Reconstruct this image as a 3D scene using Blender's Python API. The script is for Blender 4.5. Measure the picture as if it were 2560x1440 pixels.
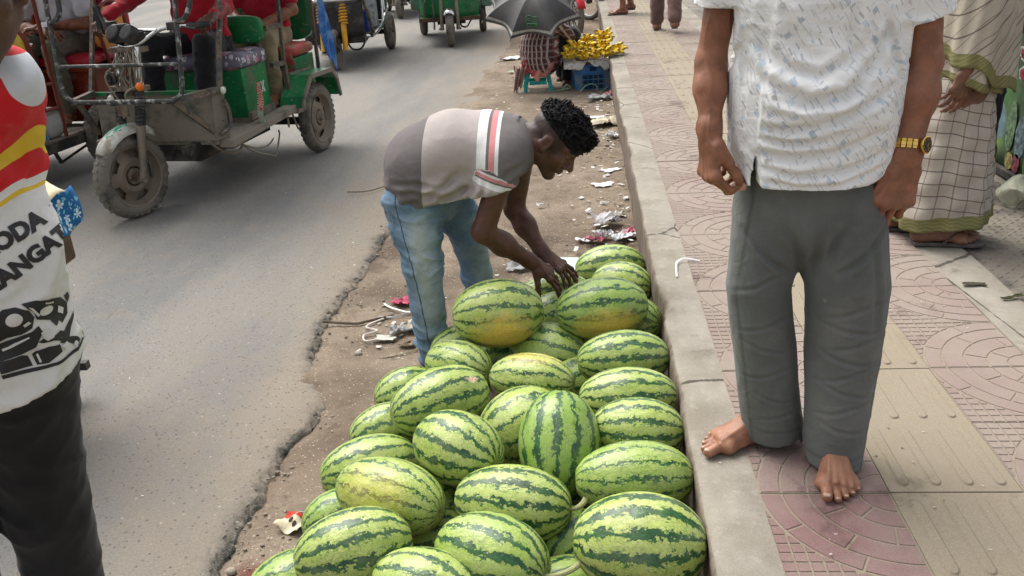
import bpy, bmesh, math, random
import numpy as np
from mathutils import Vector, Matrix, Quaternion
from mathutils.bvhtree import BVHTree

for _o in list(bpy.data.objects):
    bpy.data.objects.remove(_o)
SC = bpy.context.scene
COL = SC.collection
rad = math.radians
rng = random.Random(7)

# ---------------------------------------------------------------- camera
CAM_H = 1.607
PITCH, YAW, ROLL = 0.401, -0.094, -0.06
cam_d = bpy.data.cameras.new('camera')
cam_d.sensor_width = 36.0
cam_d.lens = 36.0 * 2185.0 / 2560.0
cam_d.clip_start = 0.05
cam_d.clip_end = 400.0
cam = bpy.data.objects.new('camera', cam_d)
COL.objects.link(cam)
_fw = Vector((math.sin(YAW) * math.cos(PITCH), math.cos(YAW) * math.cos(PITCH), -math.sin(PITCH)))
_rt = Vector((math.cos(YAW), -math.sin(YAW), 0))
_up = _rt.cross(_fw)
_r2 = _rt * math.cos(ROLL) + _up * math.sin(ROLL)
_u2 = _up * math.cos(ROLL) - _rt * math.sin(ROLL)
cam.matrix_world = Matrix(((_r2.x, _u2.x, -_fw.x, 0), (_r2.y, _u2.y, -_fw.y, 0), (_r2.z, _u2.z, -_fw.z, CAM_H), (0, 0, 0, 1)))
SC.camera = cam

# ---------------------------------------------------------------- sky and sun (hazy, overcast daylight)
SUN_EL, SUN_AZ = rad(58), rad(-40)          # azimuth measured from +Y towards +X
world = bpy.data.worlds.new('World')
SC.world = world
world.use_nodes = True
_wt = world.node_tree
_bg = _wt.nodes['Background']
_sky = _wt.nodes.new('ShaderNodeTexSky')
_sky.sky_type = 'NISHITA'
_sky.sun_disc = False
_sky.sun_elevation = SUN_EL
_sky.sun_rotation = SUN_AZ
_sky.altitude = 20
_sky.air_density = 1.0
_sky.dust_density = 6.0
_sky.ozone_density = 1.0
_hs = _wt.nodes.new('ShaderNodeHueSaturation')
_hs.inputs['Saturation'].default_value = 0.25
_wt.links.new(_sky.outputs['Color'], _hs.inputs['Color'])
_wt.links.new(_hs.outputs['Color'], _bg.inputs['Color'])
_bg.inputs['Strength'].default_value = 0.15
sun_d = bpy.data.lights.new('sun', 'SUN')
sun_d.energy = 1.0
sun_d.angle = rad(45)
sun_d.color = (1.0, 0.95, 0.87)
sun = bpy.data.objects.new('sun', sun_d)
COL.objects.link(sun)
_sd = Vector((math.sin(SUN_AZ) * math.cos(SUN_EL), math.cos(SUN_AZ) * math.cos(SUN_EL), math.sin(SUN_EL)))
sun.rotation_euler = _sd.to_track_quat('Z', 'Y').to_euler()
sun.location = (-6, 6, 12)
vs = SC.view_settings
SC.display_settings.display_device = 'sRGB'
vs.view_transform = 'Standard'
vs.look = 'None'
vs.gamma = 1.0
vs.use_curve_mapping = False
vs.exposure = 0.96
SC.cycles.max_bounces = 5
SC.cycles.diffuse_bounces = 3
SC.cycles.glossy_bounces = 2
SC.cycles.transmission_bounces = 3
SC.cycles.transparent_max_bounces = 4
SC.cycles.use_denoising = True

# ================================================================= helpers: objects
def tag(o, label=None, cat=None, group=None, kind=None):
    if label: o['label'] = label
    if cat: o['category'] = cat
    if group: o['group'] = group
    if kind: o['kind'] = kind
    return o


def empty(name, loc=(0, 0, 0), fwd=None, label=None, cat=None, group=None):
    o = bpy.data.objects.new(name, None)
    o.empty_display_size = 0.1
    o.location = loc
    if fwd is not None:
        o.rotation_euler = (0, 0, math.atan2(fwd[1], fwd[0]))
    COL.objects.link(o)
    return tag(o, label, cat, group)


def link(name, me, mats, parent=None, loc=None):
    o = bpy.data.objects.new(name, me)
    COL.objects.link(o)
    if not isinstance(mats, (list, tuple)): mats = [mats]
    if len(me.materials) == 0:
        for m in mats: me.materials.append(m)
    if parent is not None: o.parent = parent
    if loc is not None: o.location = loc
    return o


def copy_tree(o, parent=None):
    c = o.copy()
    COL.objects.link(c)
    if parent is not None: c.parent = parent
    for ch in list(o.children): copy_tree(ch, c)
    return c


def np_mesh(name, V, F, smooth=True, mi=None):
    me = bpy.data.meshes.new(name)
    V = np.asarray(V, dtype=float)
    if isinstance(F, np.ndarray): F = F.tolist()
    me.from_pydata(V.tolist(), [], F)
    if mi is not None:
        me.polygons.foreach_set('material_index', np.asarray(mi, dtype=np.int32))
    if smooth:
        me.polygons.foreach_set('use_smooth', np.ones(len(me.polygons), dtype=bool))
    me.update()
    return me


def set_attr(me, name, arr):
    a = me.attributes.new(name, 'FLOAT', 'POINT')
    a.data.foreach_set('value', np.asarray(arr, dtype=np.float32))


def V3(p): return np.array(p, dtype=float)


def nrm(v):
    v = V3(v)
    return v / (np.linalg.norm(v) + 1e-12)


def smoothpath(pts, n=6):
    P = [V3(p) for p in pts]
    if len(P) < 3: return P
    out = []
    for i in range(len(P) - 1):
        p0 = P[max(i - 1, 0)]; p1 = P[i]; p2 = P[i + 1]; p3 = P[min(i + 2, len(P) - 1)]
        for k in range(n):
            t = k / n
            out.append(0.5 * ((2 * p1) + (-p0 + p2) * t + (2 * p0 - 5 * p1 + 4 * p2 - p3) * t * t + (-p0 + 3 * p1 - 3 * p2 + p3) * t ** 3))
    out.append(P[-1])
    return out


SPLIT = {'strut', 'body_post', 'running_board', 'shock_absorber', 'grip', 'brake_lever', 'backrest_post', 'fork', 'spring', 'fork_slider', 'reflector', 'rear_mudguard', 'chrome_bar', 'tube_frame', 'eye', 'iris', 'eyebrow', 'fingernail', 'toenail', 'shoe', 'cable', 'loose_wire', 'crossbar', 'side_panel', 'hand', 'front_guard', 'mudguard_edge', 'tub_rim'}


class MB:
    def __init__(s):
        s.v = []; s.f = []; s.m = []

    def add(s, V, F, mi=0):
        b = len(s.v)
        s.v += [tuple(map(float, p)) for p in V]
        s.f += [tuple(i + b for i in f) for f in F]
        s.m += [mi] * len(F)
        return s

    def box(s, c, d, rot=None, mi=0, taper=(1, 1)):
        x, y, z = d[0] / 2, d[1] / 2, d[2] / 2
        V = [V3((sx * x * (taper[0] if sz > 0 else 1), sy * y * (taper[1] if sz > 0 else 1), sz * z)) for sz in (-1, 1) for sy in (-1, 1) for sx in (-1, 1)]
        if rot is not None:
            R = np.array(rot.to_matrix() if hasattr(rot, 'to_matrix') else rot)
            V = [R @ p for p in V]
        V = [p + V3(c) for p in V]
        return s.add(V, [(0, 2, 3, 1), (4, 5, 7, 6), (0, 1, 5, 4), (2, 6, 7, 3), (0, 4, 6, 2), (1, 3, 7, 5)], mi)

    def tube(s, pts, r, n=8, cap=True, mi=0, closed=False, flat=1.0):
        P = [V3(p) for p in pts]
        R = r if isinstance(r, (list, tuple, np.ndarray)) else [r] * len(P)
        N = len(P)
        T = [nrm(P[(i + 1) % N if closed else min(i + 1, N - 1)] - P[(i - 1) % N if closed else max(i - 1, 0)]) for i in range(N)]
        a = V3((0, 0, 1)) if abs(T[0][2]) < 0.9 else V3((1, 0, 0))
        u = nrm(np.cross(T[0], a))
        V = []
        for i in range(N):
            u = nrm(u - T[i] * (u @ T[i]))
            w = np.cross(T[i], u)
            for k in range(n):
                t = 2 * math.pi * k / n
                V.append(P[i] + (u * math.cos(t) + w * math.sin(t) * flat) * R[i])
        F = []
        for i in range(N if closed else N - 1):
            j = (i + 1) % N
            for k in range(n):
                F.append((i * n + k, i * n + (k + 1) % n, j * n + (k + 1) % n, j * n + k))
        if cap and not closed:
            F.append(tuple(reversed(range(n))))
            F.append(tuple(range((N - 1) * n, N * n)))
        return s.add(V, F, mi)

    def bar(s, p, q, r=0.012, n=8, mi=0): return s.tube([p, q], r, n, True, mi)

    def sbar(s, p, q, w=0.03, h=None, mi=0, up=(0, 0, 1)):
        """rectangular bar from p to q"""
        p, q = V3(p), V3(q); h = h or w
        t = nrm(q - p); up = V3(up)
        if abs(t @ up) > 0.95: up = V3((1, 0, 0))
        a = nrm(np.cross(t, up)); b = np.cross(a, t)
        V = [e + a * sx * w / 2 + b * sz * h / 2 for e in (p, q) for sz in (-1, 1) for sx in (-1, 1)]
        return s.add(V, [(0, 1, 3, 2), (4, 6, 7, 5), (0, 4, 5, 1), (2, 3, 7, 6), (0, 2, 6, 4), (1, 5, 7, 3)], mi)

    def lathe(s, prof, c=(0, 0, 0), axis=(0, 0, 1), n=24, mi=0, a0=0.0, a1=2 * math.pi, ref=None, cap=False):
        ax = nrm(axis)
        a = V3(ref) if ref is not None else (V3((1, 0, 0)) if abs(ax[0]) < 0.9 else V3((0, 1, 0)))
        u = nrm(a - ax * (a @ ax)); w = np.cross(ax, u)
        full = abs(a1 - a0 - 2 * math.pi) < 1e-6
        m = n if full else n + 1
        V = []
        for r, h in prof:
            for k in range(m):
                t = a0 + (a1 - a0) * k / n
                V.append(V3(c) + ax * h + (u * math.cos(t) + w * math.sin(t)) * r)
        F = []
        for i in range(len(prof) - 1):
            for k in range(n):
                k2 = (k + 1) % m
                F.append((i * m + k, i * m + k2, (i + 1) * m + k2, (i + 1) * m + k))
        if cap:
            F.append(tuple(reversed(range(m)))); F.append(tuple(range((len(prof) - 1) * m, len(prof) * m)))
        return s.add(V, F, mi)

    def prism(s, poly, o, u, v, t, mi=0):
        """polygon in plane (o,u,v) extruded by t along u x v"""
        u, v = V3(u), V3(v); nn = nrm(np.cross(u, v)); n = len(poly)
        B = [V3(o) + u * a + v * b for a, b in poly]
        V = B + [p + nn * t for p in B]
        F = [tuple(reversed(range(n))), tuple(range(n, 2 * n))] + [(i, (i + 1) % n, n + (i + 1) % n, n + i) for i in range(n)]
        return s.add(V, F, mi)

    def grid(s, nx, ny, fn, mi=0, flip=False):
        V = [fn(i / (nx - 1), j / (ny - 1)) for j in range(ny) for i in range(nx)]
        F = []
        for j in range(ny - 1):
            for i in range(nx - 1):
                q = (j * nx + i, j * nx + i + 1, (j + 1) * nx + i + 1, (j + 1) * nx + i)
                F.append(q[::-1] if flip else q)
        return s.add(V, F, mi)

    def ball(s, c, r, n=12, m=8, mi=0, ax=None):
        """ellipsoid; r scalar or triple; ax optional 3x3 frame (rows)"""
        r = (r, r, r) if not isinstance(r, (list, tuple)) else r
        A = np.eye(3) if ax is None else np.array(ax)
        V = []
        for j in range(m + 1):
            th = math.pi * j / m
            for i in range(n):
                ph = 2 * math.pi * i / n
                q = V3((r[0] * math.sin(th) * math.cos(ph), r[1] * math.sin(th) * math.sin(ph), r[2] * math.cos(th)))
                V.append(V3(c) + q @ A)
        F = []
        for j in range(m):
            for i in range(n):
                F.append((j * n + i, (j + 1) * n + i, (j + 1) * n + (i + 1) % n, j * n + (i + 1) % n))
        return s.add(V, F, mi)

    def islands(s):
        p = list(range(len(s.v)))
        def find(a):
            while p[a] != a:
                p[a] = p[p[a]]; a = p[a]
            return a
        for f in s.f:
            r = find(f[0])
            for i in f[1:]: p[find(i)] = r
        out = {}
        for f, m in zip(s.f, s.m): out.setdefault(find(f[0]), []).append((f, m))
        res = []
        for fs in out.values():
            ids = sorted({i for f, _ in fs for i in f}); mp_ = {i: k for k, i in enumerate(ids)}
            q = MB(); q.v = [s.v[i] for i in ids]; q.f = [tuple(mp_[i] for i in f) for f, _ in fs]; q.m = [m for _, m in fs]; res.append(q)
        return res

    def build(s, name, mats, parent=None, loc=None, smooth=True, bevel=0, solid=0, angle=40):
        if name in SPLIT and parent is not None:
            o = None
            for q in s.islands():
                o2 = q._build(name, mats, parent, loc, smooth, bevel, solid, angle); o = o or o2
            return o
        return s._build(name, mats, parent, loc, smooth, bevel, solid, angle)

    def _build(s, name, mats, parent=None, loc=None, smooth=True, bevel=0, solid=0, angle=40):
        me = bpy.data.meshes.new(name)
        me.from_pydata(s.v, [], s.f)
        me.polygons.foreach_set('material_index', np.array(s.m, dtype=np.int32))
        if smooth:
            me.polygons.foreach_set('use_smooth', np.ones(len(me.polygons), dtype=bool))
        me.update()
        if smooth and angle:
            try: me.set_sharp_from_angle(angle=rad(angle))
            except Exception: pass
        o = link(name, me, mats, parent, loc)
        if solid:
            m = o.modifiers.new('thick', 'SOLIDIFY'); m.thickness = solid; m.offset = 0
        if bevel:
            m = o.modifiers.new('bev', 'BEVEL'); m.width = bevel; m.segments = 2; m.limit_method = 'ANGLE'; m.angle_limit = rad(40)
            m.harden_normals = False
        return o


# ================================================================= helpers: smooth bodies from a distance field
def ec(p0, p1, r0, r1=None, k=0.02, xd=None):
    """elliptic cone from p0 to p1; r = radius or (a,b): a along xd, b across"""
    r1 = r0 if r1 is None else r1
    r0 = (r0, r0) if not isinstance(r0, (tuple, list)) else r0
    r1 = (r1, r1) if not isinstance(r1, (tuple, list)) else r1
    return dict(p0=V3(p0), p1=V3(p1), r0=r0, r1=r1, k=k, xd=xd, sub=False)


def el(c, r, k=0.02, ax=None):
    return dict(c=V3(c), r=V3(r if isinstance(r, (list, tuple)) else (r, r, r)), k=k, ax=None if ax is None else np.array(ax, dtype=float), sub=False)


def sub(p):
    p = dict(p); p['sub'] = True
    return p


def grow(pr, g):
    out = []
    for p in pr:
        q = dict(p)
        if 'c' in q: q['r'] = q['r'] + g
        else:
            q['r0'] = tuple(x + g for x in q['r0']); q['r1'] = tuple(x + g for x in q['r1'])
        out.append(q)
    return out


def _eval(p, P):
    if 'c' in p:
        q = P - p['c']
        if p['ax'] is not None: q = q @ p['ax'].T
        q = q / p['r']
        k0 = np.sqrt((q * q).sum(-1))
        return (k0 - 1) * p['r'].min()
    a, b = p['p0'], p['p1']
    ab = b - a; L = np.linalg.norm(ab) + 1e-9; t = ab / L
    q = P - a
    s = q @ t
    tt = np.clip(s / L, 0, 1)
    xd = p['xd']
    if xd is None:
        w = q - s[..., None] * t
        ex = s - tt * L
        r = p['r0'][0] + (p['r1'][0] - p['r0'][0]) * tt
        return np.sqrt((w * w).sum(-1) + ex * ex) - r
    u = nrm(V3(xd) - t * (V3(xd) @ t)); v = np.cross(t, u)
    x = q @ u; y = q @ v; ex = s - tt * L
    A = p['r0'][0] + (p['r1'][0] - p['r0'][0]) * tt
    B = p['r0'][1] + (p['r1'][1] - p['r0'][1]) * tt
    Cc = np.minimum(A, B)
    return (np.sqrt((x / A) ** 2 + (y / B) ** 2 + (ex / Cc) ** 2) - 1) * Cc


def _bounds(p):
    if 'c' in p:
        r = p['r'].max()
        return p['c'] - r, p['c'] + r
    r0 = max(p['r0']); r1 = max(p['r1'])
    return np.minimum(p['p0'] - r0, p['p1'] - r1), np.maximum(p['p0'] + r0, p['p1'] + r1)


def body(prims, h, disp=None, cut=None, smooth=1, pad=0.0):
    """surface nets over smooth union of prims. disp(P)->offset ; cut list of (point, normal): keeps (p-point).n<0"""
    lo = np.min([_bounds(p)[0] for p in prims if not p['sub']], axis=0) - 3 * h - pad
    hi = np.max([_bounds(p)[1] for p in prims if not p['sub']], axis=0) + 3 * h + pad
    n = np.ceil((hi - lo) / h).astype(int) + 1
    D = np.full(n, 1.0, dtype=np.float32)
    ax = [lo[i] + h * np.arange(n[i]) for i in range(3)]
    for p in prims:
        a, b = _bounds(p)
        m = p['k'] * 1.5 + 3 * h
        i0 = np.maximum(np.floor((a - m - lo) / h).astype(int), 0)
        i1 = np.minimum(np.ceil((b + m - lo) / h).astype(int) + 1, n)
        if (i1 <= i0).any(): continue
        P = np.stack(np.meshgrid(*[ax[i][i0[i]:i1[i]] for i in range(3)], indexing='ij'), -1)
        d = _eval(p, P)
        S = (slice(i0[0], i1[0]), slice(i0[1], i1[1]), slice(i0[2], i1[2]))
        c = D[S]; k = p['k']
        if p['sub']:
            d = -d
            hh = np.maximum(k - np.abs(c - d), 0) / k
            D[S] = np.maximum(c, d) + hh * hh * k * 0.25
        else:
            hh = np.maximum(k - np.abs(c - d), 0) / k
            D[S] = np.minimum(c, d) - hh * hh * k * 0.25
    if cut or disp is not None:
        I = np.argwhere(np.abs(D) < (0.05 if disp is not None else 0.03)) if not cut else np.argwhere(D < 0.05)
        P = lo + I * h
        d = D[I[:, 0], I[:, 1], I[:, 2]]
        if disp is not None: d = d + disp(P)
        for c in (cut or []):
            if callable(c):
                d = np.maximum(d, c(P)); continue
            e = (P - V3(c[0])) @ nrm(c[1])
            if len(c) > 2:
                near = np.linalg.norm(P - V3(c[0]), axis=1) < c[2]
                e = np.where(near, e, -1)
            d = np.maximum(d, e)
        D[I[:, 0], I[:, 1], I[:, 2]] = d
    V, F = nets(D, lo, h)
    for _ in range(smooth): V = lap(V, F)
    return V, F


def nets(D, lo, h):
    s = D < 0
    c = np.zeros(np.array(D.shape) - 1, dtype=np.int8)
    for dx in (0, 1):
        for dy in (0, 1):
            for dz in (0, 1):
                c += s[dx:D.shape[0] - 1 + dx, dy:D.shape[1] - 1 + dy, dz:D.shape[2] - 1 + dz]
    act = (c > 0) & (c < 8)
    I = np.argwhere(act)
    idx = np.full(act.shape, -1, dtype=np.int64)
    idx[act] = np.arange(len(I))
    acc = np.zeros((len(I), 3)); cnt = np.zeros(len(I))
    corners = [(x, y, z) for x in (0, 1) for y in (0, 1) for z in (0, 1)]
    for a in corners:
        for axx in range(3):
            if a[axx]: continue
            b = list(a); b[axx] = 1
            da = D[I[:, 0] + a[0], I[:, 1] + a[1], I[:, 2] + a[2]]
            db = D[I[:, 0] + b[0], I[:, 1] + b[1], I[:, 2] + b[2]]
            x = (da < 0) != (db < 0)
            t = np.where(x, da / np.where(x, da - db, 1), 0)
            pos = np.tile(np.array(a, dtype=float), (len(I), 1)); pos[:, axx] += t
            acc[x] += pos[x]; cnt[x] += 1
    V = lo + (I + acc / np.maximum(cnt, 1)[:, None]) * h
    F = []
    for axx in range(3):
        o1, o2 = (axx + 1) % 3, (axx + 2) % 3
        sl_a = [slice(None)] * 3; sl_b = [slice(None)] * 3
        sl_a[axx] = slice(0, -1); sl_b[axx] = slice(1, None)
        A = s[tuple(sl_a)]; B = s[tuple(sl_b)]
        E = np.argwhere(A != B)
        ok = (E[:, o1] > 0) & (E[:, o2] > 0) & (E[:, o1] < D.shape[o1] - 1) & (E[:, o2] < D.shape[o2] - 1)
        E = E[ok]
        inside_a = A[E[:, 0], E[:, 1], E[:, 2]]
        q = []
        for d1, d2 in ((-1, -1), (0, -1), (0, 0), (-1, 0)):
            e = E.copy(); e[:, o1] += d1; e[:, o2] += d2
            q.append(idx[e[:, 0], e[:, 1], e[:, 2]])
        q = np.stack(q, 1)
        q[~inside_a] = q[~inside_a][:, ::-1]
        F.append(q)
    F = np.concatenate(F)
    F = F[(F >= 0).all(1)]
    return V, F


def lap(V, F, w=0.5):
    A = np.zeros_like(V); n = np.zeros(len(V))
    for i in range(4):
        a, b = F[:, i], F[:, (i + 1) % 4]
        for k in range(3):
            A[:, k] += np.bincount(a, V[b, k], len(V)) + np.bincount(b, V[a, k], len(V))
        n += np.bincount(a, minlength=len(V)) + np.bincount(b, minlength=len(V))
    return V * (1 - w) + w * A / np.maximum(n, 1)[:, None]


_R = np.random.RandomState(3)
_K = [(_R.normal(size=(10, 3)), _R.uniform(0, 6.28, 10)) for _ in range(8)]


def pn(P, f, seed=0):
    """cheap smooth noise ~[-1,1] by summed sines, f = spatial frequency (cycles per metre)"""
    K, ph = _K[seed % 8]
    P = np.asarray(P)
    Q = P * (f * 2.2) + 0.6 * np.sin(P[..., [1, 2, 0]] * f * 3.1 + seed)
    return np.sin(Q @ K.T + ph).sum(-1) / 4.5


def ridge(P, f, seed=0, sharp=2.0):
    return (1 - np.minimum(1, np.abs(pn(P, f, seed)) * sharp)) ** 1.5


def join_parts(parts):
    """[(V,F)] -> one"""
    Vs, Fs, b = [], [], 0
    for V, F in parts:
        Vs.append(V); Fs.append(F + b); b += len(V)
    return np.concatenate(Vs), np.concatenate(Fs)

# ================================================================= helpers: materials
class G:
    def __init__(s, name, rough=0.6, metal=0.0, spec=0.35):
        s.m = bpy.data.materials.new(name); s.m.use_nodes = True
        s.t = s.m.node_tree; s.b = s.t.nodes['Principled BSDF']
        s.b.inputs['Roughness'].default_value = rough
        s.b.inputs['Metallic'].default_value = metal
        s.b.inputs['Specular IOR Level'].default_value = spec
        s._tc = None

    def put(s, sock, v):
        if hasattr(v, 'links') or isinstance(v, bpy.types.NodeSocket): s.t.links.new(v, sock)
        else:
            try:
                if hasattr(sock.default_value, '__len__'):
                    n = len(sock.default_value)
                    v = tuple(v) if hasattr(v, '__len__') else (v,) * n
                    if n == 4 and len(v) == 3: v = v + (1.0,)
                sock.default_value = v
            except Exception: raise

    def n(s, typ, ins=None, **pr):
        nd = s.t.nodes.new('ShaderNode' + typ)
        for k, v in pr.items(): setattr(nd, k, v)
        for k, v in (ins or {}).items(): s.put(nd.inputs[k], v)
        return nd

    def obj(s):
        if s._tc is None: s._tc = s.n('TexCoord')
        return s._tc.outputs['Object']

    def wpos(s): return s.n('NewGeometry').outputs['Position']

    def attr(s, a): return s.n('Attribute', attribute_name=a).outputs['Fac']

    def mp(s, vec, sc=(1, 1, 1), rot=(0, 0, 0), loc=(0, 0, 0)):
        return s.n('Mapping', {'Vector': vec, 'Scale': sc, 'Rotation': rot, 'Location': loc}).outputs[0]

    def ma(s, op, a, b=0.0, c=0.0, clamp=False):
        nd = s.n('Math', operation=op, use_clamp=clamp)
        s.put(nd.inputs[0], a); s.put(nd.inputs[1], b); s.put(nd.inputs[2], c)
        return nd.outputs[0]

    def noise(s, vec, scale, detail=4, rough=0.55, dist=0.0, col=False):
        nd = s.n('TexNoise', {'Vector': vec, 'Scale': scale, 'Detail': detail, 'Roughness': rough, 'Distortion': dist})
        return nd.outputs['Color' if col else 'Fac']

    def vor(s, vec, scale, feature='F1', rnd=1.0, metric='EUCLIDEAN', dims='3D'):
        return s.n('TexVoronoi', {'Vector': vec, 'Scale': scale, 'Randomness': rnd}, feature=feature, distance=metric, voronoi_dimensions=dims) if feature not in ('DISTANCE_TO_EDGE', 'N_SPHERE_RADIUS') else s.n('TexVoronoi', {'Vector': vec, 'Scale': scale, 'Randomness': rnd}, feature=feature, voronoi_dimensions=dims)

    def step(s, x, a, b):
        """smooth 0..1 between a and b"""
        nd = s.n('MapRange', {'Value': x, 'From Min': a, 'From Max': b}, interpolation_type='SMOOTHSTEP')
        return nd.outputs[0]

    def mix(s, f, a, b, blend='MIX'):
        nd = s.n('Mix', data_type='RGBA', blend_type=blend)
        s.put(nd.inputs[0], f); s.put(nd.inputs[6], a); s.put(nd.inputs[7], b)
        return nd.outputs[2]

    def ramp(s, f, stops, interp='LINEAR'):
        nd = s.n('ValToRGB', {'Fac': f}); r = nd.color_ramp; r.interpolation = interp
        while len(r.elements) < len(stops): r.elements.new(0.5)
        for e, (p, c) in zip(r.elements, stops):
            e.position = p; e.color = (c[0], c[1], c[2], 1) if hasattr(c, '__len__') else (c, c, c, 1)
        return nd.outputs[0]

    def xyz(s, x=0.0, y=0.0, z=0.0):
        return s.n('CombineXYZ', {'X': x, 'Y': y, 'Z': z}).outputs[0]

    def sep(s, v):
        nd = s.n('SeparateXYZ', {'Vector': v})
        return nd.outputs

    def color(s, c): s.put(s.b.inputs['Base Color'], c); return s

    def rough(s, r): s.put(s.b.inputs['Roughness'], r); return s

    def bump(s, h, dist=0.002, strength=1.0, prev=None):
        ins = {'Height': h, 'Distance': dist, 'Strength': strength}
        if prev is not None: ins['Normal'] = prev
        nd = s.n('Bump', ins)
        s.put(s.b.inputs['Normal'], nd.outputs[0])
        return nd.outputs[0]


def dull(c, f): return tuple(x * f for x in c)


def simple(name, c, rough=0.6, metal=0.0, var=0.25, vs_=8.0, bump=0.3, bs=60.0, bd=0.0015, dust=None, dscale=6.0, damt=0.5, spec=0.35, wear=None):
    """base colour with uneven tone, fine relief, and optional dust/rust patches"""
    g = G(name, rough, metal, spec)
    o = g.obj()
    n1 = g.noise(o, vs_, 5, 0.6)
    col = g.mix(g.step(n1, 0.3, 0.7), dull(c, 1 - var), dull(c, 1 + var * 0.8))
    if dust is not None:
        n2 = g.noise(o, dscale, 8, 0.68)
        lo = 0.62 - damt * 0.35
        col = g.mix(g.step(n2, lo, lo + 0.18), col, dust)
    if wear is not None:
        n3 = g.noise(o, 38, 6, 0.7)
        col = g.mix(g.step(n3, 0.60, 0.66), col, wear)
    g.color(col)
    if bump:
        g.bump(g.noise(o, bs, 4, 0.6), bd, bump)
    return g.m


def cloth(name, c, rough=0.9, var=0.15, weave=900, wrinkle=14, wd=0.006, c2=None, fade=0.0, fc=None):
    g = G(name, rough, 0, 0.15)
    o = g.obj()
    n1 = g.noise(o, 7, 6, 0.62)
    col = g.mix(g.step(n1, 0.3, 0.7), dull(c, 1 - var), dull(c, 1 + var))
    if fc is not None:
        col = g.mix(g.ma('MULTIPLY', g.step(g.noise(o, 3.5, 5, 0.6), 0.42, 0.68), fade), col, fc)
    wv = g.noise(o, weave, 2, 0.5)
    col = g.mix(0.12, col, g.mix(1.0, col, wv, 'MULTIPLY'))
    g.color(col)
    w = g.noise(g.mp(o, (1, 1, 0.7)), wrinkle, 4, 0.5, 1.2)
    b1 = g.bump(w, wd, 0.55)
    g.bump(wv, 0.0006, 0.4, b1)
    g.b.inputs['Sheen Weight'].default_value = 0.15
    return g


M = {}
# --- metals, paint, rubber
M['rubber'] = simple('rubber', (0.05, 0.048, 0.045), 0.85, 0, 0.3, 14, 0.5, 90, dust=(0.16, 0.145, 0.12), dscale=5, damt=0.8)
M['rubber_far'] = simple('rubber_dusty', (0.06, 0.056, 0.052), 0.85, 0, 0.3, 14, 0.4, 90, dust=(0.16, 0.14, 0.115), dscale=5, damt=0.7)
M['rim'] = simple('rim_paint', (0.15, 0.14, 0.125), 0.6, 0.3, 0.3, 12, 0.3, 80, dust=(0.2, 0.165, 0.125), dscale=6, damt=0.9)
M['green'] = simple('green_paint', (0.012, 0.155, 0.05), 0.35, 0, 0.3, 6, 0.15, 40, dust=(0.11, 0.125, 0.085), dscale=5, damt=0.22, wear=(0.25, 0.27, 0.24))
M['green2'] = simple('pale_green_paint', (0.11, 0.27, 0.19), 0.5, 0, 0.25, 8, 0.2, 40, dust=(0.16, 0.14, 0.10), dscale=7, damt=0.5)
M['greengrey'] = simple('dusty_green_grey_metal', (0.075, 0.085, 0.065), 0.6, 0.1, 0.35, 6, 0.3, 50, dust=(0.19, 0.165, 0.125), dscale=4, damt=0.85, wear=(0.09, 0.045, 0.025))
M['frame'] = simple('worn_grey_steel', (0.085, 0.088, 0.085), 0.5, 0.35, 0.4, 18, 0.3, 70, dust=(0.17, 0.125, 0.085), dscale=9, damt=0.6, wear=(0.42, 0.42, 0.40))
M['framewhite'] = simple('chipped_white_black_paint', (0.042, 0.045, 0.044), 0.5, 0.2, 0.3, 18, 0.3, 70, dust=(0.46, 0.46, 0.43), dscale=24, damt=0.3, wear=(0.12, 0.07, 0.04))
M['chrome'] = simple('chrome', (0.62, 0.62, 0.60), 0.18, 1.0, 0.12, 10, 0.1, 40, dust=(0.25, 0.2, 0.14), dscale=9, damt=0.25)
M['black'] = simple('black_plastic', (0.018, 0.018, 0.019), 0.4, 0, 0.3, 10, 0.2, 60, dust=(0.08, 0.07, 0.06), dscale=6, damt=0.4)
M['dark'] = simple('dark_underside', (0.022, 0.021, 0.02), 0.8, 0, 0.3, 10, 0.3, 60, dust=(0.09, 0.075, 0.06), dscale=6, damt=0.5)
M['rust'] = simple('rusty_metal', (0.10, 0.062, 0.04), 0.75, 0.1, 0.4, 14, 0.4, 70, dust=(0.2, 0.17, 0.13), dscale=9, damt=0.6)
M['muddy'] = simple('muddy_floor_plate', (0.13, 0.115, 0.09), 0.85, 0, 0.35, 8, 0.5, 50, dust=(0.21, 0.185, 0.145), dscale=5, damt=0.8)
M['redpaint'] = simple('red_brown_paint', (0.17, 0.022, 0.012), 0.3, 0, 0.3, 5, 0.15, 40, dust=(0.2, 0.15, 0.11), dscale=5, damt=0.2)
M['redtube'] = simple('red_brown_tube', (0.16, 0.028, 0.016), 0.35, 0, 0.25, 8, 0.15, 40, wear=(0.08, 0.05, 0.04))
M['redvinyl'] = simple('crimson_vinyl', (0.36, 0.02, 0.035), 0.4, 0, 0.2, 5, 0.25, 30, 0.003)
M['pink'] = simple('pink_vinyl', (0.62, 0.20, 0.15), 0.5, 0, 0.2, 4, 0.2, 30)
M['orange'] = simple('orange_vinyl', (0.62, 0.25, 0.06), 0.45, 0, 0.25, 4, 0.2, 30)
M['yellow'] = simple('yellow_vinyl', (0.72, 0.50, 0.06), 0.45, 0, 0.12, 4, 0.2, 25)
M['gold_line'] = simple('gold_line', (0.28, 0.09, 0.03), 0.4, 0)
M['blueplastic'] = simple('blue_tarpaulin', (0.02, 0.13, 0.42), 0.35, 0, 0.35, 9, 0.8, 26, 0.006, dust=(0.13, 0.25, 0.45), dscale=9, damt=0.5)
M['shock'] = simple('yellow_shock_paint', (0.62, 0.30, 0.02), 0.4, 0, 0.2, 8, 0.1)
M['whiteglass'] = simple('lamp_lens', (0.62, 0.6, 0.5), 0.15, 0, 0.2, 30, 0.4, 60)
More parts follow.
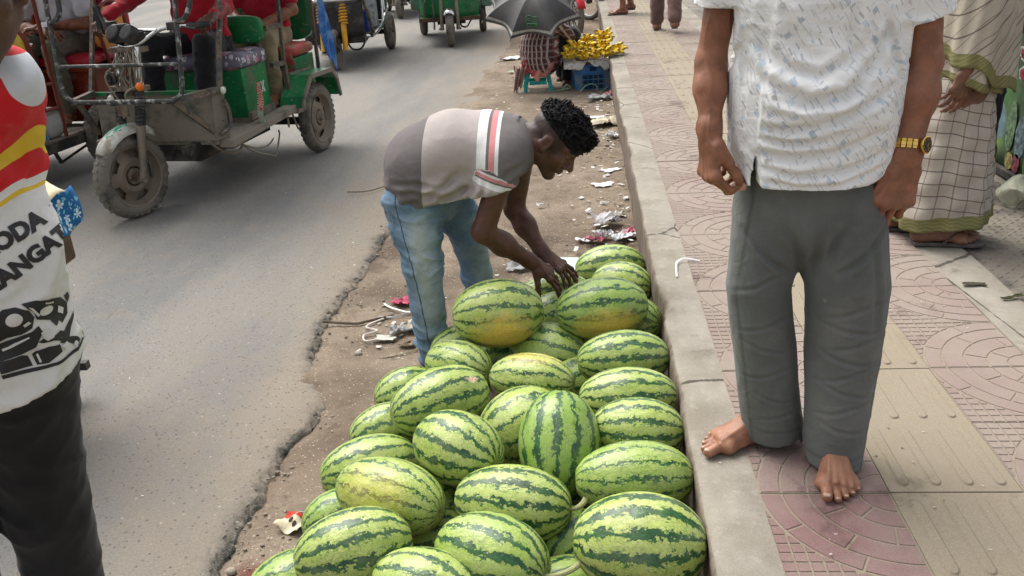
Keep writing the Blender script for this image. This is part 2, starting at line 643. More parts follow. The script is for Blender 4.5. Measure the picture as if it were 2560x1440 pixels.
M['orangelens'] = simple('orange_lens', (0.75, 0.16, 0.01), 0.25, 0)
M['whitepaint'] = simple('dusty_white_paint', (0.5, 0.5, 0.46), 0.4, 0, 0.15, 8, 0.2, 40, dust=(0.26, 0.22, 0.16), dscale=5, damt=0.55)
M['greenmark'] = simple('green_mark', (0.02, 0.24, 0.15), 0.5, 0)
M['wire'] = simple('dusty_wire', (0.2, 0.18, 0.13), 0.7, 0)
M['wiredark'] = simple('dark_wire', (0.03, 0.028, 0.025), 0.7, 0)
M['brownwood'] = simple('worn_brown_wood', (0.10, 0.06, 0.035), 0.8, 0, 0.4, 12, 0.5, 50)
M['bluepaint'] = simple('blue_paint', (0.012, 0.03, 0.16), 0.4, 0, 0.2, 5, 0.15)
M['greypanel'] = simple('scuffed_pale_panel', (0.34, 0.4, 0.4), 0.5, 0, 0.3, 9, 0.3, 40, dust=(0.1, 0.1, 0.09), dscale=9, damt=0.45)
M['motored'] = simple('red_motorbike_paint', (0.5, 0.015, 0.03), 0.3, 0, 0.1)
# --- people
def skin(name, c, kn=0.55):
    g = G(name, 0.52, 0, 0.4)
    o = g.obj()
    n1 = g.noise(o, 22, 6, 0.65)
    n2 = g.noise(o, 140, 4, 0.6)
    col = g.mix(g.step(n1, 0.32, 0.68), dull(c, 0.72), dull(c, 1.22))
    col = g.mix(g.ma('MULTIPLY', g.step(n2, 0.55, 0.75), 0.35), col, dull(c, kn))
    d = g.attr('dark')
    col = g.mix(d, col, dull(c, 0.18))
    col = g.mix(g.attr('pale'), col, (min(c[0] * 2.6, 0.55), min(c[1] * 3.4, 0.36), min(c[2] * 4.0, 0.30)))
    g.color(col)
    vv = g.vor(o, 260, 'DISTANCE_TO_EDGE')
    b = g.bump(g.noise(o, 60, 5, 0.65), 0.003, 0.45)
    g.bump(vv.outputs['Distance'], 0.0006, 0.4, b)
    g.rough(g.ma('MULTIPLY_ADD', n1, 0.3, 0.34))
    g.b.inputs['Subsurface Weight'].default_value = 0.04
    g.b.inputs['Subsurface Radius'].default_value = (0.01, 0.004, 0.002)
    g.b.inputs['Subsurface Scale'].default_value = 0.3
    return g.m
M['skin_mid'] = skin('brown_skin', (0.215, 0.088, 0.047))
M['skin_dark'] = skin('dark_brown_skin', (0.088, 0.036, 0.023))
M['skin_deep'] = skin('deep_brown_skin', (0.085, 0.042, 0.028))
M['skin_old'] = skin('weathered_brown_skin', (0.155, 0.07, 0.042))
M['nail'] = simple('fingernail', (0.44, 0.24, 0.19), 0.35, 0, 0.15, 60, 0.1)
M['hair'] = simple('black_hair', (0.006, 0.0055, 0.006), 0.6, 0, 0.3, 60, 0.4, 240, 0.002, spec=0.16)
M['eye'] = simple('eye_white', (0.5, 0.46, 0.42), 0.2, 0)
M['lip'] = simple('lip', (0.10, 0.035, 0.03), 0.5, 0)
M['sandal'] = simple('grey_rubber_sandal', (0.075, 0.066, 0.062), 0.7, 0, 0.25, 20, 0.3, 60)
M['strap'] = simple('brown_sandal_strap', (0.10, 0.07, 0.062), 0.6, 0, 0.2, 20, 0.3, 60)
M['gold'] = simple('gold_metal', (0.72, 0.45, 0.10), 0.24, 1.0, 0.15, 30, 0.15, 120)
M['dial'] = simple('black_dial', (0.008, 0.008, 0.01), 0.12, 0, 0.1)
M['button'] = simple('pearl_button', (0.6, 0.6, 0.57), 0.25, 0, 0.1)

# ================================================================= the setting
def ground_mats():
    # dusty asphalt
    g = G('dusty_asphalt', 0.9, 0, 0.2); p = g.wpos(); s = g.sep(p)
    big = g.noise(g.mp(p, (1.1, 0.28, 1), (0, 0, 0.06)), 1.6, 5, 0.55)
    fine = g.noise(p, 160, 3, 0.7)
    med = g.noise(p, 9, 6, 0.65)
    base = g.mix(g.step(big, 0.36, 0.62), (0.158, 0.157, 0.152), (0.212, 0.202, 0.180))
    base = g.mix(g.ma('MULTIPLY', g.step(med, 0.45, 0.75), 0.45), base, (0.225, 0.19, 0.145))
    # wind-blown dust gets thicker towards the verge and far down the road
    edge = g.ma('ADD', s[0], g.ma('MULTIPLY', g.noise(g.mp(p, (1, 0.5, 1)), 1.3, 6, 0.6), 1.5))
    dm = g.step(edge, -1.05, 0.0)
    base = g.mix(g.ma('MULTIPLY', dm, 0.75), base, (0.245, 0.197, 0.142))
    v = g.vor(p, 75, 'F1')
    stone = g.mix(g.step(g.sep(v.outputs['Color'])[0], 0.8, 0.95), (0.085, 0.08, 0.074), (0.34, 0.32, 0.28))
    base = g.mix(g.ma('MULTIPLY', g.step(g.sep(v.outputs['Color'])[1], 0.72, 0.9), g.ma('MULTIPLY', g.step(v.outputs['Distance'], 0.45, 0.2), 0.8)), base, stone)
    base = g.mix(0.35, base, g.mix(1.0, base, g.ramp(fine, [(0.25, 0.25), (0.75, 1.5)]), 'MULTIPLY'))
    sc_ = g.noise(g.mp(p, (6, 1, 1), (0, 0, 0.5)), 3, 8, 0.75)
    base = g.mix(g.ma('MULTIPLY', g.step(sc_, 0.60, 0.72), 0.55), base, (0.095, 0.09, 0.084))
    crumb = g.attr('crumb')
    base = g.mix(crumb, base, g.mix(g.step(fine, 0.4, 0.6), (0.018, 0.018, 0.018), (0.10, 0.095, 0.085)))
    g.color(base)
    b = g.bump(g.noise(p, 30, 6, 0.7), 0.008, 0.55)
    g.bump(fine, 0.003, 0.8, b)
    M['asphalt'] = g.m
    # dirt
    g = G('trodden_dirt', 0.95, 0, 0.15); p = g.wpos()
    big = g.noise(p, 1.9, 6, 0.62); med = g.noise(p, 12, 7, 0.68); fine = g.noise(p, 130, 3, 0.7)
    base = g.mix(g.step(big, 0.34, 0.66), (0.155, 0.119, 0.088), (0.245, 0.198, 0.148))
    base = g.mix(g.ma('MULTIPLY', g.step(med, 0.5, 0.7), 0.6), base, (0.10, 0.077, 0.058))
    s = g.sep(p)
    damp = g.ma('MULTIPLY', g.step(g.noise(p, 3.1, 5, 0.6), 0.42, 0.6), g.step(g.ma('ABSOLUTE', g.ma('SUBTRACT', s[1], 4.2)), 0.9, 0.2))
    base = g.mix(g.ma('MULTIPLY', damp, 0.6), base, (0.075, 0.055, 0.042))
    stain = g.ma('MULTIPLY', g.step(g.noise(p, 11, 5, 0.6), 0.5, 0.62), g.step(g.n('VectorMath', {0: p, 1: (-0.90, 1.72, 0)}, operation='DISTANCE').outputs['Value'], 0.2, 0.08))
    base = g.mix(stain, base, (0.13, 0.035, 0.028))
    v = g.vor(p, 110, 'F1')
    base = g.mix(g.ma('MULTIPLY', g.step(g.sep(v.outputs['Color'])[1], 0.86, 0.92), g.step(v.outputs['Distance'], 0.4, 0.25)), base, (0.42, 0.37, 0.28))
    base = g.mix(0.4, base, g.mix(1.0, base, g.ramp(fine, [(0.25, 0.3), (0.75, 1.45)]), 'MULTIPLY'))
    g.color(base)
    b = g.bump(g.noise(p, 22, 8, 0.7), 0.02, 0.6)
    g.bump(fine, 0.004, 0.8, b)
    M['dirt'] = g.m
    # concrete
    def conc(nm, a, b_, side=None):
        g = G(nm, 0.9, 0, 0.2); p = g.wpos()
        big = g.noise(p, 3.2, 7, 0.66); med = g.noise(p, 26, 6, 0.7); fine = g.noise(p, 240, 3, 0.7)
        base = g.mix(g.step(big, 0.34, 0.66), a, b_)
        base = g.mix(g.ma('MULTIPLY', g.step(med, 0.52, 0.72), 0.5), base, dull(b_, 1.28))
        base = g.mix(g.ma('MULTIPLY', g.step(g.noise(p, 7, 8, 0.72), 0.58, 0.68), 0.55), base, dull(a, 0.55))
        cr = g.vor(g.mp(p, (1, 0.6, 1)), 1.4, 'DISTANCE_TO_EDGE')
        base = g.mix(g.step(g.ma('ADD', cr.outputs['Distance'], g.ma('MULTIPLY', med, 0.02)), 0.017, 0.012), base, dull(a, 0.35))
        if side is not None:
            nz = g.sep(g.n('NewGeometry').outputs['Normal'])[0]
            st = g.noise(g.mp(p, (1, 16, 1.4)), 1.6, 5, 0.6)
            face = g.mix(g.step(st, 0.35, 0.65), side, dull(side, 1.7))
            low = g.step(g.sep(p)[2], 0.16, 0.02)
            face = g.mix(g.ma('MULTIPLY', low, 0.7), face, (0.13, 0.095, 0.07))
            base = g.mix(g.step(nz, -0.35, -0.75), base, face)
        base = g.mix(0.3, base, g.mix(1.0, base, g.ramp(fine, [(0.25, 0.4), (0.75, 1.4)]), 'MULTIPLY'))
        g.color(base)
        b = g.bump(med, 0.008, 0.5)
        g.bump(fine, 0.002, 0.6, b)
        return g.m
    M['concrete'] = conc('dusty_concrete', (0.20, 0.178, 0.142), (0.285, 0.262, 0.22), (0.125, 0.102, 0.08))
    M['mortar'] = conc('dusty_mortar', (0.24, 0.20, 0.15), (0.30, 0.26, 0.2))
    M['plate'] = simple('dark_tread_plate', (0.10, 0.088, 0.075), 0.75, 0.1, 0.3, 5, 0.4, 60, dust=(0.17, 0.15, 0.12), dscale=5, damt=0.7)

    def tilemat(nm, c, c2, dustc):
        g = G(nm, 0.85, 0, 0.22); p = g.wpos(); oi = g.n('ObjectInfo')
        big = g.noise(p, 4.5, 6, 0.65); fine = g.noise(p, 300, 3, 0.7); med = g.noise(p, 40, 6, 0.7)
        base = g.mix(g.step(big, 0.34, 0.66), c, c2)
        base = g.mix(g.ma('MULTIPLY', g.ma('SUBTRACT', oi.outputs['Random'], 0.3), 0.45, clamp=True), base, dull(c, 0.75))
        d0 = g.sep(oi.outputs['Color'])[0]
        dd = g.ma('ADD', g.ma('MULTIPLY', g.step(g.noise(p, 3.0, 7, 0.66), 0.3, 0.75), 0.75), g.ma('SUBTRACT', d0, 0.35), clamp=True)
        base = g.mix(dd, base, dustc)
        st = g.noise(g.mp(p, (1, 0.8, 1)), 2.2, 8, 0.7)
        base = g.mix(g.ma('MULTIPLY', g.step(st, 0.585, 0.67), 0.65), base, dull(c, 0.42))
        base = g.mix(0.4, base, g.mix(1.0, base, g.ramp(fine, [(0.25, 0.35), (0.75, 1.5)]), 'MULTIPLY'))
        g.color(base)
        b = g.bump(med, 0.004, 0.4)
        g.bump(fine, 0.0015, 0.6, b)
        return g.m
    M['tile_red'] = tilemat('pink_red_tile', (0.195, 0.112, 0.107), (0.232, 0.156, 0.143), (0.252, 0.209, 0.176))
    M['tile_yellow'] = tilemat('yellow_ochre_tile', (0.235, 0.192, 0.128), (0.265, 0.225, 0.155), (0.249, 0.211, 0.157))
    M['tile_groove'] = tilemat('tile_groove_dust', (0.235, 0.195, 0.145), (0.275, 0.235, 0.18), (0.255, 0.21, 0.165))
ground_mats()


def graded(a, b, d0, grow_):
    out = [a]; d = d0
    while out[-1] < b:
        out.append(out[-1] + d); d *= grow_
    out[-1] = b
    return out


EDGE = [(0.3, -1.06), (1.8, -1.018), (2.02, -1.032), (2.15, -1.005), (2.35, -1.016), (2.47, -1.006), (2.59, -0.968), (2.72, -0.972), (2.88, -1.06), (3.08, -1.135), (3.3, -1.15), (3.69, -1.155), (3.93, -1.112), (4.33, -1.115), (4.72, -1.106), (6.5, -1.05), (9.0, -0.93), (12.0, -0.95), (200.0, -1.0)]


def road_edge(y):
    t = np.array([[y, 0.0, 0.0]])
    e = float(np.interp(y, [a for a, b in EDGE], [b for a, b in EDGE]))
    return e + 0.010 * float(pn(t, 9.0, 3)[0]) + 0.010 * float(pn(t, 21.0, 4)[0]) + 0.006 * float(pn(t, 44.0, 5)[0])


def build_setting():
    # far ground sheet
    m = MB(); m.add([(-150, -40, -0.05), (150, -40, -0.05), (150, 260, -0.05), (-150, 260, -0.05)], [(0, 1, 2, 3)])
    tag(m.build('ground', M['dirt']), kind='structure')
    # road slab with ragged broken edge
    ys = graded(0.4, 5.2, 0.013, 1.0) + graded(5.2, 160, 0.08, 1.06)[1:]
    offs = [0.0, -0.012, -0.026, -0.045, -0.075, -0.14, -0.25, -0.42, -0.7, -1.1, -1.7, -2.6, -4.0, -7.0, -12.0]
    V, F, cr = [], [], []
    nc = len(offs) + 2
    for y in ys:
        e = road_edge(y)
        V.append((e + 0.014, y, -0.03)); cr.append(1)
        V.append((e + 0.006, y, 0.006)); cr.append(1)
        for k, o in enumerate(offs):
            jit = 0.005 * math.sin(y * 171 + k * 9) + 0.004 * math.sin(y * 87 + k * 4) if k < 5 else 0
            x = e + o + jit
            fade_ = 1.0
            q = np.array([[x, y, 0]])
            z = 0.022 + 0.003 * float(pn(q, 3.0, 5)[0]) - (0.016 if k == 0 else 0.007 if k == 1 else 0.003 if k == 2 else 0) + (0.007 * float(pn(q, 40.0, 6)[0]) if k < 4 else 0)
            V.append((x, y, z)); cr.append([1.0, 0.85, 0.4, 0.12, 0.04, 0.0][k] if k < 6 else 0)
    ny = len(ys)
    for j in range(ny - 1):
        for i in range(nc - 1):
            F.append((j * nc + i, (j + 1) * nc + i, (j + 1) * nc + i + 1, j * nc + i + 1))
    me = np_mesh('road', V, F)
    n = pn(np.array(V), 7.0, 7)
    yv = np.array(V)[:, 1]
    mod = np.clip(0.6 + 0.7 * n + 0.5 * pn(np.array(V), 30.0, 6), 0.0, 1) * np.clip((5.0 - yv) / 0.5, 0, 1) * (1 - 0.85 * np.exp(-((yv - 2.92) / 0.13) ** 2))
    set_attr(me, 'crumb', np.array(cr) * mod)
    tag(link('road', me, M['asphalt']), kind='structure')
    # dirt verge
    xs = np.linspace(-1.75, 0.30, 82)
    ys = np.array(graded(0.4, 6.0, 0.026, 1.0) + graded(6.0, 160, 0.05, 1.05)[1:])
    X, Y = np.meshgrid(xs, ys)
    P = np.stack([X, Y, 0 * X], -1)
    up = np.clip((Y - 4.5) / 0.7, 0, 1); up = up * up * (3 - 2 * up)
    gap = np.exp(-((Y - 2.92) / 0.14) ** 2) * 0.95
    upg = np.maximum(up, gap)
    left = np.clip((-0.95 - X) / 0.5, 0, 1)
    ED = np.array([road_edge(y) for y in ys])[:, None]
    rise = np.clip((ED + 0.35 - X) / 0.33, 0, 1) * (1 - upg)
    Z = upg * (0.025 - 0.02 * left) + 0.006 * rise - 0.05 * (1 - upg) * np.clip((ED - 0.03 - X) / 0.15, 0, 1)
    Z = Z + 0.006 * pn(P, 2.2, 1) + 0.004 * pn(P, 7.5, 2) + 0.0025 * pn(P, 21, 3) - 0.008 * np.exp(-((X - ED - 0.01) / 0.03) ** 2) * (1 - upg)
    V = np.stack([X, Y, Z], -1).reshape(-1, 3)
    nx = len(xs); F = []
    I = np.arange(len(ys) - 1)[:, None] * nx + np.arange(nx - 1)[None]
    F = np.stack([I, I + 1, I + nx + 1, I + nx], -1).reshape(-1, 4)
    tag(link('verge', np_mesh('verge', V, F), M['dirt']), kind='structure')
    # kerb with its concrete top strip
    prof = [(0.268, -0.04), (0.262, 0.04), (0.258, 0.10), (0.262, 0.16), (0.256, 0.20), (0.254, 0.25), (0.253, 0.295), (0.255, 0.312), (0.262, 0.319), (0.29, 0.321), (0.33, 0.321), (0.37, 0.320), (0.394, 0.319)]
    ys = graded(0.3, 7.0, 0.03, 1.0) + graded(7.0, 160, 0.1, 1.07)[1:]
    V = []
    for y in ys:
        for i, (x, z) in enumerate(prof):
            q = np.array([[x * 2, y, z * 2.5]])
            k = 1.0 if 0 < i < 11 else 0.2
            chip = max(0, float(pn(np.array([[0, y, 0.3]]), 2.6, 4)[0]) - 0.25) * (1.0 if 5 <= i <= 8 else 0.35 if i == 9 else 0)
            dx = k * (0.005 * float(pn(q, 3, 1)[0]) + 0.0025 * float(pn(q, 15, 2)[0])) + 0.012 * chip
            dz = (0.0025 * float(pn(q, 6, 3)[0]) if i > 6 else 0) - 0.009 * chip
            V.append((x + dx * (1 if i < 9 else 0.3), y, z + dz * (1 if i < 10 else 0.3)))
    n = len(prof)
    F = [(j * n + i, (j + 1) * n + i, (j + 1) * n + i + 1, j * n + i + 1) for j in range(len(ys) - 1) for i in range(n - 1)]
    F = [f[::-1] for f in F]
    tag(link('kerb', np_mesh('kerb', V, F), M['concrete']), kind='structure')
    # pavement bed and the concrete strip beyond the tiles
    m = MB()
    m.add([(0.385, 0.2, 0.318), (1.30, 0.2, 0.318), (1.30, 160, 0.318), (0.385, 160, 0.318)], [(0, 1, 2, 3)])
    pave = m.build('pavement', M['mortar'])
    tag(pave, kind='structure')
    m = MB()
    m.grid(7, 220, lambda a, b: (1.294 + 0.166 * a, 0.2 + 29.8 * b ** 1.6, 0.3205 + 0.0025 * math.sin(a * 9 + b * 140) * math.sin(b * 77)), 0)
    m.add([(1.294, 30, 0.32), (1.46, 30, 0.32), (1.46, 160, 0.32), (1.294, 160, 0.32)], [(0, 1, 2, 3)])
    tag(m.build('pavement_edge_strip', M['concrete']), kind='structure')
    # tread plate floor in front of the shops
    m = MB()
    m.add([(1.455, 0.2, 0.314), (9, 0.2, 0.314), (9, 160, 0.314), (1.455, 160, 0.314)], [(0, 1, 2, 3)])
    for j in range(96):
        for i in range(30):
            x = 1.485 + i * 0.036; y = 2.2 + j * 0.036
            a = 0.7 if (i + j) % 2 else -0.7
            u = V3((math.cos(a), math.sin(a), 0)); w = V3((-math.sin(a), math.cos(a), 0)); c = V3((x, y, 0.3141))
            m.add([c - u * 0.016, c - w * 0.005, c + u * 0.016, c + w * 0.005, c + V3((0, 0, 0.003)) - u * 0.008, c + V3((0, 0, 0.003)) + u * 0.008],
                  [(0, 1, 4), (1, 2, 5), (1, 5, 4), (2, 3, 5), (3, 0, 4), (3, 4, 5)])
    tag(m.build('shop_floor', M['plate'], smooth=False), kind='structure')
    build_tiles(pave)


def inset_cell(m, poly, z, h=0.0022, b=0.0014, mi=0):
    """raised cell with sloped sides; poly CCW list of (x,y)"""
    c = np.mean(poly, axis=0); n = len(poly)
    Vb = [(x, y, z - h) for x, y in poly]
    Vt = []
    for x, y in poly:
        d = nrm(c - V3((x, y))); Vt.append((x + d[0] * b, y + d[1] * b, z))
    m.add(Vb + Vt, [tuple(range(n, 2 * n))] + [(i, (i + 1) % n, n + (i + 1) % n, n + i) for i in range(n)], mi)


def fan_tile(mir):
    """quarter fan tile, 0.3 m; fan centre at the right edge corner (top if not mirrored)"""
    m = MB(); s = 0.15; g = 0.0028
    top = 0.0
    m.box((0, 0, top - 0.0107), (0.2975, 0.2965, 0.017), mi=1)
    C = V3((s - 0.001, s - 0.001))
    R = [0.0, 0.069, 0.125, 0.187, 0.247, 0.297]
    J = [[], [45], [25, 78], [52], [27, 63]]
    for i in range(5):
        angs = [0] + J[i] + [90]
        for a, b in zip(angs[:-1], angs[1:]):
            r0 = R[i] + g if i else 0.0; r1 = R[i + 1] - g
            def pt(r, t, side):
                off = g * (1 if side < 0 else -1)
                tt = math.radians(t)
                p = C - V3((math.cos(tt), math.sin(tt))) * r
                # shift perpendicular for the joint
                return p + V3((math.sin(tt), -math.cos(tt))) * off
            n = max(2, int((b - a) / 7))
            outer = []; inner = []
            for k in range(n + 1):
                t = a + (b - a) * k / n
                da = math.degrees(g / max(r1, 0.01)); tt = a + da + (b - a - 2 * da) * k / n
                outer.append(C - r1 * V3((math.cos(math.radians(tt)), math.sin(math.radians(tt)))))
                if r0 > 0:
                    da = math.degrees(g / r0); tt = a + da + (b - a - 2 * da) * k / n
                    inner.append(C - r0 * V3((math.cos(math.radians(tt)), math.sin(math.radians(tt)))))
            poly = outer + (inner[::-1] if r0 > 0 else [C - V3((g, g))])
            inset_cell(m, poly, top)
    # small squares in the far corner
    p = 0.0298
    for i in range(8):
        for j in range(8):
            x0, y0 = -s + 0.002 + i * p + 0.0015, -s + 0.002 + j * p + 0.0015
            sq = [V3((x0, y0)), V3((x0 + p - 0.004, y0)), V3((x0 + p - 0.004, y0 + p - 0.004)), V3((x0, y0 + p - 0.004))]
            cc = sum(sq) / 4; d = nrm(C - cc); dist = np.linalg.norm(C - cc)
            lim = 0.300
            # keep the part farther than lim from C : (q-C).(-d) > lim
            out = []
            for k in range(4):
                a, b = sq[k], sq[(k + 1) % 4]
                fa = (a - C) @ (-d) - lim; fb = (b - C) @ (-d) - lim
                if fa > 0: out.append(a)
                if (fa > 0) != (fb > 0): out.append(a + (b - a) * fa / (fa - fb))
            if len(out) >= 3:
                ar = 0.5 * abs(sum(out[k][0] * out[(k + 1) % len(out)][1] - out[(k + 1) % len(out)][0] * out[k][1] for k in range(len(out))))
                if ar > 2.5e-5: inset_cell(m, out, top)
    if mir:
        m.v = [(x, -y, z) for x, y, z in m.v]; m.f = [f[::-1] for f in m.f]
    return m


def bar_tile():
    m = MB()
    m.box((0, 0, -0.010), (0.2975, 0.2975, 0.02))
    for k in range(4):
        x = -0.107 + k * 0.0735
        pts = []
        for a in range(0, 181, 30): pts.append((0.015 * math.cos(math.radians(a)), 0.112 + 0.016 * math.sin(math.radians(a))))
        for a in range(180, 361, 30): pts.append((0.015 * math.cos(math.radians(a)), -0.112 + 0.016 * math.sin(math.radians(a))))
        poly = [(x + px, py) for px, py in pts]
        n = len(poly); c = V3((x, 0))
        V = [(px, py, -0.001) for px, py in poly] + [(x + (px - x) * 0.66, py * 0.97, 0.0042) for px, py in poly]
        m.add(V, [tuple(range(n, 2 * n))] + [(i, (i + 1) % n, n + (i + 1) % n, n + i) for i in range(n)])
    return m


def build_tiles(pave):
    a = fan_tile(False).build('tile', [M['tile_red'], M['tile_groove']], pave, smooth=False)
    b = fan_tile(True).build('tile', [M['tile_red'], M['tile_groove']], pave, smooth=False)
    c = bar_tile().build('tile', [M['tile_yellow']], pave, smooth=False)
    r = random.Random(5)
    first = {0: True, 1: True, 2: True}
    for row in range(-3, 62):
        y = 1.746 + 0.3 * row + 0.15
        for col in range(3):
            x = 0.392 + 0.3 * col + 0.15
            k = 2 if col == 1 else (row % 2 == 0)   # row -1 (odd): fan centre at its top right corner
            src = c if col == 1 else (b if row % 2 == 0 else a)
            key = 2 if col == 1 else int(row % 2 == 0)
            if first[key]: o = src; first[key] = False
            else:
                o = src.copy(); COL.objects.link(o); o.parent = pave
            o.location = (x + r.uniform(-.001, .001), y + r.uniform(-.001, .001), 0.322 + r.uniform(-.0016, .0016))
            o.rotation_euler = (r.uniform(-.004, .004), r.uniform(-.004, .004), r.uniform(-.004, .004))
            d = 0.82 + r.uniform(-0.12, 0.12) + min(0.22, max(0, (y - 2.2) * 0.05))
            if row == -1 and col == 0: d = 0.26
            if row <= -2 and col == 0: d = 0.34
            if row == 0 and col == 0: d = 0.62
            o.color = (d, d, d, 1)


build_setting()

# ================================================================= watermelons
def melon_mat():
    g = G('watermelon_rind', 0.34, 0, 0.45)
    o = g.obj(); s = g.sep(o); oi = g.n('ObjectInfo'); oc = g.sep(oi.outputs['Color'])
    seed = g.ma('MULTIPLY', oi.outputs['Random'], 37.0)
    off = g.xyz(seed, g.ma('MULTIPLY', seed, 1.7), seed)
    q = g.n('VectorMath', {0: o, 1: off}, operation='ADD').outputs[0]       # unit-sphere coordinates, shifted per fruit
    ang = g.ma('DIVIDE', g.ma('ARCTAN2', s[1], s[2]), 2 * math.pi)
    n_lo = g.noise(q, 1.7, 3, 0.5)
    n_mid = g.noise(q, 6.0, 3, 0.6)
    n_hi = g.noise(q, 17.0, 4, 0.65)
    warp = g.ma('ADD', g.ma('MULTIPLY', g.ma('SUBTRACT', n_lo, 0.5), 0.9), g.ma('ADD', g.ma('MULTIPLY', g.ma('SUBTRACT', n_mid, 0.5), 1.4), g.ma('MULTIPLY', g.ma('SUBTRACT', n_hi, 0.5), 0.85)))
    num = 13
    t = g.ma('ADD', g.ma('MULTIPLY', ang, num), g.ma('MULTIPLY', warp, 0.72))
    fr = g.ma('ABSOLUTE', g.ma('SUBTRACT', g.ma('FRACT', t), 0.5))          # 0 on the stripe's middle
    # scalloped edge: cauliflower cells
    v = g.vor(q, 11.0, 'F1'); v2 = g.vor(q, 24.0, 'F1')
    cell = g.ma('ADD', g.ma('MULTIPLY', v.outputs['Distance'], 0.17), g.ma('MULTIPLY', v2.outputs['Distance'], 0.09))
    wid = g.ma('ADD', g.ma('MULTIPLY', oc[1], 0.19), g.ma('MULTIPLY', g.ma('SUBTRACT', g.noise(q, 3.2, 5, 0.65), 0.5), 0.36))
    edge = g.ma('SUBTRACT', g.ma('SUBTRACT', wid, fr), g.ma('MULTIPLY', g.ma('SUBTRACT', 0.16, cell), 0.62))
    stripe = g.step(edge, -0.012, 0.02)
    # fine net of darker veins in the pale rind
    dn = g.vor(g.n('VectorMath', {0: q, 1: g.mp(g.noise(q, 9, 3, 0.6, col=True), (0.16, 0.16, 0.16))}, operation='ADD').outputs[0], 13.0, 'DISTANCE_TO_EDGE')
    net = g.ma('MULTIPLY', g.step(dn.outputs['Distance'], 0.13, 0.02), g.step(g.noise(q, 4.2, 5, 0.7), 0.32, 0.56))
    dn2 = g.vor(q, 30.0, 'DISTANCE_TO_EDGE')
    net2 = g.ma('MULTIPLY', g.step(dn2.outputs['Distance'], 0.13, 0.02), 0.5)
    near = g.step(fr, 0.46, 0.16)
    pale_a = (0.335, 0.415, 0.075); pale_b = (0.485, 0.535, 0.175); green_l = (0.17, 0.31, 0.04)
    tone = g.ma('ADD', g.ma('MULTIPLY', n_lo, 0.7), g.ma('MULTIPLY', g.noise(q, 7.5, 5, 0.6), 0.4))
    pale = g.mix(g.step(tone, 0.35, 0.75), pale_a, pale_b)
    pale = g.mix(g.ma('MULTIPLY', oc[0], 0.75), pale, green_l)
    pale = g.mix(g.ma('MULTIPLY', net, g.ma('MULTIPLY_ADD', near, 0.5, 0.4)), pale, (0.075, 0.17, 0.028))
    pale = g.mix(g.ma('MULTIPLY', net2, 0.6), pale, (0.13, 0.24, 0.05))
    dark = g.mix(g.step(n_mid, 0.35, 0.65), (0.010, 0.050, 0.017), (0.030, 0.105, 0.028))
    # yellow ground spot on local -Z
    spot = g.ma('ADD', g.ma('MULTIPLY', s[2], -1.0), g.ma('MULTIPLY', g.ma('SUBTRACT', g.noise(q, 3.2, 5, 0.65), 0.5), 0.55))
    spot = g.ma('MULTIPLY', g.step(spot, 0.62, 1.0), oc[2])
    col = g.mix(stripe, pale, dark)
    col = g.mix(spot, col, g.mix(g.step(n_hi, 0.4, 0.6), (0.66, 0.42, 0.04), (0.68, 0.54, 0.12)))
    # scuffs and dust
    sc_ = g.step(g.noise(g.mp(q, (1, 3, 3)), 3.0, 8, 0.75), 0.64, 0.74)
    col = g.mix(g.ma('MULTIPLY', sc_, 0.6), col, (0.40, 0.40, 0.24))
    du = g.step(g.noise(q, 2.0, 7, 0.7), 0.42, 0.8)
    col = g.mix(g.ma('MULTIPLY', du, 0.32), col, (0.34, 0.33, 0.24))
    # radial lines at the blossom end
    g.color(col)
    g.rough(g.ma('MULTIPLY_ADD', du, 0.25, 0.33))
    b = g.bump(g.noise(q, 3.0, 3, 0.5), 0.02, 0.25)
    g.bump(n_hi, 0.004, 0.22, b)
    return g.m


M['melon'] = melon_mat()
M['stem'] = simple('dry_stem', (0.26, 0.27, 0.12), 0.7, 0, 0.3, 40, 0.4, 120)
M['scar'] = simple('brown_scar', (0.22, 0.16, 0.07), 0.8, 0, 0.3, 40, 0.4, 120)
M['dryleaf'] = simple('dry_leaf', (0.42, 0.33, 0.19), 0.8, 0, 0.25, 30, 0.5, 90)


def melon_mesh(seed):
    m = MB(); n, k = 56, 40
    r = np.random.RandomState(seed)
    a, b, c = r.uniform(0.7, 1.3, 3)
    V = []
    for j in range(k + 1):
        th = math.pi * j / k
        for i in range(n):
            ph = 2 * math.pi * i / n
            x = math.cos(th); rr = math.sin(th) ** 0.92
            # blunt ends, faint ribs and lopsidedness
            rib = 1 + 0.006 * math.cos(11 * ph + seed) * math.sin(th)
            lop = 1 + 0.03 * a * x + 0.02 * b * math.cos(ph + seed) + 0.012 * math.cos(2 * ph + 2 * seed) * c
            dim = 1 - 0.035 * math.exp(-((1 - abs(x)) / 0.012) ** 1)
            V.append((x * dim, rr * math.sin(ph) * rib * lop, rr * math.cos(ph) * rib * lop))
    F = [(j * n + i, j * n + (i + 1) % n, (j + 1) * n + (i + 1) % n, (j + 1) * n + i) for j in range(k) for i in range(n)]
    me = np_mesh('watermelon', V, [f[::-1] for f in F])
    me.materials.append(M['melon'])
    return me


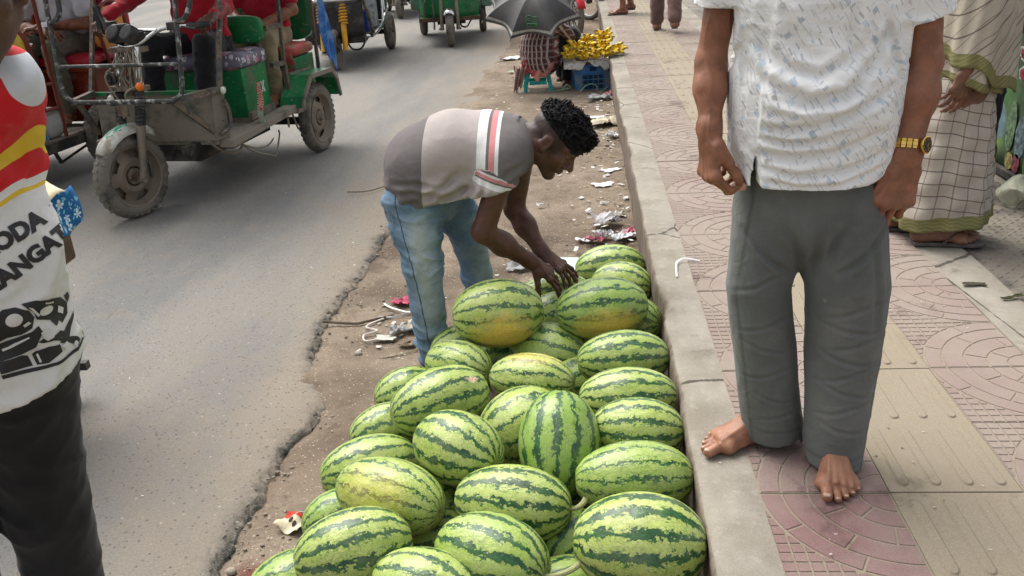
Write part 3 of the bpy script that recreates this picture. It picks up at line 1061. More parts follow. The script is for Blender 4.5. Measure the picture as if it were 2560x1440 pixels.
MELONS = [
    # centre, half length, half width, half height, axis yaw, axis pitch, roll, (dark, stripe width, spot), label, stem
    ((-0.319, 2.802, 0.315), 0.1650, 0.1220, 0.1220, 0.209, -0.035, -1.257, (0.1, 0.8, 1.0), 'pale watermelon with a yellow patch low on its right side, topmost at the back left', 0),
    ((0.048, 2.827, 0.315), 0.1655, 0.1132, 0.1132, 0.175, 0.000, -1.222, (0.75, 0.95, 0.85), "dark green watermelon resting on top, just right of the stooping man's hands", 0),
    ((-0.134, 3.272, 0.170), 0.1564, 0.1022, 0.1022, 0.209, 0.000, 0.524, (0.4, 0.8, 0), 'watermelon the stooping man presses both hands on', 0),
    ((-0.109, 3.134, 0.130), 0.1506, 0.1187, 0.1187, 0.140, 0.000, 0.175, (0.35, 0.9, 0), 'half-hidden watermelon in the gap between the two topmost back melons', 0),
    ((0.101, 3.609, 0.150), 0.1581, 0.1105, 0.1105, 0.105, 0.000, 0.000, (0.3, 1.0, 0), 'farthest watermelon of the heap, against the kerb', 0),
    ((0.136, 3.291, 0.200), 0.1279, 0.1039, 0.1039, -0.314, 0.000, 0.698, (0.2, 0.85, 0), 'second watermelon from the far end, touching the kerb', 0),
    ((0.154, 2.928, 0.210), 0.1164, 0.1028, 0.1028, -0.436, 0.140, 1.222, (0.5, 1.0, 0), 'watermelon at the kerb half hidden by the dark topmost one', 0),
    ((0.108, 2.532, 0.270), 0.1512, 0.0959, 0.0959, 0.105, 0.000, 0.349, (0.3, 1.05, 0), 'round-ended watermelon at the kerb under the dark topmost one', 0),
    ((-0.141, 2.796, 0.150), 0.1516, 0.1187, 0.1187, -0.384, 0.000, 0.000, (0.45, 0.8, 0.2), 'watermelon wedged beneath both of the topmost back melons', 0),
    ((-0.473, 2.937, 0.110), 0.1298, 0.0987, 0.0987, 0.349, 0.000, 0.000, (0.3, 0.9, 0), 'small watermelon beside the blue trouser leg', 0),
    ((-0.340, 2.880, 0.090), 0.1120, 0.0896, 0.0896, 0.175, 0.000, 0.000, (0.9, 1.0, 0), 'shaded watermelon under the pale topmost one', 0),
    ((-0.452, 2.650, 0.190), 0.1272, 0.0899, 0.0899, -0.489, 0.000, 0.611, (0.2, 0.75, 0), 'smaller watermelon with thin slanting stripes beside the trouser leg', 0),
    ((-0.186, 2.463, 0.235), 0.1422, 0.0887, 0.0887, -0.244, 0.000, 2.967, (0.05, 0.65, 0.35), 'very pale watermelon with a brown blemish on its top', 0),
    ((0.111, 2.281, 0.275), 0.1466, 0.0904, 0.0904, 0.035, 0.000, -0.175, (0.15, 0.95, 0), 'watermelon at the kerb with fine pale rind, fourth from the near end', 0),
    ((-0.458, 2.298, 0.255), 0.1587, 0.1089, 0.1089, 0.524, 0.052, 0.349, (0.25, 0.95, 0), 'large watermelon with a dry leaf stuck on it', 0),
    ((-0.624, 2.584, 0.120), 0.1174, 0.0962, 0.0962, 0.436, 0.000, 0.000, (0.35, 0.9, 0), 'watermelon peeping out at the left behind the one with a leaf', 0),
    ((-0.201, 2.238, 0.190), 0.1417, 0.1290, 0.1290, 0.436, 0.087, -0.524, (0.12, 0.7, 0.25), 'light watermelon hidden behind the upright dark one', 0),
    ((-0.088, 2.028, 0.275), 0.1507, 0.1125, 0.1125, 1.536, 0.733, 0.262, (0.95, 1.0, 0), 'dark green watermelon standing on end with vertical stripes', 0),
    ((0.127, 2.097, 0.275), 0.1312, 0.0934, 0.0934, -0.070, 0.000, 0.000, (0.15, 1.0, 0), 'watermelon at the kerb to the right of the upright dark one', 0),
    ((-0.652, 2.360, 0.110), 0.1227, 0.0962, 0.0962, 0.489, 0.000, 0.000, (0.3, 1.0, 0), 'watermelon on the left flank showing only its striped shoulder', 0),
    ((-0.362, 1.997, 0.285), 0.1366, 0.1034, 0.1034, -0.593, 0.000, -0.349, (0.1, 1.0, 0), 'round watermelon with jagged stripes in the middle of the heap', 0),
    ((-0.644, 2.097, 0.155), 0.1460, 0.0961, 0.0961, 0.419, 0.000, 0.175, (0.3, 0.85, 0), 'elongated watermelon lying along the left flank of the heap', 0),
    ((-0.527, 1.855, 0.235), 0.1590, 0.0992, 0.0992, -0.419, 0.000, -2.182, (0.12, 0.6, 0.26), 'watermelon with a large cream ground spot on its left flank', 0),
    ((0.106, 1.873, 0.275), 0.1524, 0.0958, 0.0958, 0.070, 0.000, 0.262, (0.55, 0.62, 0), 'bright green watermelon with few stripes by the kerb', 0),
    ((-0.202, 1.817, 0.240), 0.1524, 0.0994, 0.0994, -0.175, 0.000, 0.175, (0.1, 1.1, 0), 'mottled watermelon in front of the upright dark one', 1),
    ((0.104, 1.625, 0.275), 0.1538, 0.1153, 0.1153, -0.052, 0.000, 0.000, (0, 1.15, 0), 'biggest watermelon at the near right, cream with broad jagged stripes', 0),
    ((-0.575, 1.652, 0.225), 0.1444, 0.1035, 0.1035, 0.384, 0.000, 0.436, (0.1, 1.05, 0), 'big watermelon at the near left corner with scuffed top', 0),
    ((-0.239, 1.618, 0.235), 0.1446, 0.1054, 0.1054, -0.454, 0.000, 0.000, (0.45, 1.0, 0), 'watermelon with a curled dry stem at its right end', 2),
    ((-0.381, 1.531, 0.220), 0.1329, 0.0928, 0.0928, -0.349, 0.000, 0.698, (0.2, 1.0, 0), "watermelon cut off by the picture's lower edge, with a leaf scrap on it", 0),
    ((-0.734, 1.635, 0.120), 0.1178, 0.0980, 0.0980, 0.524, 0.000, 0.000, (0.6, 0.75, 0), 'nearest watermelon at the left end, lying on the dirt', 0),
    ((-0.693, 1.917, 0.110), 0.1047, 0.0879, 0.0879, 0.524, 0.000, 0.000, (0.7, 0.85, 0), 'watermelon on the dirt peeping out under the one with the cream spot', 0),
    ((-0.066, 1.804, 0.110), 0.1109, 0.1027, 0.1027, 1.047, 0.000, 0.000, (0.8, 1.0, 0), 'shaded watermelon in the gap left of the biggest one', 0),
    ((-0.079, 1.656, 0.100), 0.1123, 0.0870, 0.0870, 0.349, 0.000, 0.000, (0.7, 1.0, 0), 'shaded watermelon low in the gap at the lower edge', 0),
    ((-0.430, 1.863, 0.100), 0.1068, 0.0801, 0.0801, 0.175, 0.000, 0.000, (0.5, 1.0, 0), 'watermelon deep in the gap left of the stemmed one', 0),
    ((-0.412, 1.969, 0.110), 0.0933, 0.0832, 0.0832, 1.222, 0.000, 0.000, (0.6, 1.0, 0), 'watermelon deep in the gap behind the mottled one', 0),
    ((-0.024, 2.049, 0.090), 0.1169, 0.1018, 0.1018, 0.698, 0.000, 0.000, (0.7, 1.0, 0), 'watermelon deep in the gap below the upright dark one', 0),
    ((-0.049, 2.691, 0.090), 0.1303, 0.1051, 0.1051, 0.524, 0.000, 0.000, (0.6, 1.0, 0), 'watermelon deep in the gap right of the blemished one', 0),
]


def build_melons():
    meshes = [melon_mesh(s) for s in (1, 2, 3, 4)]
    sm = MB(); sm.tube(smoothpath([(0.985, 0, 0), (1.06, 0.02, 0.03), (1.14, 0.10, 0.05), (1.17, 0.2, 0.1)]), [0.06] * 3 + [0.045] * 13 + [0.05] * 3, 8)
    out = []
    for i, (c, a, b, h, yaw, pit, rol, colr, lab, stem) in enumerate(MELONS):
        o = bpy.data.objects.new('watermelon', meshes[i % 4])
        COL.objects.link(o)
        o.location = c
        R = Matrix.Rotation(yaw, 4, 'Z') @ Matrix.Rotation(-pit, 4, 'Y') @ Matrix.Rotation(rol, 4, 'X')
        o.rotation_euler = R.to_euler()
        o.scale = (a, b, h)
        o.color = (colr[0], colr[1], colr[2], 1)
        tag(o, lab, 'watermelon', 'watermelons heaped along the kerb')
        if stem:
            s = MB(); L = 0.035 * abs(stem); sg = 1 if stem > 0 else -1
            pts = smoothpath([(sg * 0.955 * a, 0, 0), (sg * (a + 0.3 * L), 0.1 * L, 0.1 * L), (sg * (a + 0.7 * L), 0.5 * L, 0.2 * L), (sg * (a + 0.9 * L), 1.1 * L, 0.3 * L)], 5)
            s.tube([(x / a, y / b, z / h) for x, y, z in pts], 0.055, 8)
            s.v = s.v
            link_o = s.build('stem', M['stem'], o)
        else:
            s = MB(); s.lathe([(0.0, 0.972), (0.035, 0.974), (0.06, 0.966), (0.075, 0.955)], axis=(1, 0, 0), n=12)
            s.build('blossom_scar', M['scar'], o)
        out.append(o)
    return out


MEL = build_melons()

# ================================================================= three-wheelers
def floral(name, bg, petal, bg2=None, scale=9.0, extra=None, rough=0.55):
    g = G(name, rough, 0, 0.3); o = g.obj()
    base = g.mix(g.step(g.noise(o, 6, 5, 0.6), 0.35, 0.65), bg, bg2 or dull(bg, 1.4))
    for k, (sc, col) in enumerate([(scale, petal), (scale * 1.7, extra or petal)]):
        q = g.mp(o, (1, 1, 1), (0.3 * k, 0.2, 0.5 * k), (3.1 * k, 1.7 * k, 0))
        v = g.vor(q, sc, 'F1', 0.75)
        d = g.n('VectorMath', {0: g.mp(q, (sc, sc, sc)), 1: g.mp(v.outputs['Position'], (sc, sc, sc))}, operation='SUBTRACT').outputs[0]
        e = g.sep(d)
        a = g.ma('ARCTAN2', g.ma('ADD', e[1], e[2]), e[0])
        pet = g.ma('MULTIPLY_ADD', g.ma('ABSOLUTE', g.ma('COSINE', g.ma('MULTIPLY', a, 2.5))), 0.26, 0.16)
        ds = v.outputs['Distance']
        mask = g.step(g.ma('SUBTRACT', pet, ds), -0.02, 0.03)
        keep = g.step(g.sep(v.outputs['Color'])[0], 0.25, 0.3)
        base = g.mix(g.ma('MULTIPLY', mask, keep), base, g.mix(g.step(ds, 0.05, 0.3), dull(col, 0.55), col))
        base = g.mix(g.step(ds, 0.07, 0.05), base, dull(bg, 0.8))
    g.color(base)
    g.bump(g.noise(o, 18, 4, 0.5), 0.006, 0.5)
    return g.m


M['seat_floral'] = floral('floral_seat_cover', (0.075, 0.075, 0.10), (0.55, 0.20, 0.26), (0.16, 0.15, 0.2), 11, (0.55, 0.5, 0.52))
M['blue_floral'] = floral('blue_floral_cloth', (0.008, 0.11, 0.30), (0.55, 0.70, 0.78), (0.01, 0.16, 0.36), 21, (0.2, 0.5, 0.6), 0.8)
M['red_cover'] = floral('faded_red_seat_cover', (0.30, 0.045, 0.04), (0.42, 0.25, 0.2), (0.38, 0.09, 0.07), 10, (0.10, 0.2, 0.05))
M['cream_cloth'] = cloth('cream_cloth', (0.62, 0.53, 0.36), c2=None).m


def wheel(parent, c, axis, R=0.232, w=0.085, detail=True, rim=True, rimmat='rim', tyremat='rubber', name='wheel', R_rim=None, spokes=False):
    """a wheel part with its tyre and rim as sub-parts, built in the parent's space"""
    ax = nrm(axis); ref = nrm(np.cross(ax, (0, 0, 1)))
    up = np.cross(ref, ax)
    hub = MB()
    hub.lathe([(0.0, w * 0.62), (0.022, w * 0.62), (0.024, w * 0.3), (0.05, w * 0.3), (0.052, -w * 0.3), (0.02, -w * 0.55), (0, -w * 0.55)], c, ax, 18)
    h = hub.build(name, M['rust'] if detail else M['dark'], parent)
    t = MB(); Ri = R_rim or R * 0.68
    prof = []
    for k in range(15):
        a = -math.pi * 0.62 + k / 14 * math.pi * 1.24
        prof.append((R - w * 0.5 + w * 0.5 * math.cos(a) * (1.0 if abs(a) < 1.2 else 0.9), w * 0.54 * math.sin(a)))
    prof = [(Ri, prof[0][1] * 0.8)] + prof + [(Ri, prof[-1][1] * 0.8)]
    t.lathe(prof, c, ax, 48, ref=ref)
    if detail:
        n = 34
        for k in range(n):
            a = 2 * math.pi * k / n
            e = ref * math.cos(a) + up * math.sin(a); tg = -ref * math.sin(a) + up * math.cos(a)
            for sd in (-1, 1):
                off = 0.5 * sd * math.pi / n
                p = V3(c) + e * (R - w * 0.155) + ax * sd * w * 0.40
                rot = np.stack([tg, nrm(e + ax * sd * 0.9), np.cross(tg, nrm(e + ax * sd * 0.9))], 1)
                t.box(p, (0.019, 0.007, 0.025), rot)
            p = V3(c) + e * (R + 0.001)
            t.box(p, (0.018, 0.006, w * 0.36), np.stack([tg, e, ax], 1))
    t.build('tyre', M[tyremat], h, angle=50)
    if rim and not spokes:
        r = MB(); n = 90
        rr = [0.05, 0.075, 0.095, 0.112, 0.128, Ri - 0.012, Ri - 0.004, Ri + 0.006]
        rr = [x * Ri / 0.15 if i < 5 else x for i, x in enumerate(rr)]
        hh = [0.22, 0.26, 0.10, 0.0, -0.02, 0.22, 0.46, 0.50]
        for side in (1,):
            V = [];
            for q, x in enumerate(rr):
                for k in range(n):
                    a = 2 * math.pi * k / n
                    V.append(V3(c) + ax * side * hh[q] * w + (ref * math.cos(a) + up * math.sin(a)) * x)
            F = []
            for q in range(len(rr) - 1):
                for k in range(n):
                    am = ((k + 0.5) / n * 5) % 1.0
                    if q in (2, 3) and abs(am - 0.5) < (0.22 if q == 2 else 0.26): continue
                    F.append((q * n + k, q * n + (k + 1) % n, (q + 1) * n + (k + 1) % n, (q + 1) * n + k))
            r.add(V, F)
            for k in range(5):
                a = 2 * math.pi * k / 5
                r.ball(V3(c) + ax * w * 0.30 + (ref * math.cos(a) + up * math.sin(a)) * 0.038, 0.008, 6, 4)
        r.lathe([(Ri + 0.006, -0.5 * w), (Ri - 0.01, -0.3 * w), (0.05, -0.2 * w)], c, ax, 40)
        r.build('rim', M[rimmat], h)
    if spokes:
        r = MB()
        r.lathe([(Ri + 0.012, -0.3 * w), (Ri - 0.008, -0.25 * w), (Ri - 0.012, 0), (Ri - 0.008, 0.25 * w), (Ri + 0.012, 0.3 * w)], c, ax, 40)
        for k in range(18):
            a = 2 * math.pi * k / 18
            e = ref * math.cos(a) + up * math.sin(a); tg = -ref * math.sin(a) + up * math.cos(a)
            r.bar(V3(c) + tg * 0.02 * (1 if k % 2 else -1) + ax * w * 0.3 * (1 if k % 4 < 2 else -1), V3(c) + e * Ri, 0.0018, 4)
        r.build('rim', M[rimmat], h)
    return h


def coil(m, p, q, r, turns, wire, mi=0):
    p, q = V3(p), V3(q); t = nrm(q - p); u = nrm(np.cross(t, (0, 1, 0.01))); v = np.cross(t, u); n = turns * 10
    m.tube([p + (q - p) * k / n + (u * math.cos(2 * math.pi * k / 10) + v * math.sin(2 * math.pi * k / 10)) * r for k in range(n + 1)], wire, 5, True, mi)


def cushion(nx=14, ny=14, c=(0, 0, 0), d=(0.3, 0.6, 0.1), sag=0.015, e=0.35, seed=1):
    """soft pillow-like block"""
    m = MB(); x, y, z = d[0] / 2, d[1] / 2, d[2] / 2
    n, k = 28, 14; V = []
    f = lambda a, p: math.copysign(abs(a) ** p, a)
    for j in range(k + 1):
        th = -math.pi / 2 + math.pi * j / k
        for i in range(n):
            ph = 2 * math.pi * i / n
            cx = f(math.cos(th), e) * f(math.cos(ph), 0.28); cy = f(math.cos(th), e) * f(math.sin(ph), 0.28); cz = f(math.sin(th), 0.55)
            p = V3((c[0] + x * cx, c[1] + y * cy, c[2] + z * cz))
            p[2] += sag * float(pn(p[None], 5, seed)[0])
            V.append(p)
    F = [(j * n + i, j * n + (i + 1) % n, (j + 1) * n + (i + 1) % n, (j + 1) * n + i) for j in range(k) for i in range(n)]
    return m.add(V, F)


def steer_fn(a, px=1.5):
    ca, sa = math.cos(a), math.sin(a)
    def f(p):
        x, y = p[0] - px, p[1]
        return V3((px + x * ca - y * sa, x * sa + y * ca, p[2]))
    return f


def front_fork(root, S, head=True, leg='chrome', low='rim', spring='black', detail=True):
    f = MB()
    for sy in (-0.085, 0.085):
        f.tube([S((1.455, sy, 1.00)), S((1.51, sy, 0.74))], 0.020, 12)
    fk = f.build('fork', M[leg], root)
    s = MB()
    for sy in (-0.085, 0.085):
        coil(s, S((1.508, sy, 0.755)), S((1.552, sy, 0.56)), 0.025, 9, 0.0085)
        s.tube([S((1.508, sy, 0.755)), S((1.552, sy, 0.56))], 0.027, 10)
    s.build('spring', M[spring], fk)
    l = MB()
    for sy in (-0.085, 0.085):
        l.tube([S((1.548, sy, 0.57)), S((1.575, sy * 1.0, 0.46)), S((1.60, sy * 0.95, 0.30)), S((1.628, sy * 0.9, 0.225))], [0.027, 0.025, 0.022, 0.02], 10)
        l.tube([S((1.628, sy * 0.75, 0.234)), S((1.628, sy * 1.35, 0.234))], 0.016, 8)
    l.build('fork_slider', M[low], fk)
    c = MB()
    for z, x in ((0.985, 1.458), (0.765, 1.505)):
        c.box(S((x, 0, z)), (0.06, 0.24, 0.028))
    c.tube([S((1.44, 0, 1.02)), S((1.50, 0, 0.72))], 0.026, 10)
    c.build('steering_yoke', M['rust'] if detail else M['dark'], fk)
    return fk


def green_rickshaw():
    d = (-0.14, -0.99)
    root = empty('auto_rickshaw', (-2.50, 6.61, 0.023), d, 'green open three-wheeled rickshaw with bare grey steel front guard, nearest vehicle', 'auto rickshaw', 'electric three-wheelers on the road')
    S = steer_fn(-0.27)
    axf = S((1.5, 1, 0)) - S((1.5, 0, 0))
    wheel(root, S((1.628, 0, 0.256)), axf, 0.258, 0.098, R_rim=0.182)
    wheel(root, (0, 0.47, 0.256), (0, 1, 0), 0.258, 0.088, R_rim=0.182)
    wheel(root, (0, -0.47, 0.256), (0, -1, 0), 0.258, 0.088, R_rim=0.182)
    fk = front_fork(root, S)
    # front mudguard with a painted mark
    m = MB(); rows = []
    def fen(a, b):
        t = rad(35 + 95 * a); w = (b - 0.5) * (0.13 if a > 0.12 else 0.06 + 0.6 * a)
        r = 0.290 - 0.05 * (2 * abs(b - 0.5)) ** 2.2
        return S((1.628 - 0.06 + math.cos(t) * r + 0.03, w, 0.276 + math.sin(t) * r))
    m.grid(18, 11, fen)
    fd = m.build('front_mudguard', M['whitepaint'], root, solid=0.004)
    m = MB()
    nz = [(0.22, 0.62), (0.30, 0.75), (0.36, 0.66), (0.44, 0.82), (0.50, 0.60), (0.57, 0.72), (0.60, 0.52), (0.50, 0.48), (0.45, 0.40), (0.38, 0.5), (0.30, 0.42), (0.27, 0.55)]
    def fen2(a, b):
        p = fen(a, b); q = V3((1.598, 0, 0.255)); q = S(q); v = nrm(p - q); return p + v * 0.0045
    cpt = fen2(0.42, 0.58)
    V = [cpt] + [fen2(a, b) for a, b in nz]
    m.add(V, [(0, i, i % len(nz) + 1) for i in range(1, len(nz) + 1)])
    m.build('painted_mark', M['greenmark'], fd)
    # handlebar and instruments
    m = MB()
    hb = [S(p) for p in [(1.22, -0.40, 1.10), (1.28, -0.33, 1.10), (1.36, -0.20, 1.09), (1.45, -0.075, 1.01), (1.45, 0.075, 1.01), (1.36, 0.20, 1.09), (1.28, 0.33, 1.10), (1.22, 0.42, 1.10)]]
    m.tube(smoothpath(hb, 4), 0.0125, 10)
    m.bar(S((1.38, -0.19, 1.085)), S((1.38, 0.19, 1.085)), 0.011)
    hbo = m.build('handlebar', M['chrome'], root)
    m = MB()
    for sy in (-1, 1): m.tube([S((1.20, sy * 0.44, 1.10)), S((1.28, sy * 0.33, 1.10))], 0.019, 10)
    m.build('grip', M['black'], hbo)
    m = MB()
    m.box(S((1.33, 0.27, 1.105)), (0.05, 0.05, 0.045)); m.bar(S((1.30, 0.30, 1.10)), S((1.33, 0.45, 1.09)), 0.006)
    m.box(S((1.33, -0.27, 1.105)), (0.06, 0.06, 0.05)); m.bar(S((1.30, -0.30, 1.10)), S((1.33, -0.45, 1.085)), 0.006)
    m.bar(S((1.35, -0.29, 1.11)), S((1.33, -0.36, 1.23)), 0.012); m.box(S((1.33, -0.36, 1.14)), (0.03, 0.03, 0.16))
    m.build('brake_lever', M['black'], hbo)
    m = MB()
    m.lathe([(0.0, 0.062), (0.045, 0.06), (0.052, 0.05), (0.055, 0.0), (0.03, -0.03), (0, -0.03)], S((1.45, 0.06, 1.06)), nrm(S((2.3, 0, 0.55)) - S((1.5, 0, 0))), 20)
    m.lathe([(0.0, 0.062), (0.045, 0.06), (0.052, 0.05), (0.055, 0.0), (0.03, -0.03), (0, -0.03)], S((1.45, -0.06, 1.06)), nrm(S((2.3, 0, 0.55)) - S((1.5, 0, 0))), 20)
    m.box(S((1.45, 0, 1.055)), (0.08, 0.20, 0.055)); m.box(S((1.44, -0.03, 1.10)), (0.06, 0.07, 0.06))
    m.build('instrument_pod', M['black'], hbo, bevel=0.006)
    m = MB()
    R_ = random.Random(4)
    for k in range(16):
        a = S((1.44, R_.uniform(-.1, .1), 1.02)); b = S((1.53, R_.uniform(-.12, .12), 0.76))
        mid = (a + b) / 2 + V3((R_.uniform(0.0, .07), R_.uniform(-.09, .09), R_.uniform(-.05, .05)))
        m.tube(smoothpath([a, mid, b], 6), 0.0045, 5)
    m.tube(smoothpath([S((1.45, 0.02, 0.95)), S((1.60, -0.07, 0.85)), S((1.58, 0.03, 0.66)), S((1.62, 0.10, 0.76)), S((1.55, 0.16, 0.80))], 6), 0.005, 5)
    m.build('cable', M['wire'], fk)
    # horn, headlamp, indicator, bracket
    m = MB(); fv = nrm(S((2.5, 0, 0)) - S((1.5, 0, 0)))
    m.lathe([(0, 0.03), (0.018, 0.035), (0.02, 0.02), (0.025, 0.03), (0.04, 0.022), (0.034, 0.0), (0.0, -0.01)], S((1.545, -0.07, 0.83)), fv, 18)
    m.build('horn', M['black'], root)
    m = MB(); m.lathe([(0, 0.03), (0.02, 0.028), (0.025, 0.018), (0.04, 0.0)], S((1.565, -0.09, 0.71)), fv, 18)
    hl = m.build('headlamp', M['whiteglass'], root)
    m = MB(); m.lathe([(0.034, 0.02), (0.041, 0.022), (0.044, 0.0), (0.03, -0.03), (0, -0.035)], S((1.565, -0.09, 0.71)), fv, 18); m.build('bezel', M['dark'], hl)
    for yy in (-1, 1):
        for zz in (-1, 1):
            pass
    m = MB(); m.ball(S((1.57, 0.17, 0.79)), (0.022, 0.026, 0.026), 10, 8); m.bar(S((1.56, 0.16, 0.79)), S((1.51, 0.10, 0.775)), 0.007)
    m.build('indicator', M['orangelens'], root)
    m = MB(); m.prism([(-.05, .03), (-.04, -.035), (-.015, -.03), (0, -.05), (.02, -.03), (.05, -.03), (.045, .035), (.01, .045)], S((1.585, 0.0, 0.645)), S((1.5, 1, 0)) - S((1.5, 0, 0)), (0, 0, 1), 0.008)
    m.build('bracket_plate', M['rust'], root)
    # front guard hoop
    m = MB(); gx = 1.63; yl, yr = -0.375, 0.435
    def post(y, s):
        return [(gx - 0.16, y + 0.03 * s, 1.78), (gx - 0.10, y + 0.02 * s, 1.45), (gx - 0.02, y, 0.90), (gx - 0.005, y - 0.005 * s, 0.80), (gx, y - 0.02 * s, 0.745), (gx + 0.005, y - 0.075 * s, 0.708)]
    path = smoothpath(post(yl, -1), 5) + smoothpath(post(yr, 1), 5)[::-1]
    m.tube(path, 0.0145, 10)
    m.tube([(gx - 0.02, yl, 0.915), (gx - 0.02, yr, 0.915)], 0.011, 8)
    m.tube(smoothpath([(gx - 0.17, yl + 0.05, 1.75), (gx - 0.10, yl + 0.055, 1.33), (gx - 0.075, yl + 0.06, 1.22), (gx - 0.055, yl + 0.035, 1.175), (gx - 0.05, yl, 1.16)], 5), 0.015, 8)
    m.tube(smoothpath([(gx - 0.17, yr + 0.10, 1.75), (gx - 0.09, yr + 0.10, 1.30), (gx - 0.07, yr + 0.095, 1.22), (gx - 0.055, yr + 0.06, 1.16), (gx - 0.05, yr, 1.14)], 5), 0.015, 8)
    m.build('front_guard', M['framewhite'], root)
    m = MB()
    m.sbar((gx - 0.01, yl + 0.06, 0.708), (1.33, -0.40, 0.705), 0.035); m.sbar((gx - 0.01, yr - 0.09, 0.708), (1.27, 0.43, 0.705), 0.035)
    m.sbar((1.33, -0.41, 0.705), (1.06, -0.43, 1.30), 0.023); m.sbar((1.06, -0.43, 1.30), (0.98, -0.43, 1.76), 0.023)
    m.tube(smoothpath([(1.235, 0.43, 0.70), (1.16, 0.435, 0.95), (1.06, 0.44, 1.25), (1.0, 0.44, 1.76)], 4), 0.019, 8)
    m.sbar((gx - 0.02, yr - 0.10, 0.70), (1.36, 0.42, 0.46), 0.028); m.sbar((gx - 0.02, yl + 0.08, 0.70), (1.36, -0.40, 0.46), 0.028)
    m.tube(smoothpath([(1.24, 0.45, 0.64), (1.22, 0.46, 0.55), (1.24, 0.455, 0.47), (1.31, 0.43, 0.435)], 4), 0.013, 8)
    m.build('strut', M['frame'], root)
    # dusty panel in front of the driver's feet
    m = MB()
    pr = [(1.20, 0.43), (1.30, 0.40), (1.315, 0.0), (1.30, -0.40), (1.20, -0.43)]
    for i in range(len(pr) - 1):
        a, b = pr[i], pr[i + 1]
        m.add([(a[0] + .02, a[1], .40), (b[0] + .03, b[1], .40), (b[0], b[1], .69), (a[0], a[1], .69)], [(0, 1, 2, 3)])
    m.build('front_panel', M['greengrey'], root, smooth=False, solid=0.012)
    m = MB(); m.sbar((1.31, 0.42, 0.698), (1.31, -0.42, 0.698), 0.03, 0.022); m.sbar((1.18, 0.43, 0.698), (1.31, 0.42, 0.698), 0.03, 0.022)
    m.build('panel_rim', M['green'], root)
    m = MB(); m.ball((1.24, 0.455, 0.695), (0.02, 0.018, 0.024), 8, 6); m.build('marker_lamp', M['whiteglass'], root)
    # floor and running boards
    m = MB()
    m.box((0.60, 0, 0.385), (1.42, 0.80, 0.03)); m.build('floor_plate', M['muddy'], root)
    m = MB()
    m.box((0.78, 0.44, 0.385), (1.02, 0.10, 0.05), Matrix.Rotation(0.03, 3, 'Y')); m.box((0.20, 0.44, 0.375), (0.30, 0.12, 0.035))
    m.box((0.78, -0.44, 0.385), (1.02, 0.10, 0.05), Matrix.Rotation(0.03, 3, 'Y'))
    m.build('running_board', M['muddy'], root, bevel=0.004)
    m = MB()
    for sy in (-0.25, 0.25): m.sbar((1.45, sy, 0.36), (-0.35, sy, 0.33), 0.05, 0.06)
    m.sbar((0, -0.45, 0.232), (0, 0.45, 0.232), 0.05); m.ball((0.02, 0, 0.24), 0.085, 12, 8); m.box((0.62, 0, 0.30), (0.55, 0.5, 0.12)); m.box((1.15, 0.1, 0.33), (0.3, 0.3, 0.14))
    m.build('chassis', M['dark'], root)
    m = MB()
    m.tube(smoothpath([(1.35, 0.36, 0.40), (1.22, 0.38, 0.30), (1.08, 0.40, 0.27), (0.98, 0.38, 0.33), (0.95, 0.36, 0.38)], 6), 0.010, 6)
    m.tube(smoothpath([(1.1, 0.36, 0.36), (0.95, 0.42, 0.24), (0.80, 0.46, 0.17), (0.70, 0.45, 0.14), (0.60, 0.43, 0.20), (0.56, 0.43, 0.26), (0.62, 0.46, 0.30)], 6), 0.006, 5)
    m.tube(smoothpath([(1.1, 0.36, 0.36), (0.95, 0.42, 0.26), (0.78, 0.44, 0.23), (0.66, 0.43, 0.25)], 6), 0.006, 5)
    m.bar((0.30, 0.42, 0.35), (0.28, 0.44, 0.23), 0.007); m.bar((0.28, 0.44, 0.23), (-0.05, 0.42, 0.27), 0.006); m.bar((0.42, 0.44, 0.36), (0.44, 0.45, 0.28), 0.008)
    m.build('loose_wire', M['wire'], root)
    # driver's seat box
    m = MB(); m.box((0.64, 0, 0.575), (0.34, 0.72, 0.36)); sb = m.build('driver_seat_box', M['green'], root, bevel=0.006)
    m = MB(); m.box((0.64, 0.372, 0.44), (0.35, 0.03, 0.05)); m.box((0.80, 0, 0.41), (0.05, 0.74, 0.04)); m.build('toe_strip', M['greengrey'], sb)
    m = MB(); m.prism([(-.03, .035), (-.008, .035), (0, .01), (.008, .035), (.03, .035), (.012, -.002), (.03, -.04), (.008, -.04), (0, -.015), (-.008, -.04), (-.03, -.04), (-.012, -.002)], (0.56, 0.3615, 0.60), (-1, 0, 0), (0, 0, 1), 0.002); m.build('painted_mark', M['whitepaint'], sb)
    cushion(c=(0.64, 0, 0.80), d=(0.42, 0.78, 0.115), seed=2).build('driver_seat', M['seat_floral'], root, angle=0)
    cushion(c=(0.42, 0.06, 0.965), d=(0.075, 0.60, 0.19), e=0.3, sag=0.004).build('driver_backrest', M['green'], root, angle=0)
    m = MB(); m.sbar((0.40, 0.30, 0.70), (0.42, 0.30, 1.0), 0.03); m.sbar((0.40, -0.25, 0.70), (0.42, -0.25, 1.0), 0.03)
    # passenger seat
    m.build('backrest_post', M['frame'], root)
    m = MB(); m.box((-0.17, 0, 0.535), (0.34, 0.70, 0.33)); m.build('passenger_seat_box', M['green'], root, bevel=0.006)
    cushion(c=(-0.15, 0, 0.75), d=(0.42, 0.76, 0.10), seed=4).build('passenger_seat', M['red_cover'], root, angle=0)
    cushion(c=(-0.37, 0, 0.99), d=(0.09, 0.74, 0.40), e=0.3, sag=0.006).build('passenger_backrest', M['green'], root, angle=0)
    m = MB(); m.grid(5, 7, lambda a, b: (0.055 + 0.012 * math.sin(b * 7), 0.26 + 0.10 * a + 0.02 * math.sin(b * 5), 0.76 - 0.20 * b + 0.01 * math.sin(a * 6)))
    m.build('torn_flap', M['red_cover'], root, solid=0.003)
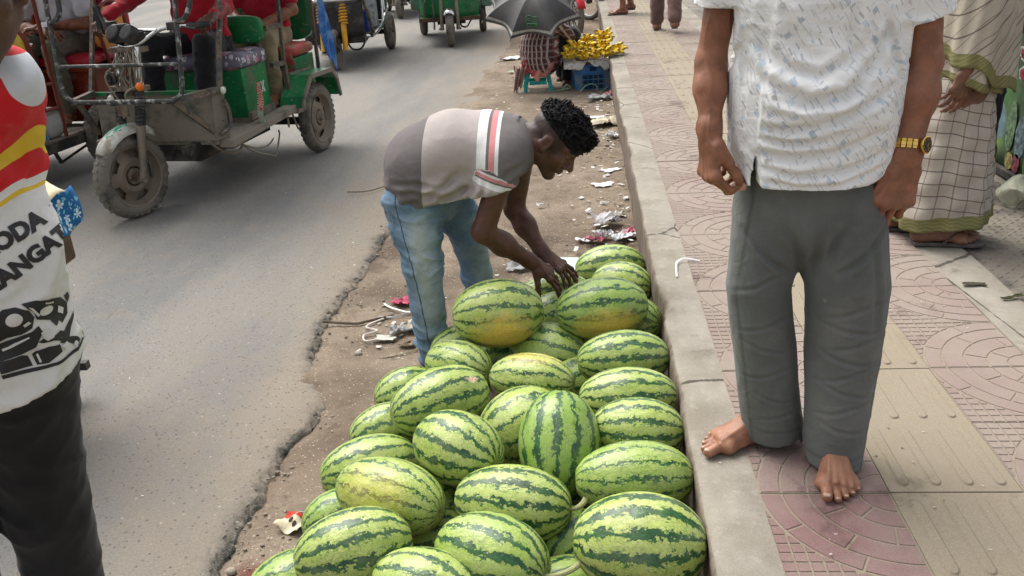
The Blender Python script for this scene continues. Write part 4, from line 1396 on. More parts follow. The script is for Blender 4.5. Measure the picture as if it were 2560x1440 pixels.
    # rear mudguards
    for s in (1, -1):
        m = MB(); pf = [(0.36, 0.40), (0.33, 0.47), (0.17, 0.60), (-0.20, 0.59), (-0.29, 0.51), (-0.325, 0.37)]
        for i in range(len(pf) - 1):
            (x0, z0), (x1, z1) = pf[i], pf[i + 1]
            m.add([(x0, s * 0.365, z0), (x0, s * 0.545, z0), (x1, s * 0.545, z1), (x1, s * 0.365, z1)], [(0, 1, 2, 3)])
        m.build('rear_mudguard', [M['green'] if True else None], root, smooth=False, solid=0.008)
        m = MB()
        for i in range(len(pf) - 1): m.sbar((pf[i][0], s * 0.547, pf[i][1] - 0.008), (pf[i + 1][0], s * 0.547, pf[i + 1][1] - 0.008), 0.016, 0.03)
        m.sbar((0.165, s * 0.372, 0.607), (-0.20, s * 0.372, 0.597), 0.03, 0.02)
        m.build('mudguard_edge', M['greengrey'], root)
    # posts, armrest, roof
    m = MB()
    for s in (1, -1):
        m.sbar((0.26, s * 0.40, 0.40), (0.27, s * 0.40, 0.70), 0.03); m.sbar((0.27, s * 0.40, 0.70), (0.20, s * 0.43, 1.76), 0.023)
        m.sbar((0.27, s * 0.40, 0.71), (0.42, s * 0.38, 0.715), 0.03); m.sbar((0.25, s * 0.41, 0.97), (0.40, s * 0.36, 0.965), 0.035)
        m.sbar((-0.30, s * 0.40, 0.58), (-0.30, s * 0.42, 1.76), 0.023); m.sbar((0.22, s * 0.42, 1.25), (-0.30, s * 0.41, 1.22), 0.025)
    m.build('body_post', M['frame'], root)
    m = MB(); m.grid(9, 9, lambda a, b: (1.48 - 1.95 * a, -0.52 + 1.04 * b, 1.80 + 0.07 * math.sin(math.pi * b)))
    m.build('roof', M['black'], root, solid=0.02)
    # blue side curtain at the back
    m = MB()
    m.grid(12, 24, lambda a, b: (-0.335 - 0.13 * a + 0.02 * math.sin(b * 9 + a * 4), 0.445 + 0.02 * math.sin(a * 9 + b * 6) + 0.02 * b, 1.70 - 1.20 * b * (0.82 + 0.18 * a + 0.05 * math.sin(a * 7))))
    m.build('side_curtain', M['blueplastic'], root, solid=0.003)
    return root


M['check_red'] = None
def gingham():
    g = G('faded_check_cloth', 0.9, 0, 0.1); o = g.obj(); s = g.sep(o)
    up = g.step(s[2], 0.50, 0.52)
    cx = g.step(g.ma('FRACT', g.ma('MULTIPLY', s[0], 60)), 0.45, 0.55); cz = g.step(g.ma('FRACT', g.ma('MULTIPLY', s[2], 60)), 0.45, 0.55)
    chk = g.mix(g.ma('ABSOLUTE', g.ma('SUBTRACT', cx, cz)), (0.42, 0.06, 0.04), (0.5, 0.42, 0.36))
    n = g.step(g.noise(o, 26, 3, 0.5), 0.5, 0.56)
    pr = g.mix(n, (0.22, 0.3, 0.22), (0.4, 0.07, 0.05))
    g.color(g.mix(up, pr, chk)); g.bump(g.noise(o, 40, 3, 0.5), 0.004, 0.5)
    return g.m
M['check_red'] = gingham()

GREEN = green_rickshaw()
_m = MB()
_m.grid(7, 16, lambda a, b: (0.83 + (0.035 + 0.045 * b) * (a - 0.3) + 0.006 * math.sin(b * 11), 0.475 + 0.012 * math.sin(a * 8 + b * 5), 0.67 - 0.29 * b))
_o = _m.build('hanging_cloth', M['check_red'], None, solid=0.003)
_o.matrix_world = GREEN.matrix_basis.copy()
tag(_o, 'faded red check rag knotted to the side of the green rickshaw', 'cloth')


def roof_slab(root, x0, x1, mat):
    m = MB(); m.grid(7, 9, lambda a, b: (x0 + (x1 - x0) * a, -0.50 + 1.0 * b, 1.80 + 0.06 * math.sin(math.pi * b)))
    m.build('roof', M[mat], root, solid=0.02)


def red_rickshaw():
    root = empty('auto_rickshaw', (-4.07, 6.43, 0.023), (-0.14, -0.99), 'red-brown three-wheeler with yellow and orange seat backs at the left edge', 'auto rickshaw', 'electric three-wheelers on the road')
    wheel(root, (0, 0.45, 0.235), (0, 1, 0), 0.238, 0.085, rimmat='dark')
    wheel(root, (0, -0.45, 0.235), (0, -1, 0), 0.238, 0.085)
    S = steer_fn(0.0)
    wheel(root, S((1.70, 0, 0.235)), (0, 1, 0), 0.238, 0.09)
    fk = front_fork(root, S, leg='chrome')
    m = MB(); m.box((0.70, 0, 0.30), (1.15, 0.86, 0.03)); m.build('floor_plate', M['muddy'], root)
    m = MB(); m.box((0.70, 0.435, 0.265), (1.16, 0.02, 0.07)); m.box((0.70, -0.435, 0.265), (1.16, 0.02, 0.07)); m.box((0.5, 0, 0.25), (1.3, 0.5, 0.06)); m.sbar((0, -0.45, .235), (0, .45, .235), 0.05)
    m.sbar((0.55, 0.40, 0.26), (0.50, 0.40, 0.14), 0.02); m.sbar((0.50, 0.40, 0.14), (0.05, 0.40, 0.22), 0.014)
    m.build('chassis', M['dark'], root)
    # rear seat
    m = MB(); m.box((-0.30, 0, 0.56), (0.46, 0.80, 0.30), taper=(1.05, 1)); rb = m.build('rear_seat_box', M['redpaint'], root, bevel=0.012)
    m = MB(); m.box((-0.30, 0, 0.705), (0.54, 0.86, 0.03)); m.build('seat_ledge', M['redpaint'], rb, bevel=0.006)
    m = MB()
    m.add([(-0.06, 0.40, 0.315), (-0.06, -0.40, 0.315), (-0.06, -0.40, 0.42), (-0.06, 0.40, 0.42), (-0.2, 0.42, 0.315), (-0.14, 0.42, 0.42)], [(0, 1, 2, 3), (4, 0, 3, 5)])
    m.box((-0.17, 0.0, 0.365), (0.20, 0.82, 0.10)); m.build('kick_board', M['redpaint'], root)
    cushion(c=(-0.28, 0, 0.765), d=(0.50, 0.82, 0.10), seed=3).build('rear_seat', M['redvinyl'], root, angle=0)
    bk = cushion(c=(-0.56, 0, 1.08), d=(0.12, 0.86, 0.56), e=0.25, sag=0.004).build('rear_backrest', M['redvinyl'], root, angle=0)
    cushion(c=(-0.52, -0.05, 1.27), d=(0.10, 0.70, 0.22), e=0.25, sag=0.004).build('backrest_panel', M['pink'], bk, angle=0)
    # orange side cushions inside a tube loop
    for s in (1, -1):
        c = cushion(c=(-0.36, s * 0.40, 0.98), d=(0.34, 0.07, 0.30), e=0.3, sag=0.003).build('side_cushion', M['orange'], root, angle=0)
        m = MB(); m.tube(smoothpath([(-0.50, s * 0.43, 0.76), (-0.54, s * 0.43, 0.95), (-0.50, s * 0.43, 1.12), (-0.36, s * 0.43, 1.17), (-0.24, s * 0.43, 1.10), (-0.20, s * 0.43, 0.95), (-0.24, s * 0.43, 0.72)], 5), 0.014, 8)
        m.build('side_rail', M['redtube'], root)
    # front bench, its back facing us
    cushion(c=(0.56, 0.16, 0.87), d=(0.11, 0.50, 0.40), e=0.28, sag=0.003).build('bench_backrest', M['yellow'], root, angle=0)
    m = MB(); m.tube(smoothpath([(0.56, 0.42, 0.52), (0.555, 0.425, 0.80), (0.55, 0.415, 0.98), (0.55, 0.34, 1.08), (0.55, 0.20, 1.11), (0.55, -0.2, 1.11), (0.55, -0.4, 1.05), (0.55, -0.42, 0.52)], 5), 0.017, 8)
    m.tube(smoothpath([(0.50, 0.42, 0.955), (0.46, 0.36, 0.955), (0.46, 0.25, 0.93), (0.47, 0.12, 0.84)], 5), 0.013, 8); m.tube([(0.50, 0.42, 0.745), (0.46, 0.10, 0.735)], 0.013, 8)
    m.tube([(0.41, 0.425, 0.31), (0.40, 0.43, 1.78)], 0.014, 8); m.tube([(0.41, -0.425, 0.31), (0.40, -0.43, 1.78)], 0.014, 8); m.tube([(-0.52, 0.43, 0.72), (-0.52, 0.43, 1.78)], 0.014, 8); m.tube([(-0.52, -0.43, 0.72), (-0.52, -0.43, 1.78)], 0.014, 8)
    m.tube([(0.56, 0.42, 0.52), (0.41, 0.425, 0.52)], 0.013, 8); m.tube([(0.56, 0.42, 0.69), (0.41, 0.425, 0.69)], 0.012, 8)
    m.build('tube_frame', M['redtube'], root)
    m = MB(); m.box((0.545, 0.0, 0.60), (0.03, 0.82, 0.175)); pb = m.build('bench_board', M['redpaint'], root, bevel=0.004)
    m = MB()
    # winged emblem on the board (faces backwards, towards -x)
    X = 0.5285
    m.lathe([(0.016, 0.0), (0.019, 0.003), (0.022, 0.0)], (X, 0.29, 0.63), (-1, 0, 0), 18); m.lathe([(0, 0.003), (0.007, 0.002), (0.009, 0)], (X, 0.29, 0.63), (-1, 0, 0), 10)
    for s in (-1, 1):
        for k in range(3):
            m.sbar((X, 0.29 + s * 0.024, 0.642 - k * 0.011), (X, 0.29 + s * (0.068 - k * 0.012), 0.650 - k * 0.014), 0.004, 0.006)
    for k in range(6): m.sbar((X, 0.325 - k * 0.014, 0.572 + 0.006 * (k % 2)), (X, 0.332 - k * 0.014, 0.590), 0.004, 0.004)
    m.build('winged_emblem', M['gold_line'], pb)
    roof_slab(root, 1.5, -0.75, 'redpaint')
    return root


RED = red_rickshaw()


def sack():
    g = G('printed_woven_sack', 0.8, 0, 0.2); o = g.obj()
    g.color(g.mix(g.step(g.noise(o, 6, 5, 0.6), 0.35, 0.65), (0.30, 0.28, 0.26), (0.42, 0.40, 0.38))); g.bump(g.noise(o, 25, 4, 0.6), 0.01, 0.6)
    m = cushion(c=(0, 0, 0.10), d=(0.16, 0.34, 0.22), e=0.4, sag=0.012)
    o = m.build('sack', g.m, None, angle=0)
    o.matrix_world = RED.matrix_basis @ Matrix.Translation((0.47, 0.26, 0.317))
    tag(o, 'grey printed sack lying on the floor of the red rickshaw', 'sack')
    c = bpy.data.curves.new('lettering', 'FONT'); c.body = 'টা'; c.size = 0.13; c.extrude = 0.0015
    t = bpy.data.objects.new('lettering', c); COL.objects.link(t)
    me = bpy.data.meshes.new_from_object(t.evaluated_get(bpy.context.evaluated_depsgraph_get())); bpy.data.objects.remove(t)
    t = link('lettering', me, simple('brown_print', (0.13, 0.035, 0.03), 0.8), o)
    t.matrix_local = Matrix.Translation((-0.084, 0.10, 0.06)) @ Matrix.Rotation(rad(-90), 4, 'Z') @ Matrix.Rotation(rad(82), 4, 'X')
sack()


def black_rickshaw():
    root = empty('auto_rickshaw', (-3.09, 12.25, 0.023), (0.08, -1.0), 'black three-wheeler with chrome bars and a yellow front shock absorber', 'auto rickshaw', 'electric three-wheelers on the road')
    S = steer_fn(0.05)
    for s in (1, -1): wheel(root, (0, s * 0.46, 0.235), (0, s, 0), 0.24, 0.11, detail=False, tyremat='rubber_far')
    wheel(root, S((1.69, 0, 0.235)), (0, 1, 0), 0.24, 0.09, detail=False, tyremat='rubber_far')
    m = MB()
    for sy in (-0.13, 0.13):
        m.tube([(1.52, sy, 0.80), (1.60, sy, 0.50)], 0.032, 10); m.tube([(1.60, sy, 0.52), (1.66, sy, 0.22)], 0.034, 10)
    sh = m.build('shock_absorber', M['shock'], root)
    m = MB()
    for sy in (-0.13, 0.13): coil(m, (1.54, sy, 0.76), (1.60, sy, 0.52), 0.048, 7, 0.012)
    m.build('spring', M['shock'], sh)
    m = MB()
    m.grid(9, 6, lambda a, b: (1.50 + 0.10 * math.sin(math.pi * a), -0.36 + 0.72 * a, 0.36 + 0.42 * b)); m.box((1.42, 0, 0.33), (0.2, 0.7, 0.08))
    m.build('front_panel', M['black'], root, solid=0.02)
    m = MB()
    for z in (0.80, 0.87): m.tube(smoothpath([(1.2, -0.40, z), (1.60, -0.34, z), (1.66, 0, z), (1.60, 0.34, z), (1.2, 0.44, z)], 5), 0.020, 8)
    m.tube(smoothpath([(1.45, 0.30, 0.36), (1.25, 0.40, 0.33), (1.0, 0.44, 0.36), (0.7, 0.46, 0.40), (0.35, 0.50, 0.55), (0.28, 0.50, 0.62)], 5), 0.022, 8)
    m.tube(smoothpath([(0.62, 0.47, 0.42), (0.55, 0.47, 0.75), (0.50, 0.46, 0.92), (0.42, 0.45, 1.05)], 4), 0.017, 8)
    m.tube([(0.40, 0.47, 0.55), (0.34, 0.46, 1.0)], 0.013, 8)
    m.build('chrome_bar', M['chrome'], root)
    m = MB(); m.tube([(1.45, 0.36, 0.80), (1.20, 0.42, 0.36)], 0.022, 8); m.sbar((1.2, .44, .87), (1.05, .44, 1.76), .03); m.sbar((1.2, -.44, .87), (1.05, -.44, 1.76), .03); m.sbar((-.4, .44, .5), (-.4, .44, 1.76), .03); m.sbar((-.4, -.44, .5), (-.4, -.44, 1.76), .03)
    m.build('body_post', M['frame'], root)
    m = MB(); m.box((0.55, 0, 0.34), (1.5, 0.84, 0.05)); m.box((0.4, 0, 0.26), (1.2, 0.5, 0.08)); m.sbar((0, -.45, .235), (0, .45, .235), .06); m.build('chassis', M['dark'], root)
    m = MB(); m.box((0.62, 0.0, 0.56), (0.30, 0.78, 0.38)); m.build('seat_box', M['greypanel'], root, bevel=0.01)
    cushion(c=(0.62, 0, 0.82), d=(0.40, 0.82, 0.12)).build('front_seat', M['red_cover'], root, angle=0)
    m = MB(); m.box((1.02, 0.22, 0.49), (0.20, 0.26, 0.26)); bb = m.build('battery_case', M['bluepaint'], root, bevel=0.012)
    m = MB(); m.box((0.985, 0.36, 0.55), (0.08, 0.012, 0.12)); m.build('label_panel', M['rust'], bb)
    m = MB(); m.box((0.1, 0.44, 0.66), (0.55, 0.03, 0.30)); m.box((0.1, -0.44, 0.66), (0.55, 0.03, 0.30)); m.box((-0.25, 0, 0.56), (0.4, 0.8, 0.35)); m.build('side_panel', M['black'], root, bevel=0.008)
    m = MB(); m.ball((1.44, 0.30, 0.44), 0.04, 10, 8); m.build('fog_lamp', M['whiteglass'], root)
    m = MB(); m.tube(smoothpath([(1.40, 0.10, 0.32), (1.38, 0.16, 0.20), (1.32, 0.26, 0.19), (1.28, 0.33, 0.30)], 6), 0.012, 6); m.build('hose', M['wiredark'], root)
    roof_slab(root, 1.3, -0.6, 'black')


black_rickshaw()


def far_green(pos, fwd, label, body='green', wing='green2', full=True):
    root = empty('auto_rickshaw', (pos[0], pos[1], 0.023), fwd, label, 'auto rickshaw', 'electric three-wheelers on the road')
    for s in (1, -1): wheel(root, (0, s * 0.45, 0.235), (0, s, 0), 0.24, 0.10, detail=False, tyremat='rubber_far')
    wheel(root, (1.55, 0, 0.235), (0, 1, 0), 0.24, 0.10, detail=False, tyremat='rubber_far')
    S = lambda p: V3(p)
    m = MB()
    for sy in (-0.10, 0.10):
        m.tube([(1.40, sy, 0.85), (1.55, sy * 1.1, 0.22)], [0.022, 0.026], 8); m.tube([(1.55, sy * 0.8, 0.235), (1.55, sy * 1.5, 0.235)], 0.02, 6)
    fk = m.build('fork', M['wire'], root)
    m = MB()
    for sy in (-0.10, 0.10): m.ball((1.44, sy * 1.1, 0.71), (0.03, 0.028, 0.045), 8, 6)
    m.build('reflector', M['whiteglass'], root)
    m = MB()
    m.grid(9, 8, lambda a, b: (1.55 + 0.27 * math.cos(rad(50 + 80 * a)), (b - 0.5) * 0.15, 0.235 + (0.285 - 0.05 * (2 * b - 1) ** 2) * math.sin(rad(50 + 80 * a))))
    m.build('front_mudguard', M['chrome'], root, solid=0.006)
    m = MB(); m.grid(12, 7, lambda a, b: (1.25 + 0.16 * math.sin(math.pi * a) ** 0.6, -0.40 + 0.80 * a, 0.36 + 0.50 * b)); m.box((1.2, 0, 0.345), (0.3, 0.8, 0.05)); fp = m.build('front_panel', M[body], root, solid=0.015)
    m = MB(); m.box((1.40, 0, 0.345), (0.05, 0.84, 0.05)); m.build('bumper_beam', M['brownwood'], fp)
    m = MB()
    for s in (1, -1): m.box((0.05, s * 0.52, 0.52), (0.62, 0.16, 0.26)); m.box((-0.28, s * 0.52, 0.44), (0.02, 0.17, 0.14))
    m.build('rear_mudguard', M[wing], root, bevel=0.02)
    m = MB(); m.box((0.5, 0, 0.33), (1.6, 0.80, 0.05)); m.sbar((0, -.45, .235), (0, .45, .235), .06); m.box((0.4, 0, 0.27), (0.9, 0.4, 0.1)); m.build('chassis', M['dark'], root)
    m = MB(); m.box((0.45, 0, 0.55), (0.35, 0.74, 0.38)); m.box((-0.25, 0, 0.6), (0.4, 0.76, 0.45)); m.build('seat_box', M[body], root, bevel=0.01)
    cushion(c=(0.45, 0, 0.80), d=(0.42, 0.78, 0.12)).build('driver_seat', M['black'], root, angle=0)
    m = MB()
    m.tube([(1.3, -0.30, 0.98), (1.3, 0.30, 0.98)], 0.014, 8); m.tube([(1.40, 0, 0.86), (1.3, 0, 1.0)], 0.02, 8)
    m.sbar((1.30, 0.40, 0.85), (1.10, 0.43, 1.76), .03); m.sbar((1.30, -0.40, .85), (1.10, -0.43, 1.76), .03); m.sbar((-.4, .42, .6), (-.4, .42, 1.76), .03); m.sbar((-.4, -.42, .6), (-.4, -.42, 1.76), .03)
    m.tube(smoothpath([(1.42, -0.22, 0.62), (1.46, -0.30, 0.62), (1.44, -0.34, 0.50), (1.42, -0.33, 0.36)], 4), 0.012, 6); m.tube(smoothpath([(1.42, -0.22, 0.62), (1.45, -0.21, 0.5), (1.44, -0.22, 0.22)], 4), 0.012, 6)
    m.build('body_post', M['frame'], root)
    m = MB(); m.tube(smoothpath([(1.30, 0.12, 0.33), (1.32, 0.15, 0.24), (1.30, 0.22, 0.22), (1.28, 0.27, 0.28), (1.27, 0.30, 0.33)], 6), 0.012, 6); m.build('hose', M['wiredark'], root)
    roof_slab(root, 1.3, -0.6, 'black')
    return root


far_green((-1.95, 13.75), (0.11, -0.99), 'green three-wheeler seen head-on in the road beyond the black one')
far_green((-3.35, 17.9), (0.05, -1.0), 'three-wheeler of which only one dusty front wheel shows, farthest back', 'black', 'black')

# ================================================================= people: anatomy helpers
def frame3(f, n):
    """unit forward f, dorsal n (made perpendicular), side s = f x n"""
    f = nrm(f); n = V3(n); n = nrm(n - f * (f @ n)); s = np.cross(f, n)
    return f, n, s


def hand(W, f, n, thumb, sc=1.0, curl=((20, 30, 20),) * 4, spread=(8, 2, -4, -10), th=(45, 20, 15, 20), droop=0):
    """W wrist, f towards fingers, n back of hand, thumb=+1 if the thumb lies on f x n side else -1.
    curl: per finger (mcp, pip, dip) degrees. th: (angle out, drop towards palm, bend1, bend2)"""
    f, n, s = frame3(f, n); s = s * thumb; W = V3(W)
    pr = []; nails = []
    pr.append(ec(W - f * 0.02 * sc, W + f * 0.03 * sc, (0.026 * sc, 0.019 * sc), (0.032 * sc, 0.017 * sc), 0.012, s))
    pr.append(ec(W + f * 0.025 * sc, W + f * 0.080 * sc, (0.033 * sc, 0.016 * sc), (0.040 * sc, 0.012 * sc), 0.012, s))
    pr.append(el(W + f * 0.038 * sc + s * 0.022 * sc - n * 0.010 * sc, 0.017 * sc, 0.012))
    K = [(0.088, 0.029), (0.093, 0.010), (0.089, -0.009), (0.080, -0.027)]
    Ls = [(0.044, 0.026, 0.020), (0.048, 0.030, 0.021), (0.045, 0.028, 0.021), (0.035, 0.021, 0.018)]
    R0 = [0.0087, 0.0090, 0.0085, 0.0076]
    def rot(v, axis, a):
        a = rad(a); return v * math.cos(a) + np.cross(axis, v) * math.sin(a) + axis * (axis @ v) * (1 - math.cos(a))
    for i in range(4):
        p = W + (f * K[i][0] + s * K[i][1]) * sc
        pr.append(el(p + n * 0.002 * sc, 0.0118 * sc, 0.010))
        # tendon ridge on the back of the hand
        pr.append(ec(W + f * 0.03 * sc + s * K[i][1] * 0.5 * sc + n * 0.0125 * sc, p + n * 0.006 * sc, 0.0035 * sc, 0.005 * sc, 0.008))
        d = rot(f, n, -spread[i] * thumb * -1 if False else 0)
        d = nrm(f * math.cos(rad(spread[i])) + s * math.sin(rad(spread[i])))
        side = nrm(np.cross(d, n))
        nn = n.copy()
        for k in range(3):
            a = -curl[i][k]
            d2 = nrm(d * math.cos(rad(a)) + nn * math.sin(rad(a)))
            nn = nrm(nn * math.cos(rad(a)) - d * math.sin(rad(a))); d = d2
            q = p + d * Ls[i][k] * sc
            r0 = R0[i] * (1 - 0.07 * k) * sc; r1 = R0[i] * (1 - 0.07 * (k + 1)) * sc * (0.92 if k == 2 else 1)
            pr.append(ec(p, q, r0, r1, 0.0045 if k else 0.007))
            if k < 2: pr.append(el(q + nn * 0.0012 * sc, r1 * 1.06, 0.004))
            p = q
        nails.append((p + nn * R0[i] * 0.62 * sc - d * 0.002 * sc, d, nn, R0[i] * 0.72 * sc))
    o, dr, b1, b2 = th
    p = W + (f * 0.022 + s * 0.026 - n * 0.006) * sc
    d = nrm(f * math.cos(rad(o)) + s * math.sin(rad(o)) - n * math.sin(rad(dr)))
    inw = nrm(-s * 0.8 - n * 0.6); inw = nrm(inw - d * (inw @ d))
    for k, (L, r0, r1) in enumerate([(0.043, 0.0145, 0.0118), (0.034, 0.0112, 0.0105), (0.027, 0.0105, 0.0088)]):
        if k:
            a = rad((b1, b2)[k - 1]); d, inw = nrm(d * math.cos(a) + inw * math.sin(a)), nrm(inw * math.cos(a) - d * math.sin(a))
        q = p + d * L * sc
        pr.append(ec(p, q, r0 * sc, r1 * sc, 0.010 if k == 0 else 0.005)); p = q
    tn = nrm(-inw)
    nails.append((p + tn * 0.0062 * sc - d * 0.001 * sc, d, tn, 0.0085 * sc))
    return pr, nails


def nail_mesh(m, nails, L=1.3):
    for p, d, nn, r in nails:
        s = np.cross(d, nn)
        A = np.stack([d, s, nn])
        m.ball(p, (r * L, r, r * 0.38), 10, 6, 0, A)


def foot(A, f, s, L=0.235, up=(0, 0, 1), gz=0.0, splay=0.0):
    """A ankle joint; f toes direction (horizontal); s towards the big toe; gz ground height"""
    f = nrm(f); s = nrm(s); u = V3((0, 0, 1)); k = L / 0.235
    H = V3((A[0], A[1], gz)) - f * 0.040 * k
    pr = [el(H + u * 0.026 * k, (0.031 * k, 0.031 * k, 0.028 * k), 0.02)]
    pr.append(ec(A, H + f * 0.025 * k + u * 0.04 * k, 0.036 * k, 0.034 * k, 0.02))
    pr.append(ec(A + f * 0.012 * k - u * 0.02 * k, H + f * 0.155 * k + u * 0.024 * k, (0.030 * k, 0.036 * k), (0.042 * k, 0.021 * k), 0.025, s))
    pr.append(ec(H + u * 0.018 * k, H + f * 0.16 * k + u * 0.013 * k, (0.028 * k, 0.018 * k), (0.042 * k, 0.013 * k), 0.02, s))
    pr.append(el(H + f * 0.165 * k + s * 0.026 * k + u * 0.018 * k, 0.021 * k, 0.015))
    pr.append(el(H + f * 0.145 * k - s * 0.034 * k + u * 0.014 * k, 0.016 * k, 0.015))
    pr.append(el(A + s * 0.034 * k + u * 0.004, 0.013 * k, 0.012)); pr.append(el(A - s * 0.034 * k - u * 0.006, 0.013 * k, 0.012))
    nails = []
    T = [(0.176, 0.028, 0.048, 0.0145), (0.180, 0.006, 0.042, 0.0098), (0.172, -0.011, 0.036, 0.0092), (0.162, -0.026, 0.030, 0.0088), (0.148, -0.039, 0.026, 0.0090)]
    for i, (a, b, l, r) in enumerate(T):
        ang = rad(4 - 5.5 * i + splay * (2 - i))
        d = f * math.cos(ang) + s * math.sin(ang)
        p = H + f * (a - 0.008) * k + s * b * k + u * (r * 1.25) * k
        q = p + d * l * 0.55 * k + u * 0.004 * k
        e = q + d * l * 0.5 * k - u * 0.006 * k
        pr.append(ec(p, q, r * 0.95 * k, r * 0.92 * k, 0.007)); pr.append(ec(q, e, r * 0.94 * k, r * (1.0 if i else 0.95) * k, 0.004))
        nails.append((e + u * r * 0.66 * k + d * 0.002, d, nrm(u * 0.9 + d * 0.35), r * 0.72 * k))
    return pr, nails


def head_prims(c, f, u, neck=None, sc=1.0, neck_r=0.055):
    f = nrm(f); u = V3(u); u = nrm(u - f * (u @ f)); r = np.cross(f, u)
    c = V3(c); B = np.stack([r, f, u])
    P = lambda a, b, d: c + (r * a + f * b + u * d) * sc
    e = lambda a, b, d, rr, k=0.01: el(P(a, b, d), tuple(x * sc for x in rr), k * sc, B)
    pr = [e(0, -0.014, 0.024, (0.073, 0.093, 0.083), 0.02), e(0, 0.030, -0.030, (0.057, 0.056, 0.074), 0.025)]
    for s in (-1, 1):
        pr.append(ec(P(s * 0.052, -0.002, -0.055), P(s * 0.014, 0.060, -0.100), 0.015 * sc, 0.014 * sc, 0.022 * sc))
        pr.append(ec(P(s * 0.010, 0.078, 0.017), P(s * 0.046, 0.062, 0.020), 0.010 * sc, 0.009 * sc, 0.014 * sc))
        pr.append(e(s * 0.043, 0.058, -0.026, (0.018, 0.016, 0.016), 0.02))
        q = sub(e(s * 0.031, 0.090, -0.001, (0.015, 0.012, 0.009), 0.010)); pr.append(q)
        pr.append(e(s * 0.031, 0.070, -0.002, (0.0145, 0.0135, 0.0125), 0.004))
    pr.append(e(0, 0.068, -0.098, (0.020, 0.016, 0.016), 0.015))
    pr.append(ec(P(0, 0.080, 0.008), P(0, 0.104, -0.030), 0.0075 * sc, 0.012 * sc, 0.010 * sc))
    for s in (-1, 1): pr.append(e(s * 0.0135, 0.090, -0.036, (0.0095, 0.010, 0.0085), 0.006))
    pr.append(e(0, 0.080, -0.060, (0.026, 0.012, 0.008), 0.010)); pr.append(e(0, 0.083, -0.057, (0.019, 0.011, 0.0048), 0.004)); pr.append(e(0, 0.081, -0.068, (0.018, 0.011, 0.0058), 0.004))
    for s in (-1, 1):
        pr.append(e(s * 0.074, -0.006, -0.010, (0.008, 0.020, 0.031), 0.006)); pr.append(sub(e(s * 0.082, -0.001, -0.008, (0.007, 0.010, 0.017), 0.005))); pr.append(e(s * 0.073, 0.002, -0.034, (0.007, 0.008, 0.009), 0.004))
    if neck is not None:
        pr.append(ec(P(0, -0.030, -0.045), neck, 0.052 * sc, neck_r, 0.03))
    return pr, P, (r, f, u)


def face_bits(root, P, ax, sc, skinmat, brow=True):
    r, f, u = ax; A = np.stack([r, f, u])
    m = MB()
    for s in (-1, 1): m.ball(P(s * 0.031, 0.0722, -0.002), (0.0118 * sc, 0.0105 * sc, 0.0058 * sc), 12, 8, 0, A)
    ev = m.build('eye', M['eye'], root)
    m = MB()
    for s in (-1, 1): m.ball(P(s * 0.031, 0.0825, -0.002), (0.0052 * sc, 0.0032 * sc, 0.0052 * sc), 10, 6, 0, A)
    m.build('iris', M['dial'], ev)
    m = MB()
    for s in (-1, 1): m.tube(smoothpath([P(s * 0.012, 0.0885, 0.020), P(s * 0.028, 0.0855, 0.027), P(s * 0.047, 0.069, 0.022)], 4), [0.0042 * sc] * 4 + [0.0034 * sc] * 4 + [0.002 * sc], 6)
    m.build('eyebrow', M['hair'], root)


def hair_cap(P, ax, sc, low=-0.02, thick=0.012, seed=1, h=0.004, front=0.055):
    """short hair volume following the skull above a hairline"""
    r, f, u = ax; B = np.stack([r, f, u])
    pr = [el(P(0, -0.014, 0.026), tuple((x + thick) * sc for x in (0.073, 0.093, 0.083)), 0.01, B)]
    c0 = P(0, 0, 0)
    def cutf(Q):
        q = (Q - c0) / sc
        fr = q @ f; up_ = q @ u; lr = np.abs(q @ r)
        line = np.where(fr > 0.02, 0.052 + (fr - front) * 0.2 - lr * 0.1, low + np.clip((fr + 0.02), 0, 0.04) * 1.5)
        return (line - up_) * sc
    def dsp(Q):
        return -0.004 * sc * ridge(Q, 26, seed) - 0.003 * sc * pn(Q, 60, seed + 1)
    lo = None
    V, F = body_fn(pr, h, lambda Q, d: np.maximum(d + dsp(Q), cutf(Q)))
    return V, F


def body_fn(prims, h, fn, smooth=1, pad=0.02):
    """like body but the field may be edited everywhere by fn(P, d)"""
    lo = np.min([_bounds(p)[0] for p in prims if not p['sub']], axis=0) - 3 * h - pad
    hi = np.max([_bounds(p)[1] for p in prims if not p['sub']], axis=0) + 3 * h + pad
    n = np.ceil((hi - lo) / h).astype(int) + 1
    P = np.stack(np.meshgrid(*[lo[i] + h * np.arange(n[i]) for i in range(3)], indexing='ij'), -1)
    D = np.full(n, 1.0)
    for p in prims:
        d = _eval(p, P); k = p['k']
        if p['sub']: D = np.maximum(D, -d)
        else:
            hh = np.maximum(k - np.abs(D - d), 0) / k; D = np.minimum(D, d) - hh * hh * k * 0.25
    D = fn(P, D)
    V, F = nets(D, lo, h)
    for _ in range(smooth): V = lap(V, F)
    return V, F


def body_fn2(prims, h, disp, cutf):
    """body() with an extra cutting field"""
    return body(prims, h, disp, cut=[cutf])


def put(name, VF, mats, parent, base, attrs=None, smooth=True):
    V, F = VF
    me = np_mesh(name, V - V3(base), F, smooth)
    for k, a in (attrs or {}).items(): set_attr(me, k, a)
    return link(name, me, mats, parent)


